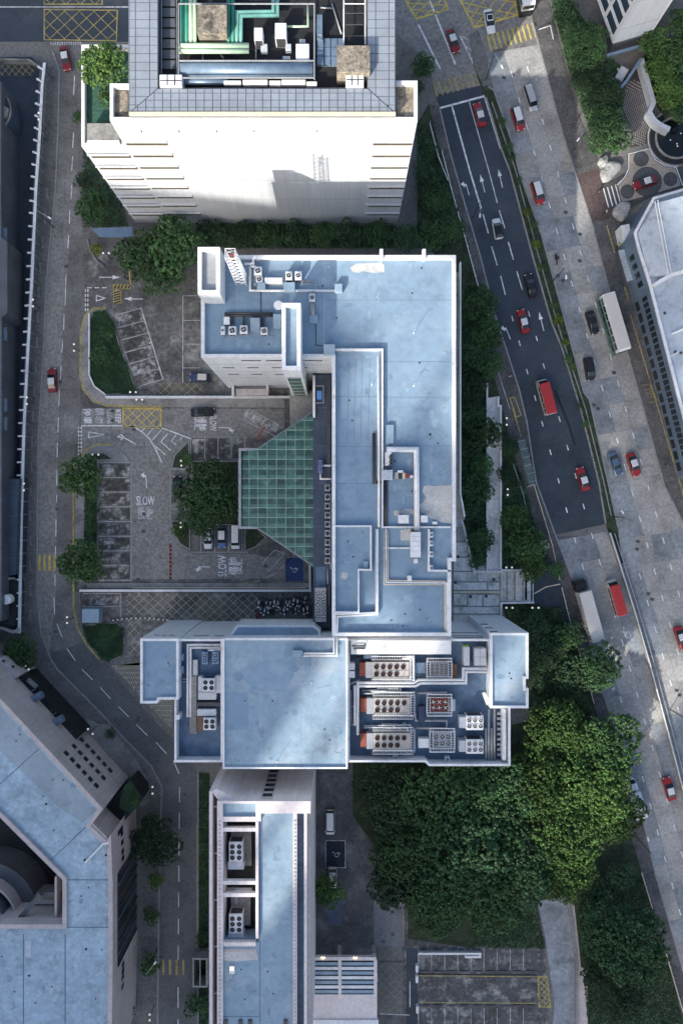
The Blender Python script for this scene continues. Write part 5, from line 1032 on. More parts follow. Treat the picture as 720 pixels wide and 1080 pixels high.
def crown_mesh(name, R, Hc, nlobe, ncl, nleaf, leaf, seed, lobe_r=0.34, lobed=0.16):
    """leaf-sized faces on small clumps, the clumps on lobes, the lobes on a dome; base of the crown at z=0"""
    g = np.random.default_rng(seed); ph = g.uniform(0, 6.28, 3); cl = []
    for k in range(nlobe):
        t = (k + 0.4) / nlobe; th = k * 2.39996 + g.uniform(-0.3, 0.3)
        edge = 1 + lobed * (np.sin(2 * th + ph[0]) + 0.7 * np.sin(3 * th + ph[1]) + 0.5 * np.sin(5 * th + ph[2]))
        rho = math.sqrt(t) * R * (1 - lobe_r * 0.75) * edge; rl = R * lobe_r * g.uniform(0.72, 1.15)
        zl = Hc * (0.68 * math.sqrt(max(0.03, 1 - min(0.97, (rho / (R * 1.02)) ** 2))) + g.uniform(-0.17, 0.17))
        m = max(6, int(ncl / nlobe * (rl / (R * lobe_r)) ** 2))
        d = g.normal(size=(m, 3)); d[:, 2] = np.abs(d[:, 2]) * 0.95 - 0.12; d /= np.linalg.norm(d, axis=1)[:, None]
        c = np.array([rho * math.cos(th), rho * math.sin(th), zl]) + d * rl * g.uniform(0.72, 1.08, (m, 1)) * np.array([1, 1, 0.8])
        cl.append(np.column_stack([c, g.uniform(0.6, 1.3, m), d]))
    cl = np.concatenate(cl); m = len(cl); rc = R * lobe_r * 0.95 / math.sqrt(ncl / nlobe) * 1.25
    per = max(5, int(nleaf / m)); C_ = np.repeat(cl, per, axis=0); n = len(C_)
    d = g.normal(size=(n, 3)) + C_[:, 4:7] * 0.9 + np.array([0, 0, 0.35]); d /= np.linalg.norm(d, axis=1)[:, None]
    P = C_[:, :3] + d * (rc * C_[:, 3] * g.uniform(0.45, 1.05, n))[:, None]
    Nn = d + g.normal(size=(n, 3)) * 0.38; Nn /= np.linalg.norm(Nn, axis=1)[:, None]
    ref = g.normal(size=(n, 3)); U = np.cross(Nn, ref); U /= np.linalg.norm(U, axis=1)[:, None]; V = np.cross(Nn, U)
    s = leaf * g.uniform(0.6, 1.35, (n, 1)); bend = Nn * s * 0.18
    vs = np.empty((n, 4, 3)); vs[:, 0] = P - U * s; vs[:, 1] = P - V * s * 0.55 + bend; vs[:, 2] = P + U * s; vs[:, 3] = P + V * s * 0.55 + bend
    return leaf_mesh(name, vs, lf_dark)
def leaf_mesh(name, v, m):
    k = len(v); me = bpy.data.meshes.new(name); me.vertices.add(4 * k); me.vertices.foreach_set('co', v.ravel()); me.loops.add(4 * k); me.loops.foreach_set('vertex_index', np.arange(4 * k)); me.polygons.add(k); me.polygons.foreach_set('loop_start', np.arange(0, 4 * k, 4)); me.polygons.foreach_set('loop_total', np.full(k, 4)); me.materials.append(m); me.update(calc_edges=True); return me
def trunk_mesh(name, h, r, R, seed, crown_h):
    g = random.Random(seed); mb = MB()
    mb.tube([(0, 0, 0), (0.05 * R, 0.02 * R, h * 0.5), (0.02 * R, -0.03 * R, h)], [r * 1.25, r, r * 0.75], 8)
    for k in range(6):
        a = k * 1.047 + g.uniform(-0.3, 0.3); q = R * g.uniform(0.45, 0.72)
        mb.tube([(0.02 * R, -0.03 * R, h * g.uniform(0.75, 1.0)), (q * 0.45 * math.cos(a), q * 0.45 * math.sin(a), h + crown_h * 0.22), (q * math.cos(a), q * math.sin(a), h + crown_h * g.uniform(0.4, 0.6))], [r * 0.55, r * 0.36, r * 0.14], 6)
    return mb.mesh(name, bark, True)
CR_S = [crown_mesh('crown', 3.4, 3.2, 10, 230, 7000, 0.15, 10 + i, 0.46, 0.10) for i in range(3)]
CR_M = [crown_mesh('crown', 5.0, 4.4, 18, 640, 21000, 0.15, 20 + i, 0.37, 0.10) for i in range(3)]
CR_L = [crown_mesh('crown', 8.6, 6.6, 34, 1700, 56000, 0.155, 30 + i, 0.265, 0.11) for i in range(3)]
CR_F = [crown_mesh('crown', 6.6, 6.0, 40, 1900, 42000, 0.14, 40 + i, 0.21, 0.04) for i in range(2)]
TR = {'S': trunk_mesh('trunk', 1.8, 0.12, 3.4, 1, 3.2), 'M': trunk_mesh('trunk', 3.0, 0.2, 5.0, 2, 4.4), 'L': trunk_mesh('trunk', 4.5, 0.42, 8.6, 3, 6.6), 'F': trunk_mesh('trunk', 3.4, 0.3, 6.6, 4, 6.0)}
TH = {'S': 1.3, 'M': 2.6, 'L': 4.0, 'F': 2.6}; RR = {'S': 3.4, 'M': 5.0, 'L': 8.6, 'F': 6.6}
tc = [0]
def tree(px, py, rpx, kind, m, label, z0=0.1, name='tree', cat='tree', group=None, sq=1.0, zc=None):
    """px,py,rpx: centre and radius of the crown as the photo shows it"""
    R = rpx * SC * 1.02; s = R / RR[kind]; hc = (zc if zc is not None else z0 + TH[kind] * s + 3.0 * s)
    p = W(px, py, hc); i = tc[0]; tc[0] += 1
    t = thing(name, label, cat, (p.x, p.y, z0), (i * 1.9) % 6.28, group); t.scale = (s, s, s * sq)
    lst = {'S': CR_S, 'M': CR_M, 'L': CR_L, 'F': CR_F}[kind]
    c = link('crown', lst[i % len(lst)], t, (0, 0, TH[kind])); c.material_slots[0].link = 'OBJECT'; c.material_slots[0].material = m
    link('trunk', TR[kind], t); return t
T = tree
# lit terrace tree and the trees round the white tower
T(109, 68, 21, 'M', lf_brt, 'bright green tree filling the roof terrace of the white tower', 32.1)
T(112, 100, 9, 'S', lf_mid, 'small green bush below the bright terrace tree', 32.1, 'bush', 'bush')
T(98, 215, 19, 'M', lf_dark, 'dark round tree beside the left foot of the white tower')
T(86, 190, 8, 'S', lf_deep, 'narrow dark shrub at the kerb above the round street tree', 0.1, 'shrub', 'shrub')
T(82, 122, 7, 'S', lf_dark, 'small dark shrub against the terrace wall by the street', 0.1, 'shrub', 'shrub')
T(148, 268, 27, 'M', lf_dark, 'dark broad tree overhanging the car park entrance')
T(184, 258, 32, 'M', lf_dark, 'big leafy tree between white tower and north-west stair tower')
T(172, 290, 22, 'M', lf_dark, 'lower dark tree above the tilted parking bays')
T(222, 246, 17, 'M', lf_deep, 'dark tree just above the north-west stair tower')
for i, (x, y, r) in enumerate([(256, 247, 15), (284, 247, 15), (312, 246, 15), (340, 247, 15), (368, 246, 15), (398, 247, 16), (428, 250, 16), (458, 248, 16)]):
    T(x, y, r, 'M', [lf_deep, lf_dark][i % 2], ['first', 'second', 'third', 'fourth', 'fifth', 'sixth', 'seventh', 'eighth'][i] + ' dark tree from the left behind the white tower foot', 0.1, group='trees behind the white tower')
T(478, 243, 14, 'M', lf_dark, 'dark tree at the right end of the row behind the white tower')
T(458, 207, 16, 'M', lf_dark, 'dark tree right of the white tower near the kerb'); T(446, 70, 13, 'M', lf_dark, 'dark tree at the corner below the top junction'); T(440, 92, 9, 'S', lf_deep, 'small dark shrub right of the gravel terrace', 0.1, 'shrub', 'shrub')
T(445, 180, 10, 'S', lf_deep, 'low dark shrub beside the right edge of the white tower', 0.1, 'shrub', 'shrub')
# street trees on the left
T(84, 503, 22, 'M', lf_mid, 'green street tree above the column of parking bays'); T(84, 594, 25, 'M', lf_mid, 'round green street tree at the zebra crossing'); T(22, 688, 19, 'M', lf_mid, 'green tree at the lower end of the ribbed fence')
T(219, 526, 37, 'L', lf_dark, 'large dark tree in the middle of the car park'); T(197, 486, 7, 'S', lf_mid, 'pale shrub in the upper corner island', 0.1, 'shrub', 'shrub'); T(189, 559, 8, 'S', lf_brt, 'flowering shrub in the lower corner island', 0.1, 'shrub', 'shrub')
T(104, 375, 11, 'S', lf_dark, 'low dark shrub on the lawn island', 0.15, 'shrub', 'shrub', sq=0.6); T(112, 350, 9, 'S', lf_dark, 'upper dark shrub on the lawn island', 0.15, 'shrub', 'shrub', sq=0.6); T(102, 262, 7, 'S', lf_yel, 'yellow green shrub beside the entrance canopy', 0.1, 'shrub', 'shrub')
for i, y in enumerate((522, 540, 558)): T(96, y, 7, 'S', lf_dark, ['upper', 'middle', 'lower'][i] + ' hedge shrub in the bed between the two street trees', 0.15, 'hedge_shrub', 'shrub', 'hedge left of the bays', sq=0.5)
# east garden
G = 'trees of the east garden'
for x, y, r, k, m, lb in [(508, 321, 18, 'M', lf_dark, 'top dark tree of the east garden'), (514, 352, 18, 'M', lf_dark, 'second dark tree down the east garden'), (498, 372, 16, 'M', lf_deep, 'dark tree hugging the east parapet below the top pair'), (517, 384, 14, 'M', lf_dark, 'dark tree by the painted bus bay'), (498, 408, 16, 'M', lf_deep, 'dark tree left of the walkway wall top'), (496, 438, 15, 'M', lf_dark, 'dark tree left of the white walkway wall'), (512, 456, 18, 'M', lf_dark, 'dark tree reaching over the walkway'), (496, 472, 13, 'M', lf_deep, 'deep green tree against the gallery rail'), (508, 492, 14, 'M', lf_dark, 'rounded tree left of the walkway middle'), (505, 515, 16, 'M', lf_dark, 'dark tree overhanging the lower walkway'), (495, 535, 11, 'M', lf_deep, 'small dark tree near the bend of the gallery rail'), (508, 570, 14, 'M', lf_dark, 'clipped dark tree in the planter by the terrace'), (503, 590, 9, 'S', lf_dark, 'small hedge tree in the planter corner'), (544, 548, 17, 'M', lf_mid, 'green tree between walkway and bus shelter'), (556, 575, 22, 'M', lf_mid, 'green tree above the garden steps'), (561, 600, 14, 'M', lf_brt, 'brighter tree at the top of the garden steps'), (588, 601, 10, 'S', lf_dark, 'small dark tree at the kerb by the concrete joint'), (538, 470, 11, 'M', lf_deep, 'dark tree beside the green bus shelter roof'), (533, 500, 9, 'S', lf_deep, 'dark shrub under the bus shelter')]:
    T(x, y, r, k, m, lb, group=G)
G = 'dark trees below the garden steps'
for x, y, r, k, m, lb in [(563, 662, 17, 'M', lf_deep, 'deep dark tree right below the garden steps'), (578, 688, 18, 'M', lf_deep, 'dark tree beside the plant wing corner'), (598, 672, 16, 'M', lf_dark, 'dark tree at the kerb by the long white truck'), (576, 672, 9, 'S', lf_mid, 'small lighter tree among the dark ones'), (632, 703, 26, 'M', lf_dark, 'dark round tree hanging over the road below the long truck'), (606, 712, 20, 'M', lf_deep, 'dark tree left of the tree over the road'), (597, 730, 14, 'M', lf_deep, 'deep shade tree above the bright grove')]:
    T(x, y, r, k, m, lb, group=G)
# the big grove
G = 'trees of the large grove'
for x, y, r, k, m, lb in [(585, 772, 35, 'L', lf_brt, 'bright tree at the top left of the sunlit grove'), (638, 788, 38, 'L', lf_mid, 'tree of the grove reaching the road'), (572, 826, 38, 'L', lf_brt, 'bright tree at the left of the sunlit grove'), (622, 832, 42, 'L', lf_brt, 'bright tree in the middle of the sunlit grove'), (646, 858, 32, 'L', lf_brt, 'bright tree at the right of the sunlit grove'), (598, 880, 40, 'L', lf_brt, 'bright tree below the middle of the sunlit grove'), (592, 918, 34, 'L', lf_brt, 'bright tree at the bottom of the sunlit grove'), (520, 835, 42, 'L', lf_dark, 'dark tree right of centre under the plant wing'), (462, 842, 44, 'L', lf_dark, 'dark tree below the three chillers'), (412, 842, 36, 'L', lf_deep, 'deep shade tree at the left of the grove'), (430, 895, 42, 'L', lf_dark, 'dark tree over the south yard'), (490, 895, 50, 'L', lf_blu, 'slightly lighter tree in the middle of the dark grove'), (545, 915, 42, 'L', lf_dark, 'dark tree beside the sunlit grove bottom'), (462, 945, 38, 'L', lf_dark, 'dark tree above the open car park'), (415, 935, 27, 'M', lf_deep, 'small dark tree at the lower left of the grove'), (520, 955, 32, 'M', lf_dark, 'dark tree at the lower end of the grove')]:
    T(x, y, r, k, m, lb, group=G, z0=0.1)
for x, y, r, k, m, lb in [(640, 972, 30, 'F', lf_blu, 'dense round tree left of the pair at bottom right'), (664, 1000, 42, 'F', lf_blu, 'large dense round tree at bottom right'), (656, 1058, 24, 'F', lf_deep, 'dark round tree at the bottom edge on the right'), (630, 940, 15, 'M', lf_deep, 'dark tree above the dense round pair'), (655, 925, 16, 'M', lf_deep, 'dark tree at the kerb below the sunlit grove'), (626, 1030, 14, 'M', lf_deep, 'low dark tree between drive and round tree')]:
    T(x, y, r, k, m, lb)
# top right
for x, y, r, k, m, lb in [(618, 46, 25, 'F', lf_dark, 'dense dark tree beside the corner tower'), (640, 140, 26, 'F', lf_dark, 'dense round tree above the stone boulders'), (636, 98, 20, 'F', lf_deep, 'dark tree between the two dense round ones'), (595, 12, 14, 'M', lf_deep, 'dark tree at the top edge left of the corner tower'), (612, 84, 12, 'M', lf_deep, 'small dark tree at the footpath below the corner tower'), (622, 108, 10, 'S', lf_deep, 'dark shrub by the garden edge of the east footpath')]:
    T(x, y, r, k, m, lb)
G = 'trees on the green terrace at top right'
for x, y, r, k, m, lb in [(690, 45, 17, 'M', lf_mid, 'leafy tree at the top of the green terrace'), (696, 72, 17, 'M', lf_brt, 'bright tree on the green terrace above the pool'), (706, 96, 17, 'M', lf_brt, 'lower bright tree on the green terrace'), (716, 58, 18, 'M', lf_dark, 'dark tree at the right edge of the terrace'), (722, 25, 20, 'M', lf_dark, 'dark tree at the top right edge'), (716, 118, 10, 'S', lf_dark, 'small dark tree above the oval pool')]:
    T(x, y, r, k, m, lb, group=G)
# bottom left and centre
for x, y, r, k, m, lb in [(345, 940, 17, 'M', lf_brt, 'bright tree beside the slab building in the south yard'), (163, 887, 28, 'F', lf_deep, 'dark tree on the footpath beside the octagonal building'), (165, 930, 9, 'S', lf_brt, 'bright little tree below the dark footpath tree'), (159, 968, 9, 'S', lf_mid, 'green shrub by the curved glass front'), (156, 1020, 12, 'S', lf_mid, 'green tree beside the lower facade of the octagonal building'), (206, 1062, 12, 'S', lf_dark, 'dark shrub by the street at the bottom edge'), (213, 990, 8, 'S', lf_deep, 'dark shrub above the concrete screen box'), (140, 842, 7, 'S', lf_dark, 'clipped shrub in the recess planter'), (134, 1066, 9, 'S', lf_dark, 'dark shrub at the lower corner of the octagonal building'), (116, 774, 6, 'S', lf_deep, 'tiny dark bush on the paved forecourt')]:
    T(x, y, r, k, m, lb, 8.4 if x == 140 else 0.1)
# median bushes
G = 'bushes on the median strip'
for i, (x, y, r, m) in enumerate([(529, 127, 5, lf_mid), (537, 155, 5, lf_dark), (540, 165, 4, lf_dark), (556, 222.5, 5.2, lf_yel), (562, 236, 5, lf_dark), (566, 257, 5, lf_yel), (570, 281, 4, lf_mid), (588, 337, 5.4, lf_yel), (596, 360, 4, lf_yel), (600, 378, 5, lf_mid), (603, 387, 4, lf_mid), (618, 447, 4, lf_mid), (612, 428, 4, lf_dark), (584, 322, 4, lf_dark), (547, 190, 4, lf_deep)]):
    o_ = ['uppermost', 'second', 'third', 'fourth', 'fifth', 'sixth', 'seventh', 'eighth', 'ninth', 'tenth', 'eleventh', 'twelfth from the top, last', 'next to last', 'lone dark', 'thin dark'][i]
    T(x, y, r, 'S', m, 'round ' + ('yellow green' if m is lf_yel else 'green') + ' median bush near ' + ['the zebra bars', 'the left turn arrows', 'the thick lane line', 'the white car roof', 'the long lane dashes', 'the black saloon', 'the motorbike', 'the straight arrow', 'the red-roofed lorry front', 'the red-roofed lorry', 'the lorry tail', 'the lower manholes', 'the black estate car', 'the taxi in mid road', 'the solid lane line'][i], 0.15, 'median_bush', 'bush', G)
# uncountable low planting in the beds
def cover(name, polys, n, leaf, zlo, zhi, m, label, seed):
    g = np.random.default_rng(seed); pts = []
    for px, share in polys:
        p = [tuple(q) for q in P2(px)]; xs_ = [q[0] for q in p]; ys_ = [q[1] for q in p]; k = 0
        need = int(n * share); c = g.uniform((min(xs_), min(ys_)), (max(xs_), max(ys_)), (need * 4, 2))
        ins = np.zeros(len(c), bool)
        for i in range(len(p)):
            (x0, y0), (x1, y1) = p[i], p[(i + 1) % len(p)]
            cond = ((y0 > c[:, 1]) != (y1 > c[:, 1])); xi = (x1 - x0) * (c[:, 1] - y0) / ((y1 - y0) if y1 != y0 else 1e-9) + x0; ins ^= cond & (c[:, 0] < xi)
        pts.append(c[ins][:need])
    P = np.concatenate(pts); k = len(P); hh = np.sin(P[:, 0] * 1.3) * np.cos(P[:, 1] * 1.1) * 0.5 + 0.5
    P = np.column_stack([P, zlo + (zhi - zlo) * hh * g.uniform(0.3, 1, k)])
    N = np.column_stack([g.normal(size=(k, 2)) * 0.6, np.ones(k)]); N /= np.linalg.norm(N, axis=1)[:, None]
    U = np.cross(N, g.normal(size=(k, 3))); U /= np.linalg.norm(U, axis=1)[:, None]; V = np.cross(N, U); s = leaf * g.uniform(0.5, 1.4, (k, 1))
    v = np.empty((k, 4, 3)); v[:, 0] = P - U * s; v[:, 1] = P - V * s * 0.6; v[:, 2] = P + U * s; v[:, 3] = P + V * s * 0.6
    me = leaf_mesh(name, v, m)
    o = link(name, me); o['kind'] = 'stuff'; o['label'] = label; o['category'] = 'ground cover'; return o
cover('ground_cover', [([(482, 300), (510, 300), (520, 380), (512, 420), (512, 602), (496, 598), (486, 545), (484, 300)], 0.3), ([(528, 440), (548, 500), (566, 560), (580, 600), (528, 600)], 0.2), ([(528, 640), (590, 640), (620, 740), (640, 800), (560, 760), (560, 680)], 0.3), ([(440, 130), (462, 160), (486, 240), (440, 255)], 0.2)], 45000, 0.2, 0.15, 1.5, lf_deep, 'dark low shrubbery covering the beds of the east garden', 1)
cover('ground_cover', [([(608, 930), (676, 925), (728, 1110), (622, 1110), (612, 1000)], 0.7), ([(500, 960), (566, 958), (574, 1000), (500, 998)], 0.3)], 20000, 0.2, 0.12, 0.6, lf_deep, 'dark low planting round the dense trees at bottom right', 2)
cover('ground_cover', [([(580, 0), (600, 0), (640, 60), (660, 75), (655, 120), (650, 165), (625, 150), (600, 80)], 1.0)], 12000, 0.2, 0.15, 0.7, lf_deep, 'dark undergrowth beneath the trees at top right', 3)
cover('ground_cover', [([(676, 50), (800, 20), (800, 125), (718, 120), (696, 112)], 1.0)], 12000, 0.22, 0.3, 1.6, lf_mid, 'green climbing plants over the terrace at top right', 4)
cover('ground_cover', [([(514, 100), (520, 100), (650, 550), (640, 552), (612, 436)], 1.0)], 5000, 0.14, 0.17, 0.35, lf_deep, 'sparse low plants on the median strip', 5)
cover('ground_cover', [([(88, 240), (136, 240), (120, 180), (88, 150)], 0.3), ([(230, 236), (470, 240), (470, 262), (230, 262)], 0.7)], 12000, 0.2, 0.1, 0.8, lf_deep, 'dark shrubs along the foot of the white tower', 6)
cover('ground_cover', [([(90, 488), (103, 488), (103, 612), (89, 612)], 0.5), ([(210, 818), (220, 818), (220, 1100), (210, 1100)], 0.5)], 9000, 0.16, 0.2, 0.6, lf_deep, 'narrow hedges beside the street', 7)
cover('grass', [([(94, 345), (98, 328), (112, 327), (120, 338), (127, 365), (143, 407), (150, 416), (110, 416), (98, 407)], 0.6), ([(87, 659), (124, 656), (131, 663), (132, 680), (129, 692), (116, 698), (107, 694), (92, 676)], 0.4)], 30000, 0.12, 0.16, 0.3, leafmat('grass blades', (0.026, 0.062, 0.028), (0.04, 0.08, 0.03)), 'short green lawn of the two corner islands', 8)
# ================================================================== ROOFTOP EQUIPMENT (each unit and pipe run a thing of its own)
def fan_mesh(r, casing, blade):
    key = ('fan', round(r, 2), casing.name, blade.name)
    if key in MATS: return MATS[key]
    mb = MB(); mb.mat(0).annulus((0, 0), r * 0.86, r, 0, 0.16, 0, 2 * math.pi, 20)
    mb.mat(1).cyl((0, 0, 0.01), r * 0.86, 0.02, 20)
    mb.mat(2).cyl((0, 0, 0.03), r * 0.26, 0.10, 10)
    for k in range(4):
        a = k * math.pi / 2 + 0.4; ca, sa = math.cos(a), math.sin(a)
        p = [(0.2, -0.10), (0.84, -0.24), (0.84, 0.10), (0.2, 0.08)]
        mb.add([(r * (x * ca - y * sa), r * (x * sa + y * ca), 0.06 + (0.05 if i < 2 else 0.0)) for i, (x, y) in enumerate(p)], [(0, 1, 2, 3)])
    MATS[key] = mb.mesh('fan', [casing, black, blade]); return MATS[key]
def unit(name, label, cat, x0, y0, x1, y1, z, h, m, fans=None, blade=None, end=None, group=None, legs=False, fr=None, grille=True, ring=None):
    """box-shaped plant unit seen from above; photo rectangle is that of its top"""
    p = P2(rect(x0, y0, x1, y1), z + h); xs_ = [q[0] for q in p]; ys_ = [q[1] for q in p]
    X0, X1, Y0, Y1 = min(xs_), max(xs_), min(ys_), max(ys_); cx, cy = (X0 + X1) / 2, (Y0 + Y1) / 2; w, d = X1 - X0, Y1 - Y0
    t = thing(name, label, cat, (cx, cy, z), 0, group)
    bev = min(0.05, w * 0.08, d * 0.08)
    cas = part('casing', MB().rbox((cx, cy, z + 0.12), (w, d, h - 0.12), 0, bev), m, t)
    for sx in (-1, 1): part('skid', MB().rbox((cx + sx * w * 0.38, cy, z), (0.14, d * 0.96, 0.12)), steel_d, t)
    if grille:
        for sy in (-1, 1): part('side_grille', MB().rbox((cx, cy + sy * (d / 2 + 0.012), z + 0.3), (w * 0.84, 0.024, max(0.1, h - 0.55))), steel_d, t)
    if fans:
        nx, ny = fans[0], fans[1]; ax0, ax1 = fans[2] if len(fans) > 2 else (0.0, 1.0); skip = fans[3] if len(fans) > 3 else ()
        r = fr or 0.44 * min(w * (ax1 - ax0) / nx, d / ny)
        me = fan_mesh(r, ring or m, blade or steel)
        for i in range(nx):
            for j in range(ny):
                if (i, j) in skip: continue
                link('fan', me, cas, (X0 - cx + w * (ax0 + (ax1 - ax0) * (i + 0.5) / nx), Y1 - cy - d * (0.08 + 0.84 * (j + 0.5) / ny), h + 0.001), 0.5 * i + j)
    return t
def ladder(mb, a, b, w, z, step=0.42, t=0.05):
    A, B = W(*a, z).to_2d(), W(*b, z).to_2d(); d = B - A; L = d.length; d.normalize(); n = Vector((-d.y, d.x))
    for s_ in (-1, 1): mb.strip([A + n * s_ * w / 2, B + n * s_ * w / 2], 0.07, z - 0.06, z + 0.02)
    k = step / 2
    while k < L: mb.strip([A + d * k - n * w / 2, A + d * k + n * w / 2], t, z - 0.03, z); k += step
    return mb
def pipes(name, label, pts_list, r, m, cat='pipe', group=None):
    mb = MB()
    for pts in pts_list: mb.tube([W(*q) for q in pts], r, 7)
    return one(name, mb, m, label, cat, group, True)
ZRf = ZT + 0.01
# --- lattice mast
q = W(255, 296, ZT); mast = thing('lattice_mast', 'white lattice mast with red lamps on the north-west roof', 'mast', (q.x, q.y, ZT))
mh, mw = 13.5, 0.8
for sx in (-1, 1):
    for sy in (-1, 1): part('mast_leg', MB().tube([(q.x + sx * mw, q.y + sy * mw, ZT), (q.x + sx * mw * 0.85, q.y + sy * mw * 0.85, ZT + mh)], 0.09, 5), whitem, mast)
for k in range(9):
    z0, z1 = ZT + mh * k / 9, ZT + mh * (k + 1) / 9
    mb = MB()
    for (ax, ay), (bx, by) in [((-1, -1), (1, -1)), ((1, -1), (1, 1)), ((1, 1), (-1, 1)), ((-1, 1), (-1, -1))]:
        mb.tube([(q.x + ax * mw * 0.9, q.y + ay * mw * 0.9, z0), (q.x + bx * mw * 0.9, q.y + by * mw * 0.9, z1)], 0.055, 4); mb.tube([(q.x + ax * mw * 0.88, q.y + ay * mw * 0.88, z1), (q.x + bx * mw * 0.88, q.y + by * mw * 0.88, z1)], 0.05, 4)
    part('brace', mb, whitem, mast)
for k, z in enumerate((mh * 0.78, mh * 0.92)): part('red_lamp', MB().cyl((q.x + 0.1, q.y, ZT + z), 0.32, 0.35, 10), rust, mast)
# --- units on the north-west roof
U = unit
U('condenser', 'white condenser nearest the lattice mast', 'air conditioner', 268, 281, 276, 290, ZT, 1.3, whitem, (1, 1)); U('condenser', 'lower white condenser in the corner of the pipe loop', 'air conditioner', 270, 291, 277, 298, ZT, 1.0, whitem, (1, 1))
U('condenser', 'left of two white condensers above the north pipe box', 'air conditioner', 301, 286, 308, 295, ZT, 1.5, whitem, (1, 1)); U('condenser', 'right of two white condensers above the north pipe box', 'air conditioner', 311, 286, 318, 295, ZT, 1.5, whitem, (1, 1))
U('duct_box', 'pale blue box at the left end of the north duct', 'box', 271, 297.5, 280, 305, ZT, 1.1, blue_w, grille=False); U('duct_box', 'pale blue box under the pair of condensers', 'box', 299, 297.5, 311, 307, ZT, 1.2, blue_w, grille=False); U('duct_box', 'pale blue box at the right end of the north duct', 'box', 353, 299, 361, 308, ZT, 1.1, blue_w, grille=False)
U('white_duct', 'short white duct between the north boxes', 'duct', 279, 292.5, 298, 298.5, ZT, 1.0, whitem, grille=False)
pipes('pipe_run', 'long white pipe running along the north roof to the right box', [[(264, 281, ZT + 0.4), (264, 306.5, ZT + 0.4), (353, 306.5, ZT + 0.4)], [(264, 281, ZT + 0.4), (270, 281, ZT + 0.4)], [(258, 278, ZT + 0.5), (267, 278, ZT + 0.5), (267, 270, ZT + 0.5)]], 0.2, whitem)
pipes('pipe_run', 'thin grey conduit loop right of the pair of condensers', [[(317, 296.5, ZT + 0.2), (333, 296.5, ZT + 0.2), (333, 308, ZT + 0.2)], [(317, 298.5, ZT + 0.2), (331, 298.5, ZT + 0.2)]], 0.07, steel)
U('exhaust_fan', 'white exhaust fan on the box east of the lift shaft', 'fan unit', 326, 309.5, 332, 318, ZT, 1.3, whitem, (1, 1)); pipes('duct_run', 'short steel duct below the white exhaust fan', [[(329, 318, ZT + 0.7), (330, 333, ZT + 0.7)]], 0.38, steel, 'duct'); U('duct_box', 'pale blue box at the foot of the short steel duct', 'box', 326, 332, 335, 340, ZT, 0.9, blue_w, grille=False)
pipes('conduit', 'thin grey conduit from the box to the roof corner', [[(333, 340, ZT + 0.1), (333, 364, ZT + 0.1), (342, 365, ZT + 0.1)]], 0.06, steel_d); U('duct_box', 'large pale blue box at the corner of the raised strip', 'box', 341, 363, 353, 374, ZT, 1.6, blue_w, grille=False)
pipes('conduit', 'thin grey conduit from the condensers to the north pipe', [[(275, 308, ZT + 0.1), (275, 330, ZT + 0.1)]], 0.06, steel_d); pipes('pipe_rack', 'dark pipe bundle above the row of condensers', [[(237, 330.5, ZT + 0.5), (288, 330.5, ZT + 0.5)], [(237, 333, ZT + 0.5), (288, 333, ZT + 0.5)], [(245, 331, ZT + 0.5), (245, 342, ZT + 0.4)], [(257, 333, ZT + 0.5), (257, 346, ZT + 0.4)], [(277, 333, ZT + 0.5), (277, 346, ZT + 0.4)]], 0.2, steel_d)
for (a, b, c, d, lb, fn_) in [(236, 334, 242, 342, 'small grey box at the left of the condenser row', None), (233, 344, 237, 353, 'leftmost white condenser of the row', (1, 1)), (241, 344, 249, 353, 'second white condenser of the row', (1, 1)), (253, 343, 261, 352, 'third white condenser of the row', (1, 1)), (275, 345, 282, 353, 'rightmost white condenser of the row', (1, 1))]: U('condenser', lb, 'air conditioner', a, b, c, d, ZT, 1.3, whitem, fn_)
U('duct_box', 'grey blue box in the middle of the condenser row', 'box', 264, 335, 274, 349, ZT, 1.4, blue_w, grille=False); U('duct_box', 'grey blue box against the lift shaft', 'box', 288, 331, 296.5, 345, ZT, 1.6, blue_w, grille=False)
q = W(294, 324, ZT); one('satellite_dish', MB().cyl((q.x, q.y, ZT), 0.08, 0.9, 8).cyl((q.x, q.y, ZT + 0.9), 0.15, 0.25, 16, 0.75), whitem, 'white dish beside the top of the lift shaft', 'dish'); q = W(233.5, 303, ZT); one('satellite_dish', MB().cyl((q.x, q.y, ZT), 0.08, 1.0, 8).cyl((q.x, q.y, ZT + 1.0), 0.15, 0.25, 16, 0.7), whitem, 'white dish beside the stair tower', 'dish')
for x, y, lb, z in [(436, 351.5, 'lightning rod on the sunlit north-east roof', ZT), (436, 407, 'lightning rod lower on the sunlit east roof', ZT), (392, 406, 'lightning rod on the narrow raised roof strip', ZT), (328, 720, 'lightning rod on the big roof of the plant wing', 24.6), (358, 681, 'lightning rod at the corner of the plant wing roof', 24.6), (292, 803, 'lightning rod at the lower edge of the plant wing roof', 24.6)]:
    q = W(x, y, z); one('lightning_rod', MB().cyl((q.x, q.y, z + 0.01), 0.13, 0.12, 8).tube([(q.x, q.y, z + 0.1), (q.x, q.y, z + 2.6)], 0.035, 5), whitem, lb, 'rod')
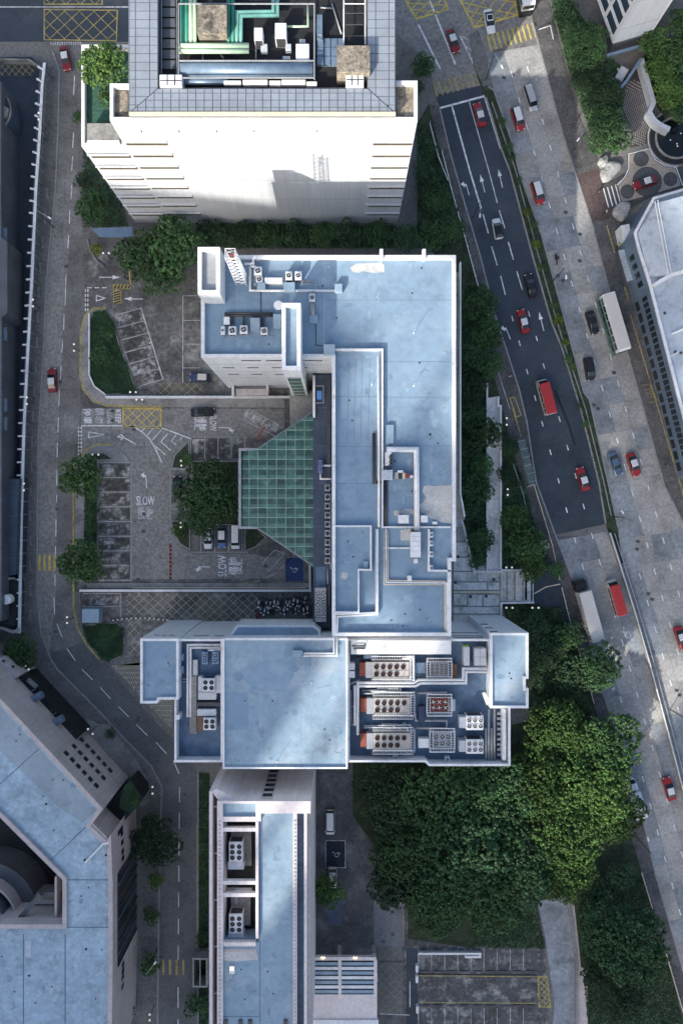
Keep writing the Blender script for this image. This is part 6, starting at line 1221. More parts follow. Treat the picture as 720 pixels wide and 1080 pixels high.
# --- east roof
pipes('white_duct', 'large white duct bent like a hook on the east roof', [[(410, 491, ZT + 0.7), (410, 474, ZT + 0.7), (439, 474, ZT + 0.7), (439.5, 560, ZT + 0.7)]], 0.46, whitem, 'duct')
t_ = U('air_handler', 'long white air handling unit at the end of the hooked duct', 'air conditioner', 433, 561, 443.5, 588, ZT, 1.9, whitem, grille=True)
for k in range(4): part('casing_joint', MB().strip(P2([(433, 566 + 5 * k), (443.5, 566 + 5 * k)], ZT + 1.91), 0.05, ZT + 1.905, None), steel, t_)
U('air_handler_box', 'small white box below the long air handling unit', 'box', 436, 589, 440.5, 594, ZT, 1.0, whitem, grille=False)
U('condenser', 'white box left of the duct above the inner wall', 'air conditioner', 420, 543, 431, 552, ZT, 1.6, whitem); U('condenser', 'white box right of the duct above the inner wall', 'air conditioner', 444, 543.5, 451, 551, ZT, 1.5, whitem); U('condenser', 'small white box on the bare patch', 'air conditioner', 456, 550, 461, 553, ZT, 0.8, whitem, grille=False)
U('duct_box', 'pale grey box astride the raised wall', 'box', 402, 495.5, 414, 506, ZT, 1.5, mat('pale grey box', (0.45, 0.49, 0.53), 0.6, 0.06), grille=False)
for i, (a, b, c, d, m, lb) in enumerate([(406, 477, 408.5, 491, whitem, 'narrow white unit left of the hooked duct'), (409.5, 479, 413.5, 494, steel_d, 'dark fan stack inside the hooked duct'), (416, 498, 420, 505, beige, 'beige unit beside the pale grey box'), (420.5, 499, 424, 505, steel_d, 'dark unit in the small row'), (424.3, 498.5, 427, 505, cream, 'cream unit in the small row'), (427.2, 499, 431.5, 504, rust, 'rust red unit in the small row'), (432, 501, 435.5, 504, whitem, 'white end box of the small row'), (419, 496, 425, 498.5, whitem, 'white flap above the small row')]): U('roof_unit', lb, 'roof unit', a, b, c, d, ZT, 1.1, m, (1, 3) if i == 1 else None, grille=False)
pipes('pipe_rack', 'dark cable ladder going down from the pale grey box', [[(405.5, 507, ZT + 0.3), (405.5, 556, ZT + 0.3)], [(407.5, 507, ZT + 0.3), (407.5, 556, ZT + 0.3)], [(395, 457, ZT + 0.3), (395, 508, ZT + 0.3), (402, 508, ZT + 0.3)], [(393.5, 457, ZT + 0.3), (393.5, 509.5, ZT + 0.3), (402, 509.5, ZT + 0.3)]], 0.16, steel_d)
pipes('pipe_run', 'pair of white pipes along the raised strip', [[(399.5, 372, ZT + 0.5), (399.5, 556, ZT + 0.5)], [(396.5, 558, ZT + 0.7), (396.5, 646, ZT + 0.7), (353.5, 648, ZT + 0.7), (353.5, 668, ZT + 0.7)]], 0.16, whitem)
pipes('pipe_run', 'pair of thin pipes along the cream inner wall', [[(409, 560, ZT + 0.4), (409, 612, ZT + 0.4), (469, 613, ZT + 0.4), (469, 668, ZT + 0.4)], [(405, 560, ZT + 0.4), (405, 616.5, ZT + 0.4), (466.5, 616.5, ZT + 0.4)]], 0.09, cream)
U('roof_unit', 'white cube on the cream pipes', 'roof unit', 429.5, 607, 434, 613, ZT, 1.2, whitem, grille=False)
for i, y in enumerate((561, 570, 581.5, 596)): U('roof_unit', ['first', 'second', 'third', 'fourth'][i] + ' small white condenser down the eastern enclosure', 'air conditioner', 452.8, y, 456.5, y + 6, ZT, 0.9, whitem, (1, 1), grille=False)
U('cooling_duct', 'white panelled box on the lower strip roof', 'box', 436, 540, 442.5, 545, ZT, 1.5, whitem, grille=False) if False else None
# --- low atrium roof strip
NTH = 'first second third fourth fifth sixth seventh eighth ninth tenth eleventh twelfth thirteenth fourteenth fifteenth sixteenth seventeenth eighteenth nineteenth twentieth'.split(); NTH += ['twenty-' + w_ for w_ in NTH[:6]]
for k in range(9): U('fan_coil', NTH[k] + ' fan unit from the top in the row along the navy strip', 'air conditioner', 342.5, 511 + 9.6 * k, 348, 518 + 9.6 * k, ZA, 1.0, steel, (1, 1), steel_d, group='fan units along the navy strip', grille=False)
t_ = U('chiller', 'steel chiller with double row of fans at the foot of the navy strip', 'chiller', 332, 620, 344, 656, ZA, 1.4, steel, (2, 5), whitem, grille=False); U('chiller_pump', 'dark pump rack beside the steel chiller', 'pump', 345, 618, 348, 640, ZA, 0.8, steel_d, grille=False)
for k, (x, y, h_) in enumerate([(334, 411, 0.8)]): U('blue_box', 'bright blue box at the top of the navy strip', 'box', 334, 412, 339.5, 421, ZA, 1.0, mat('bright blue box', (0.10, 0.24, 0.55), 0.5, 0.1), grille=False)
U('blue_unit', 'violet blue unit halfway down the navy strip', 'air conditioner', 335.5, 485, 340, 499, ZA, 1.2, mat('violet blue paint', (0.14, 0.18, 0.42), 0.5, 0.1), (1, 2)); pipes('pipe_run', 'white pipe from the violet unit to the main wall', [[(338, 499, ZA + 0.4), (338, 505, ZA + 0.4), (349, 505, ZA + 0.4)], [(339, 491, ZA + 0.5), (349, 491, ZA + 0.5)]], 0.18, whitem)
pipes('pipe_run', 'steel pipe pair along the foot of the main wall', [[(348.5, 520, ZA + 0.3), (348.5, 600, ZA + 0.3)], [(345.5, 600, ZA + 0.3), (345.5, 616, ZA + 0.3)]], 0.12, steel)
pipes('pipe_loop', 'thin steel loop round the bright blue box', [[(333, 407, ZA + 1.2), (341, 407, ZA + 1.2), (341, 425, ZA + 1.2), (333, 425, ZA + 1.2)]], 0.07, steel, 'pipe')
# --- plant deck, west part
ZD = 20.42
U('fan_unit', 'left blue twin-fan unit on the small deck', 'air conditioner', 213, 687.5, 219, 700.5, ZD, 1.1, mat('blue unit paint', (0.20, 0.33, 0.50), 0.5, 0.1), (1, 2)); U('fan_unit', 'right blue twin-fan unit on the small deck', 'air conditioner', 224, 687.5, 230.5, 700.5, ZD, 1.1, MATS['blue unit paint'], (1, 2))
U('cooling_unit', 'white four-fan cooling unit on the small deck', 'air conditioner', 213.5, 715.5, 226.5, 729.5, ZD, 2.2, whitem, (2, 2), steel_d); U('duct_box', 'pale duct right of the upper four-fan unit', 'duct', 227, 713, 234, 731, ZD, 1.6, mat('pale duct', (0.52, 0.54, 0.56), 0.5, 0.06), grille=False); U('duct_box', 'pale duct below the upper four-fan unit', 'duct', 209, 730, 228, 738, ZD, 1.4, MATS['pale duct'], grille=False); U('duct_box', 'pale duct left of the upper four-fan unit', 'duct', 209, 713.5, 213.2, 729.5, ZD, 1.7, MATS['pale duct'], grille=False)
U('cooling_unit', 'lower white four-fan unit with rust brown side', 'air conditioner', 214.5, 757, 227.5, 770, ZD, 2.0, whitem, (2, 2), steel_d); U('rust_box', 'rust brown box left of the lower four-fan unit', 'box', 208, 756, 214, 771, ZD, 1.7, mat('rust brown', (0.19, 0.10, 0.06), 0.7, 0.3), grille=False); U('duct_box', 'grey duct above the lower four-fan unit', 'duct', 208, 748, 228, 755.5, ZD, 1.5, MATS['pale duct'], grille=False); U('duct_box', 'dark louvre box between the two four-fan units', 'box', 208, 740.5, 233, 745, ZD, 1.2, steel_d, grille=False)
U('cable_tray', 'grey cable tray down the small deck', 'cable tray', 200, 713, 207.5, 774, ZD, 0.9, concr, grille=False); U('cable_tray', 'narrow cable tray above the wide one', 'cable tray', 203.5, 696, 208.5, 712.5, ZD, 0.8, mat('tray mesh', (0.52, 0.53, 0.53), 0.6, 0.2, 2, 0.3, 6), grille=False)
pipes('pipe_run', 'white double pipe looping round the small deck', [[(198, 756, ZD + 0.8), (198, 680, ZD + 0.8), (234, 680, ZD + 0.8)], [(201, 756, ZD + 0.8), (201, 683, ZD + 0.8), (234, 683, ZD + 0.8)], [(219, 685.5, ZD + 0.5), (234, 685.5, ZD + 0.5)]], 0.2, whitem); pipes('pipe_run', 'short grey pipe stubs on the left of the small deck', [[(190, 716, ZD + 0.4), (198, 716, ZD + 0.4)], [(190, 719, ZD + 0.4), (198, 719, ZD + 0.4)]], 0.12, steel)
# --- plant deck, east part
ZQ = 19.82
for i, y in enumerate((697, 735, 772)):
    w_ = ['upper', 'middle', 'lower'][i]; x0 = 385.5 + (1 if i else 0)
    t_ = U('chiller', w_ + ' beige chiller with nine dark fans on the plant deck', 'chiller', x0 + 7, y + 1, x0 + 46, y + 19, ZQ, 2.2, beige, (5, 2, (0.02, 0.92), ((4, 1),)), mat('red fan hub', (0.075, 0.026, 0.024), 0.6), group='chillers on the plant deck', fr=0.42, ring=steel_d)
    part('end_panel', MB().prism(P2(rect(x0, y + 1.5, x0 + 6.8, y + 18), ZQ + 2.1), ZQ + 0.05, ZQ + 2.1), MATS['grey roof screed'], t_)
    part('red_cabinet', MB().prism(P2(rect(x0 - 6.5, y + 2, x0 - 0.2, y + 16), ZQ + 2.0), ZQ + 0.05, ZQ + 2.0), rust, t_)
    for yy_ in (y - 3, y + 21.5):
        part('gantry', ladder(MB(), (x0 + 6, yy_), (x0 + 49, yy_), 0.62, ZQ + 2.5), whitem, t_)
        part('gantry_rail', MB().tube([W(x0 + 6, yy_ - 1.5, ZQ + 3.2), W(x0 + 49, yy_ - 1.5, ZQ + 3.2)], 0.05, 5), whitem, t_)
        for k in range(8): part('gantry_post', MB().tube([W(x0 + 6 + 6.1 * k, yy_, ZQ + 0.05), W(x0 + 6 + 6.1 * k, yy_, ZQ + 3.2)], 0.05, 4), whitem, t_)
    part('gantry', ladder(MB(), (x0 + 48.6, y - 3), (x0 + 48.6, y + 21.5), 0.62, ZQ + 2.4), whitem, t_)
for i, (x, y, w_, h_, m, bl, lb) in enumerate([(452, 697, 22, 17, steel, beige, 'upper condenser with dense grille beside the chillers'), (452, 735, 22, 17, rust, whitem, 'red condenser with six white fans'), (455, 771, 22, 19, black, steel, 'lower condenser with six square dark fans')]):
    t_ = U('condenser_bank', lb, 'condenser', x + 1.5, y + 1.5, x + w_ - 1.5, y + h_ - 1.5, ZQ, 2.0, m if i < 2 else MATS['grey roof screed'], (4, 3) if i == 0 else (3, 2), bl, fr=None, ring=None)
    gm_ = MB(); [ladder(gm_, a_, b_, 0.6, ZQ + 2.3 - 0.04 * i_) for i_, (a_, b_) in enumerate((((x - 2, y - 1), (x + w_ + 2, y - 1)), ((x - 2, y + h_ + 1.5), (x + w_ + 2, y + h_ + 1.5)), ((x - 0.5, y), (x - 0.5, y + h_)), ((x + w_ + 0.5, y), (x + w_ + 0.5, y + h_))))]; part('grating_frame', gm_, whitem, t_); part('grating_rail', MB().ring(P2(rect(x - 2.3, y - 2.8, x + w_ + 2.3, y + h_ + 3.3), ZQ + 3.0), 0.08, ZQ + 2.95, ZQ + 3.03), whitem, t_)
    for fx_, fy_ in ((x - 2, y - 2.5), (x + w_ + 2, y - 2.5), (x - 2, y + h_ + 3), (x + w_ + 2, y + h_ + 3)): part('frame_leg', MB().tube([W(fx_, fy_, ZQ + 0.05), W(fx_, fy_, ZQ + 2.2)], 0.09, 5), whitem, t_)
for i, y in enumerate((755, 780)): U('cooling_tower', ['upper', 'lower'][i] + ' white six-fan cooling tower at the right of the deck', 'cooling tower', 491.5, y, 509.5, y + 15, ZQ, 2.6, whitem, (3, 2), beige); U('water_tank', 'pale blue tank left of the ' + ['upper', 'lower'][i] + ' white cooling tower', 'tank', 484, y + 1, 491, y + 13, ZQ, 2.0, MATS['pale grey box'], grille=False)
t_ = U('rooftop_unit', 'large pale panelled unit in the corner below the penthouse', 'air conditioner', 500, 684, 512.5, 702, ZQ, 2.2, MATS['pale duct'], grille=False); part('panel_joint', MB().strip(P2([(500, 693), (512.5, 693)], ZQ + 2.21), 0.05, ZQ + 2.205, None), steel_d, t_); part('panel_joint', MB().strip(P2([(506, 684), (506, 702)], ZQ + 2.21), 0.05, ZQ + 2.207, None), steel_d, t_)
U('rooftop_unit', 'narrow pale unit left of the large panelled unit', 'air conditioner', 488.5, 682.5, 495, 702, ZQ, 2.0, MATS['pale duct'], grille=False); U('green_box', 'thin lime green strip box above the pale unit', 'box', 488, 680.5, 494, 682.2, ZQ, 1.2, mat('lime green', (0.22, 0.45, 0.06), 0.5, 0.1), grille=False)
U('pale_box', 'pale blue box right of the red condenser', 'box', 474.5, 738, 479.8, 750, ZQ, 1.5, MATS['pale grey box'], grille=False); U('pale_box', 'white box left of the lower condenser', 'box', 441, 779, 452, 789, ZQ, 1.6, whitem, grille=False); U('navy_box', 'navy blue cabinet between middle and lower condensers', 'cabinet', 441, 745, 448, 762, ZQ, 1.4, mat('navy cabinet', (0.03, 0.045, 0.10), 0.5, 0.2), grille=False); U('pale_box', 'upper white cube left of the upper chiller', 'box', 367.5, 699.5, 374, 706.5, ZQ, 2.0, whitem, grille=False); U('pale_box', 'lower white cube left of the upper chiller', 'box', 367.5, 708, 374, 715, ZQ, 2.0, whitem, grille=False)
pipes('pipe_run', 'long white double pipe crossing the plant deck', [[(377, 775, ZQ + 1.6), (377, 720, ZQ + 1.6), (436, 720, ZQ + 1.6), (441, 717, ZQ + 1.6), (488, 717, ZQ + 1.6), (488, 705, ZQ + 1.6), (513, 705, ZQ + 1.6)], [(374, 765, ZQ + 1.5), (374, 724, ZQ + 1.5), (379, 723.5, ZQ + 1.6), (438, 723.5, ZQ + 1.6), (443, 720.5, ZQ + 1.6), (491, 720.5, ZQ + 1.6), (491, 708.5, ZQ + 1.6), (513, 708.5, ZQ + 1.6)]], 0.24, whitem)
pipes('pipe_run', 'white pipe bending down from the canopy to the double pipe', [[(428, 692, ZQ + 1.8), (436, 692, ZQ + 1.8), (436, 718, ZQ + 1.7)], [(424, 694.5, ZQ + 1.7), (432.5, 694.5, ZQ + 1.7), (432.5, 716, ZQ + 1.6)]], 0.22, whitem)
r_ = random.Random(12)
for i, y in enumerate((727.5, 765)):
    pl = []
    for k in range(17):
        xa = 382 + r_.uniform(0, 40); yb = y + r_.uniform(-1.5, 5); L_ = r_.uniform(10, 26); pl.append([(xa, yb, ZQ + 0.5 + 0.07 * k), (xa + L_, yb, ZQ + 0.5 + 0.07 * k), (xa + L_, yb + r_.uniform(-4, 4), ZQ + 0.5 + 0.07 * k)])
    pipes('pipe_cluster', 'tangle of steel pipes ' + ['between the upper and middle chillers', 'between the middle and lower chillers'][i], pl, 0.13, MATS['tray mesh'])
pipes('pipe_run', 'steel pipe square right of the tangle of pipes', [[(440, 731, ZQ + 0.7), (470, 730, ZQ + 0.7), (470, 735, ZQ + 0.7)], [(438, 768, ZQ + 0.7), (471, 768, ZQ + 0.7), (471, 760, ZQ + 0.7), (438, 760, ZQ + 0.7), (438, 752, ZQ + 0.7)]], 0.18, steel)
pipes('pipe_run', 'thin white pipes at the left wall of the plant deck', [[(368, 722, ZQ + 1.2), (380, 717, ZQ + 1.2)], [(370, 765, ZQ + 0.8), (370, 728, ZQ + 0.8)], [(367.5, 745, ZQ + 0.9), (376, 745, ZQ + 0.9)], [(367.5, 764, ZQ + 0.9), (376, 764, ZQ + 0.9)]], 0.16, steel)
pipes('pipe_run', 'row of vertical steel pipes beside the cooling towers', [[(512, 768, ZQ + 0.9), (512, 800, ZQ + 0.9)], [(515, 748, ZQ + 0.9), (515, 801, ZQ + 0.9)], [(518, 768, ZQ + 0.9), (518, 801, ZQ + 0.9)], [(521, 748, ZQ + 0.9), (521, 801, ZQ + 0.9)]], 0.22, steel)
pipes('pipe_run', 'dark pipes under the white canopy slab', [[(374, 693, ZQ + 1), (425, 693, ZQ + 1)], [(385, 690.5, ZQ + 1.2), (398, 690.5, ZQ + 1.2)], [(415, 691, ZQ + 1.4), (421, 695.5, ZQ + 1.2)]], 0.2, steel_d)
U('duct_box', 'grey duct box between canopy slab and upper chiller', 'duct', 383, 690.5, 399, 695, ZQ, 1.6, ductb, grille=False); U('duct_box', 'grey blue tank left of the dense grille condenser', 'tank', 437.5, 699, 448.5, 710, ZQ, 1.4, ductb, grille=False); U('rust_box', 'dark brown cabinet right of the dense grille condenser', 'cabinet', 476, 700, 482, 716, ZQ, 1.0, MATS['rust brown'], grille=False); U('white_vent', 'white round-topped vent on the lower parapet side', 'vent', 414, 797, 419, 802, ZQ, 1.2, whitem, (1, 1), grille=False); U('white_vent', 'white cap vent by the lower right parapet', 'vent', 469, 798.5, 474, 803, ZQ, 1.2, whitem, (1, 1), grille=False)
pipes('canopy_pipes', 'dark pipe bends lying on the white canopy slab', [[(371, 681, 23.5), (384, 681, 23.5), (386, 679, 23.5)], [(373, 684, 23.4), (385, 684, 23.4)]], 0.14, steel_d)
U('duct_box', 'pale hatch box on the plant wing roof', 'box', 308, 686, 319, 693, 24.61, 0.8, blue_w, grille=False); pipes('pipe_run', 'white pipe pair from the hatch box to the main block', [[(319, 689, 25), (352, 689, 25), (352, 668, 25.2)], [(319, 691.5, 25), (355, 691.5, 25), (355, 672, 25.2)]], 0.17, whitem)
# --- wells of the slab building
for i, (y0, y1, f0) in enumerate(((888, 907, 0), (964, 987, 0))):
    t_ = U('six_fan_unit', ['upper', 'lower'][i] + ' white six-fan unit in the plant wells of the slab building', 'air conditioner', 241.5, y0, 256, y0 + 21, ZS - 4.19, 2.4, whitem, (2, 3), steel_d)
    part('lower_box', MB().prism(P2(rect(240.5, y0 + 21.3, 257, y0 + 29), ZS - 2.2), ZS - 4.19, ZS - 2.2), whitem, t_)
pipes('pipe_cluster', 'small steel pipes in the narrow well of the slab building', [[(237, 937 + 1.5 * k, ZS - 3.6), (266, 937 + 1.5 * k, ZS - 3.6)] for k in range(3)], 0.16, steel); U('well_ladder', 'steel ladder in the wells of the slab building', 'ladder', 247, 946.5, 251, 954, ZS - 4.88, 1.0, steel, grille=False)
q = W(245, 1022, ZS - 0.7); t_ = thing('roof_lamp', 'glowing yellow white lamp on the slab building roof', 'lamp', q); part('lamp_box', MB().rbox((q.x, q.y, ZS - 0.69), (0.9, 1.3, 0.35), 0, 0.05), whitem, t_); part('lamp_glass', MB().rbox((q.x, q.y + 0.25, ZS - 0.34), (0.5, 0.5, 0.06)), mat('lit yellow lamp', (0.9, 0.85, 0.4), 0.3, 0.02, emit=(1, 0.9, 0.4), es=3.0), t_)
# --- plant on the white tower
U('tank', 'white panelled tank in the lower left corner of the tower deck', 'tank', 168.5, 78.5, 192, 91, ZP, 2.4, whitem, grille=False); U('tank', 'white panelled tank below the right roof box', 'tank', 364.5, 78, 383.5, 91, ZP, 2.4, whitem, grille=False)
for nm, y, xs_ in (('left', 86, (168.5, 192)), ('right', 85, (364.5, 383.5))): one('tank_cover', MB().strip(P2([(xs_[0] + 0.5, y - 1), (xs_[1] - 0.5, y - 1)], ZP + 2.46), 0.1, ZP + 2.41, ZP + 2.46).strip(P2([((xs_[0] * 2 + xs_[1]) / 3, 79), ((xs_[0] * 2 + xs_[1]) / 3, 90)], ZP + 2.47), 0.1, ZP + 2.415, ZP + 2.47).strip(P2([((xs_[0] + xs_[1] * 2) / 3, 79), ((xs_[0] + xs_[1] * 2) / 3, 90)], ZP + 2.48), 0.1, ZP + 2.418, ZP + 2.48), steel_d, 'dark lattice of joints over the ' + nm + ' panelled tank', 'cover')
zg = ZP + 1.5
for i, (x, m, lb) in enumerate([(192.5, greenp, 'leftmost green pipe on the white tower'), (197, greenp, 'second green pipe from the left on the white tower'), (201.3, palegr, 'pale green pipe beside the second green one'), (205.6, palegr, 'pale green pipe nearest the left roof box'), (241.2, greenp, 'green pipe right of the left roof box'), (245.6, greenp, 'second green pipe right of the left roof box')]): pipes('green_pipe', lb, [[(x, -40, zg), (x, 46, zg)]], 0.30, m, group='green pipes of the white tower')
pipes('teal_pipe', 'outer bent teal pipe on the white tower', [[(249.8, 46, zg), (249.8, 13, zg), (288, 12.5, zg), (288, -40, zg)]], 0.27, tealp); pipes('teal_pipe', 'inner bent teal pipe on the white tower', [[(254, 46, zg), (254, 17, zg), (292.5, 16.5, zg), (292.5, -40, zg)]], 0.27, tealp)
pipes('header_pipe', 'upper pale green header pipe', [[(189, 48.5, zg + 0.2), (262.5, 48.5, zg + 0.2)]], 0.42, palegr); pipes('header_pipe', 'lower pale green header pipe', [[(189, 54, zg + 0.2), (262.5, 54, zg + 0.2)]], 0.36, palegr); pipes('green_pipe', 'thin green pipe turning up beside the right frame', [[(302, 28, zg), (324.5, 28, zg), (324.5, 4, zg)]], 0.16, palegr)
pipes('round_duct', 'large blue grey round duct across the tower deck', [[(191, 73.5, ZP + 1.3), (330, 73.5, ZP + 1.3)]], 1.05, ductb, 'duct'); pipes('round_duct', 'smaller dark round duct below the large one', [[(193, 86, ZP + 0.8), (240, 86, ZP + 0.8)]], 0.5, ductb, 'duct')
for a, b, c, d, h_, lb in [(268, 29, 277, 42, 2.4, 'white upright unit in the middle of the tower deck'), (290, 24, 302, 40, 2.6, 'white upright unit right of the middle one'), (312, 46, 326, 64, 2.0, 'large white unit below the green bend'), (275, 46, 282, 54, 1.0, 'small grey unit left of two'), (301, 46, 307, 53, 1.0, 'small grey unit right of two'), (298, 59, 306, 62.5, 0.8, 'small white bench unit above the frame'), (316, 41, 322, 45.5, 1.2, 'grey box above the large white unit')]: U('tower_unit', lb, 'air conditioner', a, b, c, d, ZP, h_, whitem if h_ > 1.2 else MATS['pale grey box'], grille=h_ > 1.9)
U('slanted_duct', 'blue grey slanted duct right of the tower frame', 'duct', 334, 15, 340, 37, ZP, 2.0, ductb, grille=False)
for i in range(6):
    x = [214, 232, 270, 312, 338, 350][i]; pipes('conduit', 'dark conduit ' + ['under the header pipes', 'beside the header supports', 'below the middle unit', 'below the large white unit', 'along the glazed deck', 'above the glazed deck'][i], [[(x, [56, 56, 43, 66, 8, 4][i], ZP + 0.2), (x + [0, 4, 0, 2, 14, 10][i], [66, 62, 64, 80, 9, 36][i], ZP + 0.2)]], 0.12, steel)
# ================================================================== WALLS, SHELTERS AND SMALL STREET THINGS
one('car_park_wall', MB().strip(P2([(111, 418.6), (306, 418.6)], 1.3), 0.42, 0, 1.3), white_c, 'long thin white wall between upper and lower car park', 'wall')
one('car_park_wall', MB().strip(P2([(84, 623), (327, 623), (326.5, 596)], 1.5), 0.42, 0, 1.5), white_c, 'long thin white wall below the car park lanes', 'wall')
one('lane_verge', MB().strip(P2([(92, 617.5), (326, 617.5)]), 1.0, 0, 0.3), conc_p, 'narrow concrete verge above the lower white wall', 'verge'); one('lane_verge_rail', MB().tube([W(140, 620, 0.75), W(322, 620, 0.75)], 0.1, 5).tube([W(140, 620, 0.3), W(140, 620, 0.75)], 0.06, 4).tube([W(230, 620, 0.3), W(230, 620, 0.75)], 0.06, 4).tube([W(322, 620, 0.3), W(322, 620, 0.75)], 0.06, 4), cream, 'cream handrail along the lower concrete verge', 'handrail')
one('garden_wall', MB().strip(P2([(94, 330), (94, 395), (99, 407), (111, 416)], 0.7), 0.25, 0, 0.7), white_c, 'curved white edging wall of the lawn island', 'wall')
one('container_hut', MB().rbox((*W(95.5, 649.5, 2.6).to_2d(), 0.1), (3.3, 2.7, 2.5), 0, 0.06), blue_w, 'pale blue box hut beside the corner lawn', 'hut')
mb = MB(); pts = [(117, 654)] + [(117 + 5.5 * k, 654 - 3.5 * math.sin(k * 0.55) + 0.4) for k in range(1, 12)]
ch = thing('barrier_chain', 'black and white striped chain barrier beside the pale blue hut', 'barrier', W(148, 653))
for k in range(26):
    x = 117 + 2.4 * k; y = 654.5 - 2.6 * math.sin((x - 117) / 20); q = W(x, y, 0.5); part('chain_link', MB().rbox((q.x, q.y, 0.35), (0.3, 0.2, 0.25)), whitem if k % 2 else black, ch)
for x in (117, 148, 178): q = W(x, 653.5, 0); part('barrier_post', MB().cyl((q.x, q.y, 0.02), 0.08, 0.7, 8), steel, ch)
# median barrier
bar = thing('road_barrier', 'long pale barrier between the concrete carriageways at lower right', 'barrier', W(690, 720))
BL = [(643, 562), (655, 600), (670, 648), (685, 700), (705, 775), (723, 845), (792, 1110)]
part('beam', MB().strip(P2(BL, 0.9), 0.5, 0, 0.9), concr, bar); part('rail', MB().strip(P2(BL, 1.15), 0.14, 0.95, 1.15), whitem, bar); part('side_rail', MB().strip(P2([(x + 4.5, y) for x, y in BL], 0.7), 0.14, 0.5, 0.7), steel, bar)
part('barrier_gap', MB().strip(P2([(648, 562), (655, 594)], 0.1), 0.7, 0.0, 0.06), black, bar)
# railings along the verge
def railing(name, pts, label, m=None, h_=1.0):
    t = thing(name, label, 'railing', W(*pts[len(pts) // 2]), 0); part('top_rail', MB().strip(P2(pts, h_), 0.13, h_ - 0.1, h_ + 0.1), m or white_c, t); part('lower_rail', MB().strip(P2(pts, 0.5), 0.06, 0.45, 0.55), m or white_c, t)
    P_ = P2(pts); 
    for a, b in zip(P_, P_[1:]):
        n = max(1, int((b - a).length / 2.0))
        for k in range(n): q = a + (b - a) * (k / n); part('rail_post', MB().rbox((q.x, q.y, 0.1), (0.09, 0.09, h_ - 0.2)), m or white_c, t)
railing('verge_railing', [(466, 160), (476, 200), (490, 250), (504, 302)], 'white railing on the verge right of the white tower'); railing('verge_railing', [(453, 130), (462, 165), (472, 190)], 'white railing nearest the gravel terrace')
railing('verge_railing', [(563, 512), (574, 548), (582, 575), (590, 612)], 'cream railing along the verge by the kiosk', cream); railing('verge_railing', [(592, 620), (602, 660), (614, 700), (626, 742)], 'cream railing beside the long lorry', cream); railing('verge_railing', [(676, 920), (688, 960)], 'cream railing at the kerb below the grove', cream); railing('verge_railing', [(702, 1006), (722, 1075)], 'cream railing at the bottom right corner', cream); railing('garden_railing', [(541, 490), (551, 520), (556, 545)], 'thin grey railing left of the bus shelter', steel)
# shelters on the verge
sh = thing('bus_shelter', 'long teal bus shelter roof on the verge footpath', 'shelter', W(555, 487))
part('roof', MB().strip(P2([(549, 463), (561, 511)], 2.8), 1.5, 2.65, 2.8), mat('teal shelter roof', (0.075, 0.105, 0.105), 0.5, 0.2, 0.8, 0.15, 3), sh)
for k in range(6): part('roof_rib', MB().strip(P2([(546 + 2.4 * k, 466 + 8.5 * k), (553.5 + 2.4 * k, 464 + 8.5 * k)], 2.86), 0.08, 2.8, 2.86), steel, sh); 
for k in range(4): q = W(551 + 3.6 * k, 468 + 13 * k); part('post', MB().cyl((q.x, q.y, 0.1), 0.06, 2.55, 8), steel, sh)
part('end_panel', MB().strip(P2([(557, 513), (563.5, 511)], 2.2), 0.1, 0.1, 2.2), whitem, sh)
sh2 = thing('street_kiosk', 'small grey kiosk on the verge beside the steps path', 'kiosk', W(573, 575))
part('kiosk_body', MB().prism(P2([(568, 573), (577, 570), (579, 577), (570, 580)], 2.3), 0.1, 2.2), concr, sh2); part('kiosk_roof', MB().prism(P2([(567, 572.5), (577.5, 569), (579.7, 577.5), (569.5, 581)], 2.4), 2.2, 2.4, bottom=True), steel, sh2)
tf = thing('pedestrian_gantry', 'white pipe barrier frame on the footpath at the top', 'barrier', W(577, 30)); part('rail', MB().tube([W(568, 31, 1), W(580, 27, 1), W(583, 41, 1)], 0.09, 6), whitem, tf); part('post', MB().tube([W(568, 31, 0.1), W(568, 31, 1)], 0.07, 5), whitem, tf); part('post', MB().tube([W(583, 41, 0.1), W(583, 41, 1)], 0.07, 5), whitem, tf)
one('entrance_canopy', MB().prism(P2([(96, 241), (140, 239), (140, 250), (106, 250)], 3.6), 3.3, 3.6, bottom=True).tube([W(104, 247, 0), W(104, 247, 3.3)], 0.1, 6).tube([W(137, 247, 0), W(137, 247, 3.3)], 0.1, 6), ductb, 'pale grey entrance canopy at the foot of the white tower', 'canopy')
one('curved_kerb_wall', MB().strip(P2([(92, 252), (95, 264), (102, 275), (110, 281)], 0.4), 0.25, 0, 0.4), concr, 'curved low wall at the car park entrance', 'wall')
one('car_barrier', MB().strip(P2([(376 - 240, 283), (138, 300)], 1.0), 0.2, 0.8, 1.0).rbox((*W(136, 281).to_2d(), 0), (0.4, 0.4, 1.0)), paint_y, 'yellow barrier arm across the car park entrance', 'barrier')
one('white_rail_frame', MB().strip(P2([(441, 1006), (506, 1006), (506, 1009.5), (490, 1009.5)], 0.9), 0.4, 0.03, 0.9), white_c, 'white wall stub at the top of the open car park', 'wall')
for x, y, lb in [(439, 1019, 'white gate post left of the upper wheel stops'), (439, 1030, 'white bollard by the drain line'), (439.5, 1062, 'white gate post beside the lower wheel stops')]: 
    q = W(x, y); one('gate_post', MB().rbox((q.x, q.y, 0.03), (0.5, 1.4, 1.0), 0, 0.05), white_c, lb, 'post')
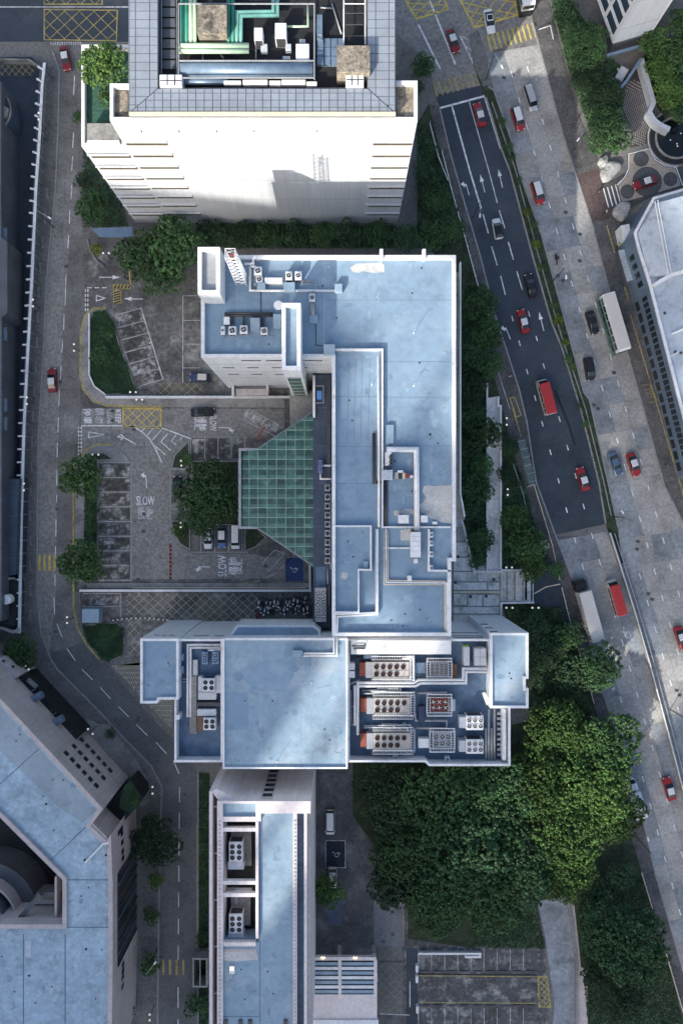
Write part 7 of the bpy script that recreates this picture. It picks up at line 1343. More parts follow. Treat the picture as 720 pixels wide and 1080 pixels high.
# twin-globe lamps
def twin_lamp(a, b, label, z=4.0):
    A, B = W(*a, z), W(*b, z); c = (A + B) / 2
    t = thing('twin_globe_lamp', label, 'street lamp', (c.x, c.y, 0.1), 0, 'twin-globe lamps')
    part('pole', MB().tube([(c.x, c.y, 0.1), (c.x, c.y, z - 0.15)], [0.09, 0.06], 8), steel_d, t); arm_ = part('crossarm', MB().tube([(A.x, A.y, z - 0.25), (B.x, B.y, z - 0.25)], 0.035, 6), steel_d, t)
    for q in (A, B):
        bm = bmesh.new(); bmesh.ops.create_uvsphere(bm, u_segments=12, v_segments=8, radius=0.2); me = bpy.data.meshes.new('globe'); bm.to_mesh(me); bm.free(); me.materials.append(lampg); me.polygons.foreach_set('use_smooth', [True] * len(me.polygons))
        link('globe', me, arm_, (q.x - c.x, q.y - c.y, z - 0.1))
for a, b, lb in [((41, 119), (41, 126), 'twin-globe lamp by the upper ribbed fence'), ((35, 316), (35, 323), 'twin-globe lamp by the middle of the ribbed fence'), ((28.5, 419), (28.5, 426), 'twin-globe lamp beside the taxi on the left street'), ((25.5, 510), (25.5, 517), 'twin-globe lamp by the lower ribbed fence'), ((78.3, 363), (78.3, 370), 'twin-globe lamp at the yellow kerb of the lawn island'), ((137.5, 413.5), (143.5, 413.5), 'twin-globe lamp above the long white wall'), ((144, 421.5), (150, 421.5), 'twin-globe lamp just below the long white wall'), ((98, 479.5), (104, 479.5), 'twin-globe lamp on the roundabout nose'), ((71, 651), (71, 657), 'twin-globe lamp at the bend of the street'), ((27, 702), (30.5, 706), 'twin-globe lamp below the fence-end tree'), ((93, 769), (98, 774), 'twin-globe lamp on the paved forecourt'), ((161, 830), (161, 837), 'twin-globe lamp above the dark footpath tree'), ((158, 1070), (158, 1076), 'twin-globe lamp at the bottom left edge'), ((534, 441), (534, 448), 'twin-globe lamp near the bus bay'), ((535, 516), (535, 522), 'twin-globe lamp between walkway and shelter'), ((533.5, 598.5), (539.5, 598.5), 'twin-globe lamp above the garden steps'), ((533.5, 641), (540, 641), 'twin-globe lamp below the garden steps on the left'), ((561, 641), (567.5, 641), 'twin-globe lamp below the garden steps on the right'), ((109, 267), (115, 267), 'twin-globe lamp beside the entrance canopy'), ((191, 486), (191.5, 491), 'twin-globe lamp in the upper corner island'), ((190.5, 551), (190.8, 556), 'twin-globe lamp in the lower corner island')]: twin_lamp(a, b, lb)
# cantilever street lamps
def street_lamp(base, head, label, z=9.0):
    c = W(*base); h_ = W(*head, z); t = thing('street_lamp', label, 'street lamp', (c.x, c.y, 0.1))
    part('pole', MB().tube([(c.x, c.y, 0.1), (c.x, c.y, z * 0.9), (c.x, c.y, z)], [0.11, 0.08, 0.06], 8), steel_d, t); d = Vector((h_.x - c.x, h_.y - c.y)); d = d.normalized() * min(d.length, 3.0) if d.length > 0.1 else Vector((1, 0))
    part('arm', MB().tube([(c.x, c.y, z), (c.x + d.x, c.y + d.y, z + 0.4)], 0.05, 6), steel, t); part('lamp_head', MB().rbox((c.x + d.x, c.y + d.y, z + 0.35), (0.75, 0.3, 0.16), math.atan2(d.y, d.x), 0.04), whitem, t)
for b, h_, lb in [((512, 84), (531, 77), 'street lamp on the median by the lower zebra bars'), ((582, 297), (596, 293), 'street lamp on the median beside the manholes'), ((604, 158), (608, 149), 'street lamp on the east footpath above the boulders'), ((642, 545), (655, 540), 'street lamp at the end of the median strip'), ((706, 748), (722, 742), 'street lamp on the barrier near the right edge'), ((498, 230), (505, 236), 'street lamp at the verge beside the solid lane line'), ((57, 240), (66, 238), 'street lamp on the left footpath near the white tower'), ((166, 1000), (176, 998), 'street lamp on the footpath by the lower zebra crossing'), ((668, 880), (680, 876), 'street lamp at the kerb below the sunlit grove')]: street_lamp(b, h_, lb)
# guard rails along the left street
gy = 206; gi = 0
GR = [lerp_edge([(54, 200), (45, 300), (43, 360), (38, 460), (36, 540), (36, 660)], y) for y in range(206, 660, 26)]
def rail_mesh():
    mb = MB()
    mb.tube([(-0.35, -0.9, 0), (-0.35, -0.9, 0.95), (0.15, -0.9, 1.0)], 0.04, 5); mb.tube([(-0.35, 0.9, 0), (-0.35, 0.9, 0.95), (0.15, 0.9, 1.0)], 0.04, 5); mb.tube([(-0.35, -0.9, 0.95), (-0.35, 0.9, 0.95)], 0.05, 5); mb.tube([(-0.35, -0.9, 0.45), (-0.35, 0.9, 0.45)], 0.035, 5)
    return mb.mesh('guard_rail', steel)
gm = rail_mesh()
for k, x in enumerate(GR):
    q = W(x, 206 + 26 * k); tag(link('guard_rail', gm, None, (q.x, q.y, 0.14), 0.03), NTH[k] + ' pipe guard rail from the top along the kerb of the left street', 'guard rail', 'guard rails along the left street')
# boulders
for x, y, w_, h_, rz, lb in [(634, 172, 1.6, 3.0, -0.5, 'slim pale boulder on the left of the plaza entrance'), (641, 181, 3.0, 4.2, -0.7, 'large pale boulder at the plaza entrance'), (653, 224, 3.0, 3.8, -0.45, 'pale boulder below the striped walk')]:
    bm = bmesh.new(); bmesh.ops.create_icosphere(bm, subdivisions=3, radius=1.0); g_ = random.Random(x)
    for v in bm.verts:
        c = v.co; n_ = math.sin(c.x * 3.1 + x) * 0.14 + math.sin(c.y * 4.3 + y) * 0.12 + math.sin(c.z * 5 + x * 2) * 0.1 + g_.uniform(-0.05, 0.05); v.co = Vector((c.x * w_ / 2 * (1 + n_), c.y * h_ / 2 * (1 + n_), max(-0.3, c.z * 1.2 * (1 + n_))))
    me = bpy.data.meshes.new('boulder'); bm.to_mesh(me); bm.free(); me.materials.append(stone); q = W(x, y); tag(link('boulder', me, None, (q.x, q.y, 0.35), rz), lb, 'boulder')
# ---------------- plaza
plz = struct('plaza', MB().prism(P2([(634, 196), (646, 190), (663, 180), (661, 164), (684, 157), (690, 168), (700, 174), (712, 177), (800, 160), (800, 200), (716, 198), (690, 205), (660, 222), (644, 222)]), -0.1, 0.16), mat('plaza dark stone', (0.07, 0.068, 0.068), 0.8, 0.2, 0.5, 0.25, 4))
part('beige_field', MB().sheet(P2([(651, 196), (659, 188), (663.5, 178), (663.5, 164), (683, 158.5), (689, 170), (699, 176), (711, 178), (717, 196), (690, 204), (655, 214)]), 0.17), mat('plaza beige stone', (0.34, 0.30, 0.25), 0.8, 0.2, 0.5, 0.2, 3, stain=(0.24, 0.235, 0.22), stain_amt=0.6, stain_scale=0.5), plz)
part('white_band', MB().strip(P2([(650, 195.5), (658, 187.5), (662.3, 178), (662.3, 163), (683.5, 157.3), (690, 169), (700, 175), (712, 177), (719, 196)]), 0.2, 0.178, None), white_c, plz)
dstone = mat('plaza cobble grey', (0.085, 0.088, 0.092), 0.85, 0.15, 0.6, 0.5, 5)
for x, y, r in [(681.5, 192, 15.5), (675.2, 168, 8), (660.7, 202.4, 7.4), (706, 189.3, 7.4)]:
    q = W(x, y); part('stone_circle', MB().cyl((q.x, q.y, 0.172), r * SC, 0.012, 40), dstone, plz); part('circle_rim', MB().annulus(q, r * SC - 0.14, r * SC, 0.172, 0.192, 0, 2 * math.pi, 40), mat('plaza rim', (0.045, 0.045, 0.048), 0.85), plz)
for k in range(4): part('white_stripe', MB().strip(P2([(635.5 + 4.2 * k, 199 - 1.3 * k), (641 + 4.2 * k, 219 - 1.3 * k)]), 0.22, 0.17, None), white_c, plz)
pv = struct('patterned_paving', MB().prism(P2([(651, 96), (676, 61), (689, 108), (684, 118), (686, 130), (681, 152), (664, 156), (666, 140), (656, 118)]), -0.1, 0.14), mat('paving joint', (0.055, 0.05, 0.05), 0.9))
r_ = random.Random(3); n_t = 0
tile_a = mat('paving tile pale', (0.24, 0.225, 0.215), 0.85, 0.12, 0.5, 0.15, 4, rand=0.12)
for j in range(34):
    for i in range(14):
        x = 652 + 2.05 * i + 0.42 * j; y = 152 - 2.6 * j + (1.3 if i % 2 else 0) - 0.5 * i + 3
        xl = lerp_edge([(676, 61), (651, 96), (657, 118), (666, 140), (664.5, 156)], y) + 0.6; xr = lerp_edge([(676, 61), (689, 108), (684.5, 118), (686, 130), (681, 152)], y) - 1.2
        x = xl + 0.8 + 2.05 * i
        if x > xr - 0.8 or y < 70 or y > 153: continue
        if n_t < 290:
            q = W(x, y); part('paving_tile', MB().rbox((q.x, q.y, 0.12), (0.22, 0.34, 0.035), 0.25), tile_a, pv); n_t += 1
one('ramp_wall', MB().strip(P2([(651, 96), (661, 84), (676, 61.5)], 3.0), 0.5, 0.1, 3.0), ductb, 'grey wall on the left of the patterned ramp', 'wall')
one('ramp_wall', MB().strip(P2([(676, 61.5), (689, 108), (684.5, 118), (690, 127), (697, 132), (706, 136)], 2.2), 0.9, 0.1, 2.2), MATS['pale grey box'], 'pale grey wall on the right of the patterned ramp', 'wall')
one('pipe_rack', MB().rbox((*W(655, 78, 1.2).to_2d(), 0.1), (1.6, 2.6, 1.3), -0.5).tube([W(651, 72, 1.4), W(655, 83, 1.4)], 0.14, 6), MATS['pale duct'], 'pale duct box behind the left wall of the patterned ramp', 'duct')
tg = struct('terrace_garden', MB().prism(P2([(678, 60), (800, 10), (800, 128), (720, 130), (700, 126), (692, 112)]), -0.1, 0.35), soil)
pool = struct('pool_water', MB().prism(P2([(712 + 21 * math.cos(t), 146 + 20 * math.sin(t)) for t in [2 * math.pi * k / 40 for k in range(40)]]), -0.3, 0.1), mat('dark pool water', (0.006, 0.009, 0.009), 0.08, 0.1, spec=0.5))
q = W(712, 146); part('pool_rim', MB().annulus(q, 20.5 * SC, 22.5 * SC, -0.1, 0.4, 0, 2 * math.pi, 48), concr, pool); part('pool_channel', MB().annulus(q, 22.6 * SC, 28 * SC, -0.1, 0.16, 0, 2 * math.pi, 48), darkfl, pool); part('outer_kerb', MB().annulus(q, 28 * SC, 30.5 * SC, -0.1, 0.25, 0, 2 * math.pi, 48), pave_g, pool); part('outer_line', MB().annulus(q, 29.4 * SC, 30 * SC, 0.2, 0.27, math.radians(120), math.radians(275), 30), white_c, pool)
for x, y in [(706, 148), (713, 152), (713.5, 154.5), (702, 138), (717, 141)]: p_ = W(x, y); part('pool_jet', MB().cyl((p_.x, p_.y, 0.1), 0.14, 0.1, 8), whitem, pool)
# glowing wall lamps of the porch, slab wall and garden
def wall_lamp(x, y, z, label, col=None):
    q = W(x, y, z); t = thing('wall_lamp', label, 'wall lamp', (q.x, q.y, z)); part('lamp_body', MB().rbox((q.x, q.y, z - 0.1), (0.3, 0.3, 0.2)), black, t); part('lamp_glow', MB().rbox((q.x, q.y - 0.22, z - 0.16), (0.45, 0.14, 0.1)), warmg, t)
wall_lamp(340.5, 1009, ZO + 0.25, 'left warm lamp on the porch beam'); wall_lamp(374.5, 1009, ZO + 0.25, 'right warm lamp on the porch beam')
# ================================================================== VEHICLES
def vmat(name, c, rough=0.28, metal=0.0): return mat('car paint ' + name, c, rough, 0.04, 0.5, 0.03, 4, metal=metal, spec=0.5)
v_red = vmat('taxi red', (0.30, 0.018, 0.022)); v_dred = vmat('dark red', (0.20, 0.016, 0.022)); v_white = vmat('white', (0.70, 0.71, 0.72)); v_sil = vmat('silver', (0.42, 0.44, 0.46), 0.3, 0.4); v_black = vmat('black', (0.012, 0.013, 0.016)); v_blue = vmat('slate blue', (0.06, 0.10, 0.16)); v_lblue = vmat('mid blue', (0.06, 0.15, 0.33)); v_navy = vmat('navy', (0.02, 0.045, 0.12)); v_troof = vmat('taxi roof silver white', (0.62, 0.62, 0.63)); v_cream = vmat('cream roof', (0.56, 0.53, 0.49), 0.5); v_lred = vmat('lorry red', (0.42, 0.03, 0.03), 0.45); v_green = vmat('bus green', (0.06, 0.20, 0.13), 0.4)
wglass = mat('vehicle glass', (0.010, 0.013, 0.016), 0.08, 0.05, spec=0.6); headl = mat('headlamp lens', (0.7, 0.7, 0.68), 0.15, 0.02); taill = mat('tail lamp lens', (0.35, 0.02, 0.02), 0.2, 0.02)
VM = {}
def loft(secs, mats_, name, smooth=False):
    """secs: (y, half width bottom, half width top, z bottom, z top, bevel)"""
    mb = MB(); n = 8
    for (y, wb, wt, zb, zt, b) in secs:
        b = min(b, (zt - zb) * 0.45, wt * 0.45)
        mb.v += [(-wb, y, zb), (wb, y, zb), (wb, y, (zb + zt) / 2), (wt + (wb - wt) * 0.4, y, zt - b), (wt - b, y, zt), (-wt + b, y, zt), (-wt - (wb - wt) * 0.4, y, zt - b), (-wb, y, (zb + zt) / 2)]
    for i in range(len(secs) - 1):
        for k in range(n): mb.f.append((i * n + k, i * n + (k + 1) % n, (i + 1) * n + (k + 1) % n, (i + 1) * n + k)); mb.m.append(0)
    mb.f.append(tuple(range(n))); mb.m.append(0); mb.f.append(tuple(range(len(secs) * n - 1, (len(secs) - 1) * n - 1, -1))); mb.m.append(0)
    mb.f = [f[::-1] for f in mb.f]
    return mb.mesh(name, mats_, smooth)
def cached(key, fn):
    if key not in VM: VM[key] = fn()
    return VM[key]
def wheel_mesh(r, w):
    def mk():
        mb = MB()
        def ring(rad, x): return [(x, rad * math.cos(2 * math.pi * k / 16), rad * math.sin(2 * math.pi * k / 16)) for k in range(16)]
        mb.v = ring(r, -w / 2) + ring(r, w / 2) + ring(r * 0.62, -w / 2 - 0.01) + ring(r * 0.62, w / 2 + 0.01)
        for k in range(16):
            j = (k + 1) % 16; mb.f += [(k, j, 16 + j, 16 + k), (k, 32 + k, 32 + j, j), (16 + k, 16 + j, 48 + j, 48 + k)]; mb.m += [0, 0, 0]
        mb.f += [tuple(range(47, 31, -1)), tuple(range(48, 64))]; mb.m += [1, 1]
        return mb
    return cached(('wheel', r, w), mk)
def wheel(t, r, w, loc):
    mb = wheel_mesh(r, w)
    def tyre(): a = MB(); a.v = mb.v; a.f = [f for f, m in zip(mb.f, mb.m) if m == 0]; a.m = [0] * len(a.f); return a.mesh('wheel', [black])
    def rim(): a = MB(); a.v = mb.v; a.f = [f for f, m in zip(mb.f, mb.m) if m == 1]; a.m = [0] * len(a.f); return a.mesh('rim', [steel])
    o = link('wheel', cached(('tyre', r, w), tyre), t, loc); link('rim', cached(('rim', r, w), rim), o)
def car(px, py, heading, label, body, roof=None, kind='saloon', hood=None, boot=None, sign=False, glassroof=False, name='car', cat='car', zr=None, group=None):
    zr = ZR if zr is None else zr
    p = W(px, py, 0.8); t = thing(name, label, cat, (p.x, p.y, zr + 0.005), math.radians(heading), group)
    L, w = {'saloon': (4.75, 0.88), 'hatch': (4.1, 0.86), 'mpv': (4.7, 0.90), 'van': (4.9, 0.92)}[kind]; h = L / 2
    if kind == 'saloon': hi, wsb, wst, rst, rsb, zh = 1.46, 1.10, 0.35, -0.95, -1.65, 0.98
    elif kind == 'hatch': hi, wsb, wst, rst, rsb, zh = 1.5, 1.05, 0.35, -1.35, -1.85, 0.98
    elif kind == 'mpv': hi, wsb, wst, rst, rsb, zh = 1.72, 1.45, 0.75, -1.85, -2.2, 1.05
    else: hi, wsb, wst, rst, rsb, zh = 1.95, 1.75, 1.15, -2.25, -2.4, 1.15
    bk = ('body', kind, body.name)
    def mkb(): return loft([(-h, w * 0.80, w * 0.74, 0.36, 0.74, 0.1), (-h + 0.10, w * 0.93, w * 0.84, 0.24, 0.90, 0.12), (-h + 0.55, w, w * 0.90, 0.2, zh, 0.12), (rsb, w, w * 0.90, 0.2, zh + 0.02, 0.1), (wsb, w, w * 0.90, 0.2, zh + 0.02, 0.1), (h - 0.7, w, w * 0.88, 0.2, zh - 0.08, 0.12), (h - 0.18, w * 0.92, w * 0.78, 0.22, 0.78, 0.14), (h, w * 0.74, w * 0.62, 0.34, 0.62, 0.1)], [body], 'body', False)
    link('body', cached(bk, mkb), t)
    def mkg(): return loft([(rsb, w * 0.88, w * 0.84, zh - 0.02, zh + 0.04, 0.02), (rst, w * 0.89, w * 0.70, zh - 0.02, hi - 0.03, 0.06), ((rst + wst) / 2, w * 0.89, w * 0.72, zh - 0.02, hi - 0.02, 0.06), (wst, w * 0.88, w * 0.70, zh - 0.02, hi - 0.04, 0.06), (wsb, w * 0.86, w * 0.80, zh - 0.02, zh + 0.03, 0.02)], [wglass], 'window_glass')
    link('window_glass', cached(('glass', kind), mkg), t)
    rm = roof or body
    def mkr(): return loft([(rst - 0.02, w * 0.68, w * 0.66, hi - 0.06, hi - 0.01, 0.02), (rst + 0.15, w * 0.715, w * 0.69, hi - 0.06, hi + 0.015, 0.03), ((rst + wst) / 2, w * 0.725, w * 0.70, hi - 0.06, hi + 0.03, 0.03), (wst - 0.1, w * 0.715, w * 0.69, hi - 0.06, hi + 0.01, 0.03), (wst + 0.03, w * 0.68, w * 0.66, hi - 0.07, hi - 0.02, 0.02)], [rm], 'roof_panel')
    link('roof_panel', cached(('roof', kind, rm.name), mkr), t)
    if glassroof: link('sunroof', cached(('sunroof', kind), lambda: MB().rbox((0, (rst + wst) / 2, hi + 0.028), (w * 1.15, (wst - rst) * 0.72, 0.015)).mesh('sunroof', [wglass])), t)
    for sx in (-1, 1):
        for y in (h * 0.62, -h * 0.60): wheel(t, 0.31, 0.2, (sx * (w - 0.11), y, 0.305))
        link('headlight', cached(('hl',), lambda: MB().rbox((0, 0, -0.07), (0.36, 0.16, 0.14), 0, 0.03).mesh('headlight', [headl])), t, (sx * w * 0.66, h - 0.13, 0.68)); link('tail_light', cached(('tl',), lambda: MB().rbox((0, 0, -0.08), (0.34, 0.1, 0.16), 0, 0.02).mesh('tail_light', [taill])), t, (sx * w * 0.66, -h + 0.06, 0.76)); link('mirror', cached(('mi', body.name), lambda: MB().rbox((0, 0, 0), (0.2, 0.12, 0.14), 0, 0.03).mesh('mirror', [body])), t, (sx * (w + 0.06), wsb - 0.2, zh - 0.02))
    if sign: link('roof_sign', cached(('sign',), lambda: MB().rbox((0, 0, 0), (0.55, 0.2, 0.13), 0, 0.03).mesh('roof_sign', [mat('taxi sign white', (0.75, 0.75, 0.72), 0.4, 0.02)])), t, (0, wst - 0.25, hi + 0.01)); text(t, 'TAXI', Vector((0, 0, 0)), 0, 1, 0, v_red, 1, name='sign_words') if False else None
    return t
def taxi(px, py, hd, label, body=None, **k): return car(px, py, hd, label, body or v_red, v_troof, 'saloon', sign=True, name='taxi', cat='taxi', group='red taxis', **k)
NB = 16.5; SB = 196.5
taxi(477.5, 43, 197, 'dark red taxi between the two zebra crossings at the top', v_dred); taxi(505.5, 120.5, 15, 'red taxi waiting just below the stop line'); taxi(551.5, 338.5, 15, 'red taxi in the middle lane beside the straight arrow'); taxi(614.5, 505, 17, 'red taxi near the end of the asphalt carriageway'); taxi(668, 490, 198, 'red taxi beside the slate blue car'); taxi(718, 673, 198, 'red taxi cut by the right edge'); taxi(705.5, 832, 16, 'red taxi against the barrier at lower right'); taxi(69, 61.5, 190, 'red taxi at the mouth of the left street', v_dred); taxi(55, 401, 2, 'red taxi driving up the left street', v_dred); taxi(679.5, 192.5, 108, 'dark red taxi parked on the plaza circle', v_dred, zr=0.19)
car(546, 125, SB, 'red taxi van with big silver roof beside the silver van', v_red, v_troof, 'mpv', name='taxi', cat='taxi'); car(567, 203, SB, 'red taxi van alone on the concrete carriageway', v_red, v_troof, 'mpv', name='taxi', cat='taxi')
car(516, 22, 190, 'white car with dark sunroof on the yellow crossing', v_white, None, 'saloon', glassroof=True); car(559, 104, SB + 1, 'silver grey van on the concrete carriageway', v_sil, None, 'van', name='van', cat='van'); car(524.5, 241, 10, 'white car with black glass roof in the middle lane', v_white, v_black, 'hatch'); car(559.5, 301, 15, 'black saloon in the right lane of the asphalt', v_black); car(624.5, 340, SB, 'black saloon beside the double-decker bus', v_black); car(621.5, 389, SB - 7, 'black estate car behind the black saloon', v_black, None, 'mpv'); car(648.5, 489, SB + 3, 'slate blue car beside a red taxi', v_blue, None, 'saloon')
car(211, 398, 88, 'blue and cream car in the bay above the white wall', v_navy, v_cream, 'hatch', zr=0.03); car(214, 434.5, -88, 'black car under the long white wall', v_black, None, 'saloon', zr=0.03); car(219.5, 568, 180, 'white car in the middle bays', v_white, None, 'hatch', zr=0.03); car(234, 567, 180, 'blue car with white roof in the middle bays', v_lblue, v_white, 'hatch', zr=0.03); car(248.5, 566, 180, 'white van in the right middle bay', v_white, None, 'van', name='van', cat='van', zr=0.03); car(187, 513, 0, 'black car half hidden by the large car park tree', v_black, None, 'hatch', zr=0.03)
car(348, 867.5, 180, 'white van parked in the south yard', v_white, None, 'van', name='van', cat='van', zr=0.03); car(350.5, 926, 180, 'white car under the bright tree in the south yard', v_white, None, 'hatch', zr=0.03)
def truck(px, py, hd, L, Wd, Hb, label, cab_m, box_m, roof_m, name='lorry', cab=2.0, ribs=True):
    p = W(px, py, Hb * 0.8); t = thing(name, label, 'lorry', (p.x, p.y, ZR + 0.005), math.radians(hd)); h = L / 2; w = Wd / 2
    link('chassis', MB().box(-w * 0.7, -h + 0.1, 0.5, w * 0.7, h - 0.2, 0.85).mesh('chassis', [steel_d]), t)
    link('cargo_box', MB().box(-w, -h, 0.9, w, h - cab - 0.25, Hb).mesh('cargo_box', [box_m]), t); link('box_roof', MB().box(-w + 0.04, -h + 0.04, Hb + 0.003, w - 0.04, h - cab - 0.29, Hb + 0.04).mesh('box_roof', [roof_m]), t)
    hc = min(Hb - 0.5, 2.5)
    link('cab', loft([(h - cab, w * 0.96, w * 0.88, 0.45, hc, 0.12), (h - 0.7, w * 0.96, w * 0.88, 0.45, hc, 0.12), (h - 0.25, w * 0.95, w * 0.86, 0.45, 1.5, 0.1), (h, w * 0.88, w * 0.8, 0.5, 1.3, 0.1)], [cab_m], 'cab'), t)
    link('windscreen', MB().add([(-w * 0.8, h - 0.22, 1.52), (w * 0.8, h - 0.22, 1.52), (w * 0.76, h - 0.66, hc - 0.04), (-w * 0.76, h - 0.66, hc - 0.04)], [(0, 1, 2, 3)]).mesh('windscreen', [wglass]), t)
    for sx in (-1, 1):
        for y in (h - 1.1, -h + 1.4, -h + 2.5): wheel(t, 0.46, 0.3, (sx * (w - 0.18), y, 0.455))
        link('mirror', MB().rbox((0, 0, 0), (0.14, 0.1, 0.45)).mesh('mirror', [black]), t, (sx * (w + 0.1), h - 0.5, 1.7)); link('headlight', MB().rbox((0, 0, 0), (0.35, 0.12, 0.18)).mesh('headlight', [headl]), t, (sx * w * 0.6, h - 0.05, 0.75)); link('tail_light', MB().rbox((0, 0, 0), (0.2, 0.06, 0.25)).mesh('tail_light', [taill]), t, (sx * w * 0.8, -h - 0.02, 0.7))
        for k in range(int(L)): link('side_rib', cached(('rib', Hb), lambda: MB().box(-0.02, -0.04, 1.0, 0.02, 0.04, Hb - 0.1).mesh('side_rib', [steel])), t, (sx * (w + 0.02), -h + 0.5 + k * (L - cab - 1) / int(L), 0))
    return t
def minibus(px, py, hd, label):
    L, w, Hb = 7.1, 1.06, 2.75; h = L / 2; p = W(px, py, Hb); t = thing('minibus', label, 'minibus', (p.x, p.y, ZR + 0.005), math.radians(hd), 'red-roofed minibuses')
    link('body', cached(('mbb',), lambda: loft([(-h, w * 0.94, w * 0.9, 0.35, 2.45, 0.15), (-h + 0.2, w, w * 0.95, 0.3, 2.6, 0.15), (h - 1.0, w, w * 0.95, 0.3, 2.6, 0.15), (h - 0.35, w * 0.97, w * 0.86, 0.3, 1.75, 0.12), (h, w * 0.86, w * 0.74, 0.35, 1.0, 0.12)], [v_cream], 'body')), t)
    r = link('roof_panel', cached(('mbr',), lambda: loft([(-h + 0.04, w * 0.84, w * 0.8, 2.5, 2.6, 0.05), (-h + 0.25, w * 0.97, w * 0.88, 2.5, 2.72, 0.1), (h - 1.15, w * 0.97, w * 0.88, 2.5, 2.72, 0.1), (h - 0.9, w * 0.9, w * 0.82, 2.48, 2.6, 0.05)], [v_lred], 'roof_panel')), t)
    for y in (-1.6, 0.6): link('roof_hatch', cached(('mbh',), lambda: MB().rbox((0, 0, 0), (0.6, 0.7, 0.08), 0, 0.03).mesh('roof_hatch', [v_lred])), r, (0, y, 2.715))
    link('windscreen', cached(('mbw',), lambda: MB().add([(-w * 0.84, h - 0.36, 1.78), (w * 0.84, h - 0.36, 1.78), (w * 0.84, h - 0.95, 2.56), (-w * 0.84, h - 0.95, 2.56)], [(0, 1, 2, 3)]).mesh('windscreen', [wglass])), t)
    for sx in (-1, 1):
        for k in range(5): link('window', cached(('mbs',), lambda: MB().box(-0.02, 0, 1.45, 0.02, 0.95, 2.2).mesh('window', [wglass])), t, (sx * (w + 0.005), -h + 0.4 + 1.1 * k, 0))
        for y in (h - 1.3, -h + 1.5): wheel(t, 0.4, 0.24, (sx * (w - 0.14), y, 0.395))
        link('mirror', cached(('mbm',), lambda: MB().rbox((0, 0, 0), (0.12, 0.1, 0.32)).mesh('mirror', [black])), t, (sx * (w + 0.12), h - 0.5, 1.6)); link('headlight', cached(('mbl',), lambda: MB().rbox((0, 0, 0), (0.3, 0.1, 0.18)).mesh('headlight', [headl])), t, (sx * w * 0.6, h - 0.05, 0.72)); link('tail_light', cached(('mbt',), lambda: MB().rbox((0, 0, 0), (0.16, 0.06, 0.4)).mesh('tail_light', [taill])), t, (sx * w * 0.78, -h - 0.01, 0.9))
minibus(577.5, 417.5, 15, 'minibus with a red roof and cream sides on the asphalt carriageway'); minibus(651.5, 631, 16, 'red-roofed minibus next to the barrier beside the long lorry')
truck(621, 644, 15.5, 12.2, 2.5, 3.9, 'long lorry with a cream roof beside the garden trees', v_black, v_cream, v_cream)
truck(670, 843, 16, 7.5, 2.3, 3.0, 'white lorry half hidden by the sunlit grove', v_white, v_white, v_white)
def bus(px, py, hd, label, body, lower, roof_m, L=11.5):
    Hb, w = 4.35, 1.25; p = W(px, py, Hb); t = thing('double_decker_bus', label, 'bus', (p.x, p.y, ZR + 0.005), math.radians(hd)); h = L / 2
    link('lower_body', loft([(-h, w, w, 0.3, 2.2, 0.05), (h - 0.2, w, w, 0.3, 2.2, 0.05), (h, w * 0.96, w * 0.94, 0.3, 2.2, 0.05)], [lower], 'lower_body'), t); link('upper_body', loft([(-h, w, w * 0.97, 2.2, Hb - 0.03, 0.12), (h - 0.35, w, w * 0.97, 2.2, Hb - 0.03, 0.12), (h, w * 0.95, w * 0.92, 2.2, Hb - 0.25, 0.12)], [body], 'upper_body'), t)
    link('roof_panel', MB().rbox((0, -0.1, Hb - 0.02), (2 * w - 0.16, L - 0.6, 0.05), 0, 0.02).mesh('roof_panel', [roof_m]), t)
    for sx in (-1, 1):
        for k in range(7):
            y = -h + 0.5 + k * (L - 1.0) / 7
            for z, hh in ((2.75, 0.85), (1.15, 0.85)): link('window', cached(('bw', hh), lambda: MB().box(-0.02, 0, 0, 0.02, (L - 1.0) / 7 - 0.16, hh).mesh('window', [wglass])), t, (sx * (w + 0.012), y, z))
        link('stripe', MB().box(-0.015, -h + 0.2, 2.3, 0.015, h - 0.4, 2.55).mesh('stripe', [v_green]), t, (sx * (w + 0.01), 0, 0))
        for y in (h - 2.4, -h + 2.6, -h + 1.5): wheel(t, 0.48, 0.3, (sx * (w - 0.16), y, 0.475))
        link('mirror', MB().rbox((0, 0, 0), (0.16, 0.1, 0.4)).mesh('mirror', [black]), t, (sx * (w + 0.16), h - 0.05, 2.0))
    link('front_window', MB().box(-w * 0.86, 0, 0, w * 0.86, 0.03, 1.0).mesh('front_window', [wglass]), t, (0, h + 0.003, 2.75)); link('front_window', MB().box(-w * 0.86, 0, 0, w * 0.86, 0.03, 1.1).mesh('front_window', [wglass]), t, (0, h + 0.003, 0.95)); link('rear_window', MB().box(-w * 0.8, -0.03, 0, w * 0.8, 0, 0.8).mesh('rear_window', [wglass]), t, (0, -h - 0.003, 2.8))
    return t
bus(650.5, 339, 196.5, 'double-decker bus with cream roof and green striped side', v_white, v_green, v_cream); bus(553, -27, 190, 'white and black double-decker bus cut by the top edge', v_white, v_black, v_white)
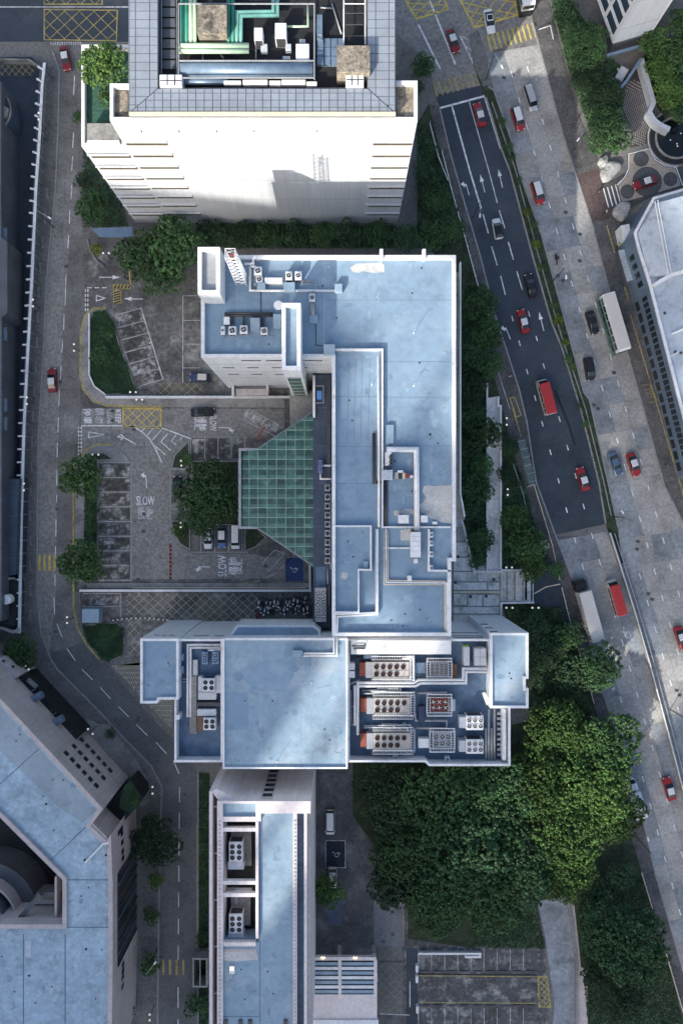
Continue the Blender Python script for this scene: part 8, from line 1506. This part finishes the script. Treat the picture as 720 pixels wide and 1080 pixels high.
# motorbikes
mred = mat('motorbike red', (0.35, 0.02, 0.02), 0.4, 0.05)
def bike(loc, rz, label, m, group=None):
    t = thing('motorbike', label, 'motorbike', loc, rz, group)
    def body_():
        mb = MB(); mb.tube([(0, -0.55, 0.72), (0, -0.15, 0.80), (0, 0.25, 0.86), (0, 0.5, 0.75)], [0.13, 0.17, 0.16, 0.08], 8); mb.tube([(0, 0.5, 0.75), (0, 0.66, 0.3)], 0.05, 6); mb.rbox((0, 0, 0.3), (0.24, 0.5, 0.4), 0, 0.04); return mb.mesh('body', [m], True)
    link('body', cached(('bikebody', m.name), body_), t); link('seat', cached(('bikeseat',), lambda: MB().rbox((0, -0.38, 0.82), (0.28, 0.6, 0.1), 0, 0.04).mesh('seat', [black])), t)
    link('handlebar', cached(('bikebar',), lambda: MB().tube([(-0.36, 0.3, 1.0), (0, 0.42, 0.95), (0.36, 0.3, 1.0)], 0.03, 6).mesh('handlebar', [steel])), t)
    for y in (0.68, -0.62): wheel(t, 0.3, 0.12, (0, y, 0.3))
    link('luggage_box', cached(('bikebox', m.name), lambda: MB().rbox((0, -0.75, 0.86), (0.36, 0.34, 0.3), 0, 0.04).mesh('luggage_box', [m])), t); return t
r_ = random.Random(9)
mats_b = [v_white, v_sil, v_black, v_white, v_sil]
lbs = 'motorbike in the crowded row below the car park wall'
for k in range(26):
    x = 273 + 2.05 * k; y = (643 if k % 2 else 636) + r_.uniform(-1.5, 1.5) - (4 if k > 8 and k % 3 == 0 else 0); q = W(x, y, 0.5)
    m = mats_b[k % 5]; bike((q.x, q.y, 0.03), r_.uniform(-0.25, 0.25), ['white', 'silver', 'black', 'white', 'silver'][k % 5] + ' motorbike, ' + NTH[k] + ' from the left in the crowded row below the car park wall', m, 'motorbikes parked below the car park wall')
q = W(270.5, 648, 0.5); bike((q.x, q.y, 0.03), 0.2, 'red motorbike at the left end of the parked row', mred)
# ---------------- people
skin = mat('skin', (0.42, 0.27, 0.20), 0.6, 0.05); hairm = mat('dark hair', (0.015, 0.012, 0.01), 0.6)
def person(loc, rz, label, top, trousers, pose='walk'):
    t = thing('person', label, 'person', loc, rz)
    J = {'pelvis': (0, 0, 0.95), 'chest': (0, 0.01, 1.3), 'neck': (0, 0.02, 1.48), 'head': (0, 0.05, 1.66)}
    if pose == 'walk': legs = [((-0.1, 0, 0.92), (-0.1, 0.14, 0.5), (-0.1, 0.2, 0.06), (-0.1, 0.34, 0.04)), ((0.1, 0, 0.92), (0.1, -0.03, 0.5), (0.1, -0.22, 0.1), (0.1, -0.1, 0.04))]; arms = [((-0.2, 0, 1.42), (-0.26, -0.1, 1.15), (-0.25, -0.02, 0.9)), ((0.2, 0, 1.42), (0.26, 0.08, 1.15), (0.24, 0.24, 0.95))]
    else: legs = [((-0.12, 0, 0.92), (-0.24, 0.38, 0.82), (-0.24, 0.22, 0.36), (-0.24, 0.36, 0.32)), ((0.12, 0, 0.92), (0.24, 0.38, 0.82), (0.24, 0.22, 0.36), (0.24, 0.36, 0.32))]; arms = [((-0.2, 0.05, 1.42), (-0.32, 0.22, 1.22), (-0.33, 0.5, 1.08)), ((0.2, 0.05, 1.42), (0.32, 0.22, 1.22), (0.33, 0.5, 1.08))]
    vs_ = [J['pelvis'], J['chest'], J['neck'], J['head'], (0, 0.05, 1.76)]; ed = [(0, 1), (1, 2), (2, 3), (3, 4)]; rad = [0.16, 0.18, 0.06, 0.10, 0.07]
    for lg in legs:
        prev = 0
        for q_, rr in zip(lg, (0.10, 0.075, 0.05, 0.04)): vs_.append(q_); rad.append(rr); ed.append((prev, len(vs_) - 1)); prev = len(vs_) - 1
    for am in arms:
        prev = 1
        for q_, rr in zip(am, (0.075, 0.05, 0.035)): vs_.append(q_); rad.append(rr); ed.append((prev, len(vs_) - 1)); prev = len(vs_) - 1
    me = bpy.data.meshes.new('body'); me.from_pydata(vs_, ed, []); o = link('body', me, t); md = o.modifiers.new('skin', 'SKIN')
    for v, rr in zip(me.skin_vertices[0].data, rad): v.radius = (rr, rr)
    me.skin_vertices[0].data[0].use_root = True; sub = o.modifiers.new('sub', 'SUBSURF'); sub.levels = 1; sub.render_levels = 1
    for m in (skin, top, trousers): me.materials.append(m)
    dg = bpy.context.evaluated_depsgraph_get(); ev = bpy.data.meshes.new_from_object(o.evaluated_get(dg)); o.modifiers.clear(); o.data = ev; ev.materials.clear()
    for m in (skin, top, trousers): ev.materials.append(m)
    for pl in ev.polygons: z = pl.center.z; pl.material_index = 0 if z > 1.5 or (abs(pl.center.x) > 0.22 and z < 1.12 and z > 0.88 and pose == 'walk') else (1 if z > 0.93 else 2); pl.use_smooth = True
    bm = bmesh.new(); bmesh.ops.create_uvsphere(bm, u_segments=12, v_segments=8, radius=0.118); bmesh.ops.translate(bm, verts=bm.verts, vec=(0, 0.03, 1.72)); hm = bpy.data.meshes.new('hair'); bm.to_mesh(hm); bm.free(); hm.materials.append(hairm); link('hair' if pose == 'walk' else 'helmet', hm, t); return t
cl = lambda n, c: mat('cloth ' + n, c, 0.85, 0.1)
q = W(651, 258, 1); person((q.x, q.y, 0.15), 2.6, 'person in a bright yellow vest beside the white lean-to', cl('hi-vis', (0.5, 0.6, 0.05)), cl('navy', (0.02, 0.025, 0.05)))
q = W(605, 130, 1); person((q.x, q.y, 0.15), 3.4, 'person in dark clothes walking down the east footpath', cl('black', (0.015, 0.015, 0.018)), cl('navy', (0.02, 0.025, 0.05)))
q = W(631, 203, 1); person((q.x, q.y, 0.15), 0.4, 'person in grey clothes near the large boulder', cl('grey', (0.12, 0.12, 0.13)), cl('black', (0.015, 0.015, 0.018)))
q = W(639, 223, 1); person((q.x, q.y, 0.15), 1.2, 'person in a white shirt by the striped walk', cl('white', (0.65, 0.65, 0.65)), cl('black', (0.015, 0.015, 0.018)))
q = W(703, 491, 1); person((q.x, q.y, 0.15), 0.2, 'person in a blue top on the lower east footpath', cl('blue', (0.1, 0.2, 0.4)), cl('black', (0.015, 0.015, 0.018)))
q = W(537, 397, 1); person((q.x, q.y, 0.15), 0.2, 'person in a pale top waiting by the bus bay', cl('pale', (0.5, 0.5, 0.52)), cl('black', (0.015, 0.015, 0.018)))
q = W(586.5, 273, 0.9); bike((q.x, q.y, ZR), math.radians(196), 'black motorbike ridden down the concrete carriageway', v_black); person((q.x + 0.1, q.y + 0.3, ZR - 0.05), math.radians(196), 'motorbike rider in dark jacket and helmet', cl('black', (0.015, 0.015, 0.018)), cl('navy', (0.02, 0.025, 0.05)), 'ride')
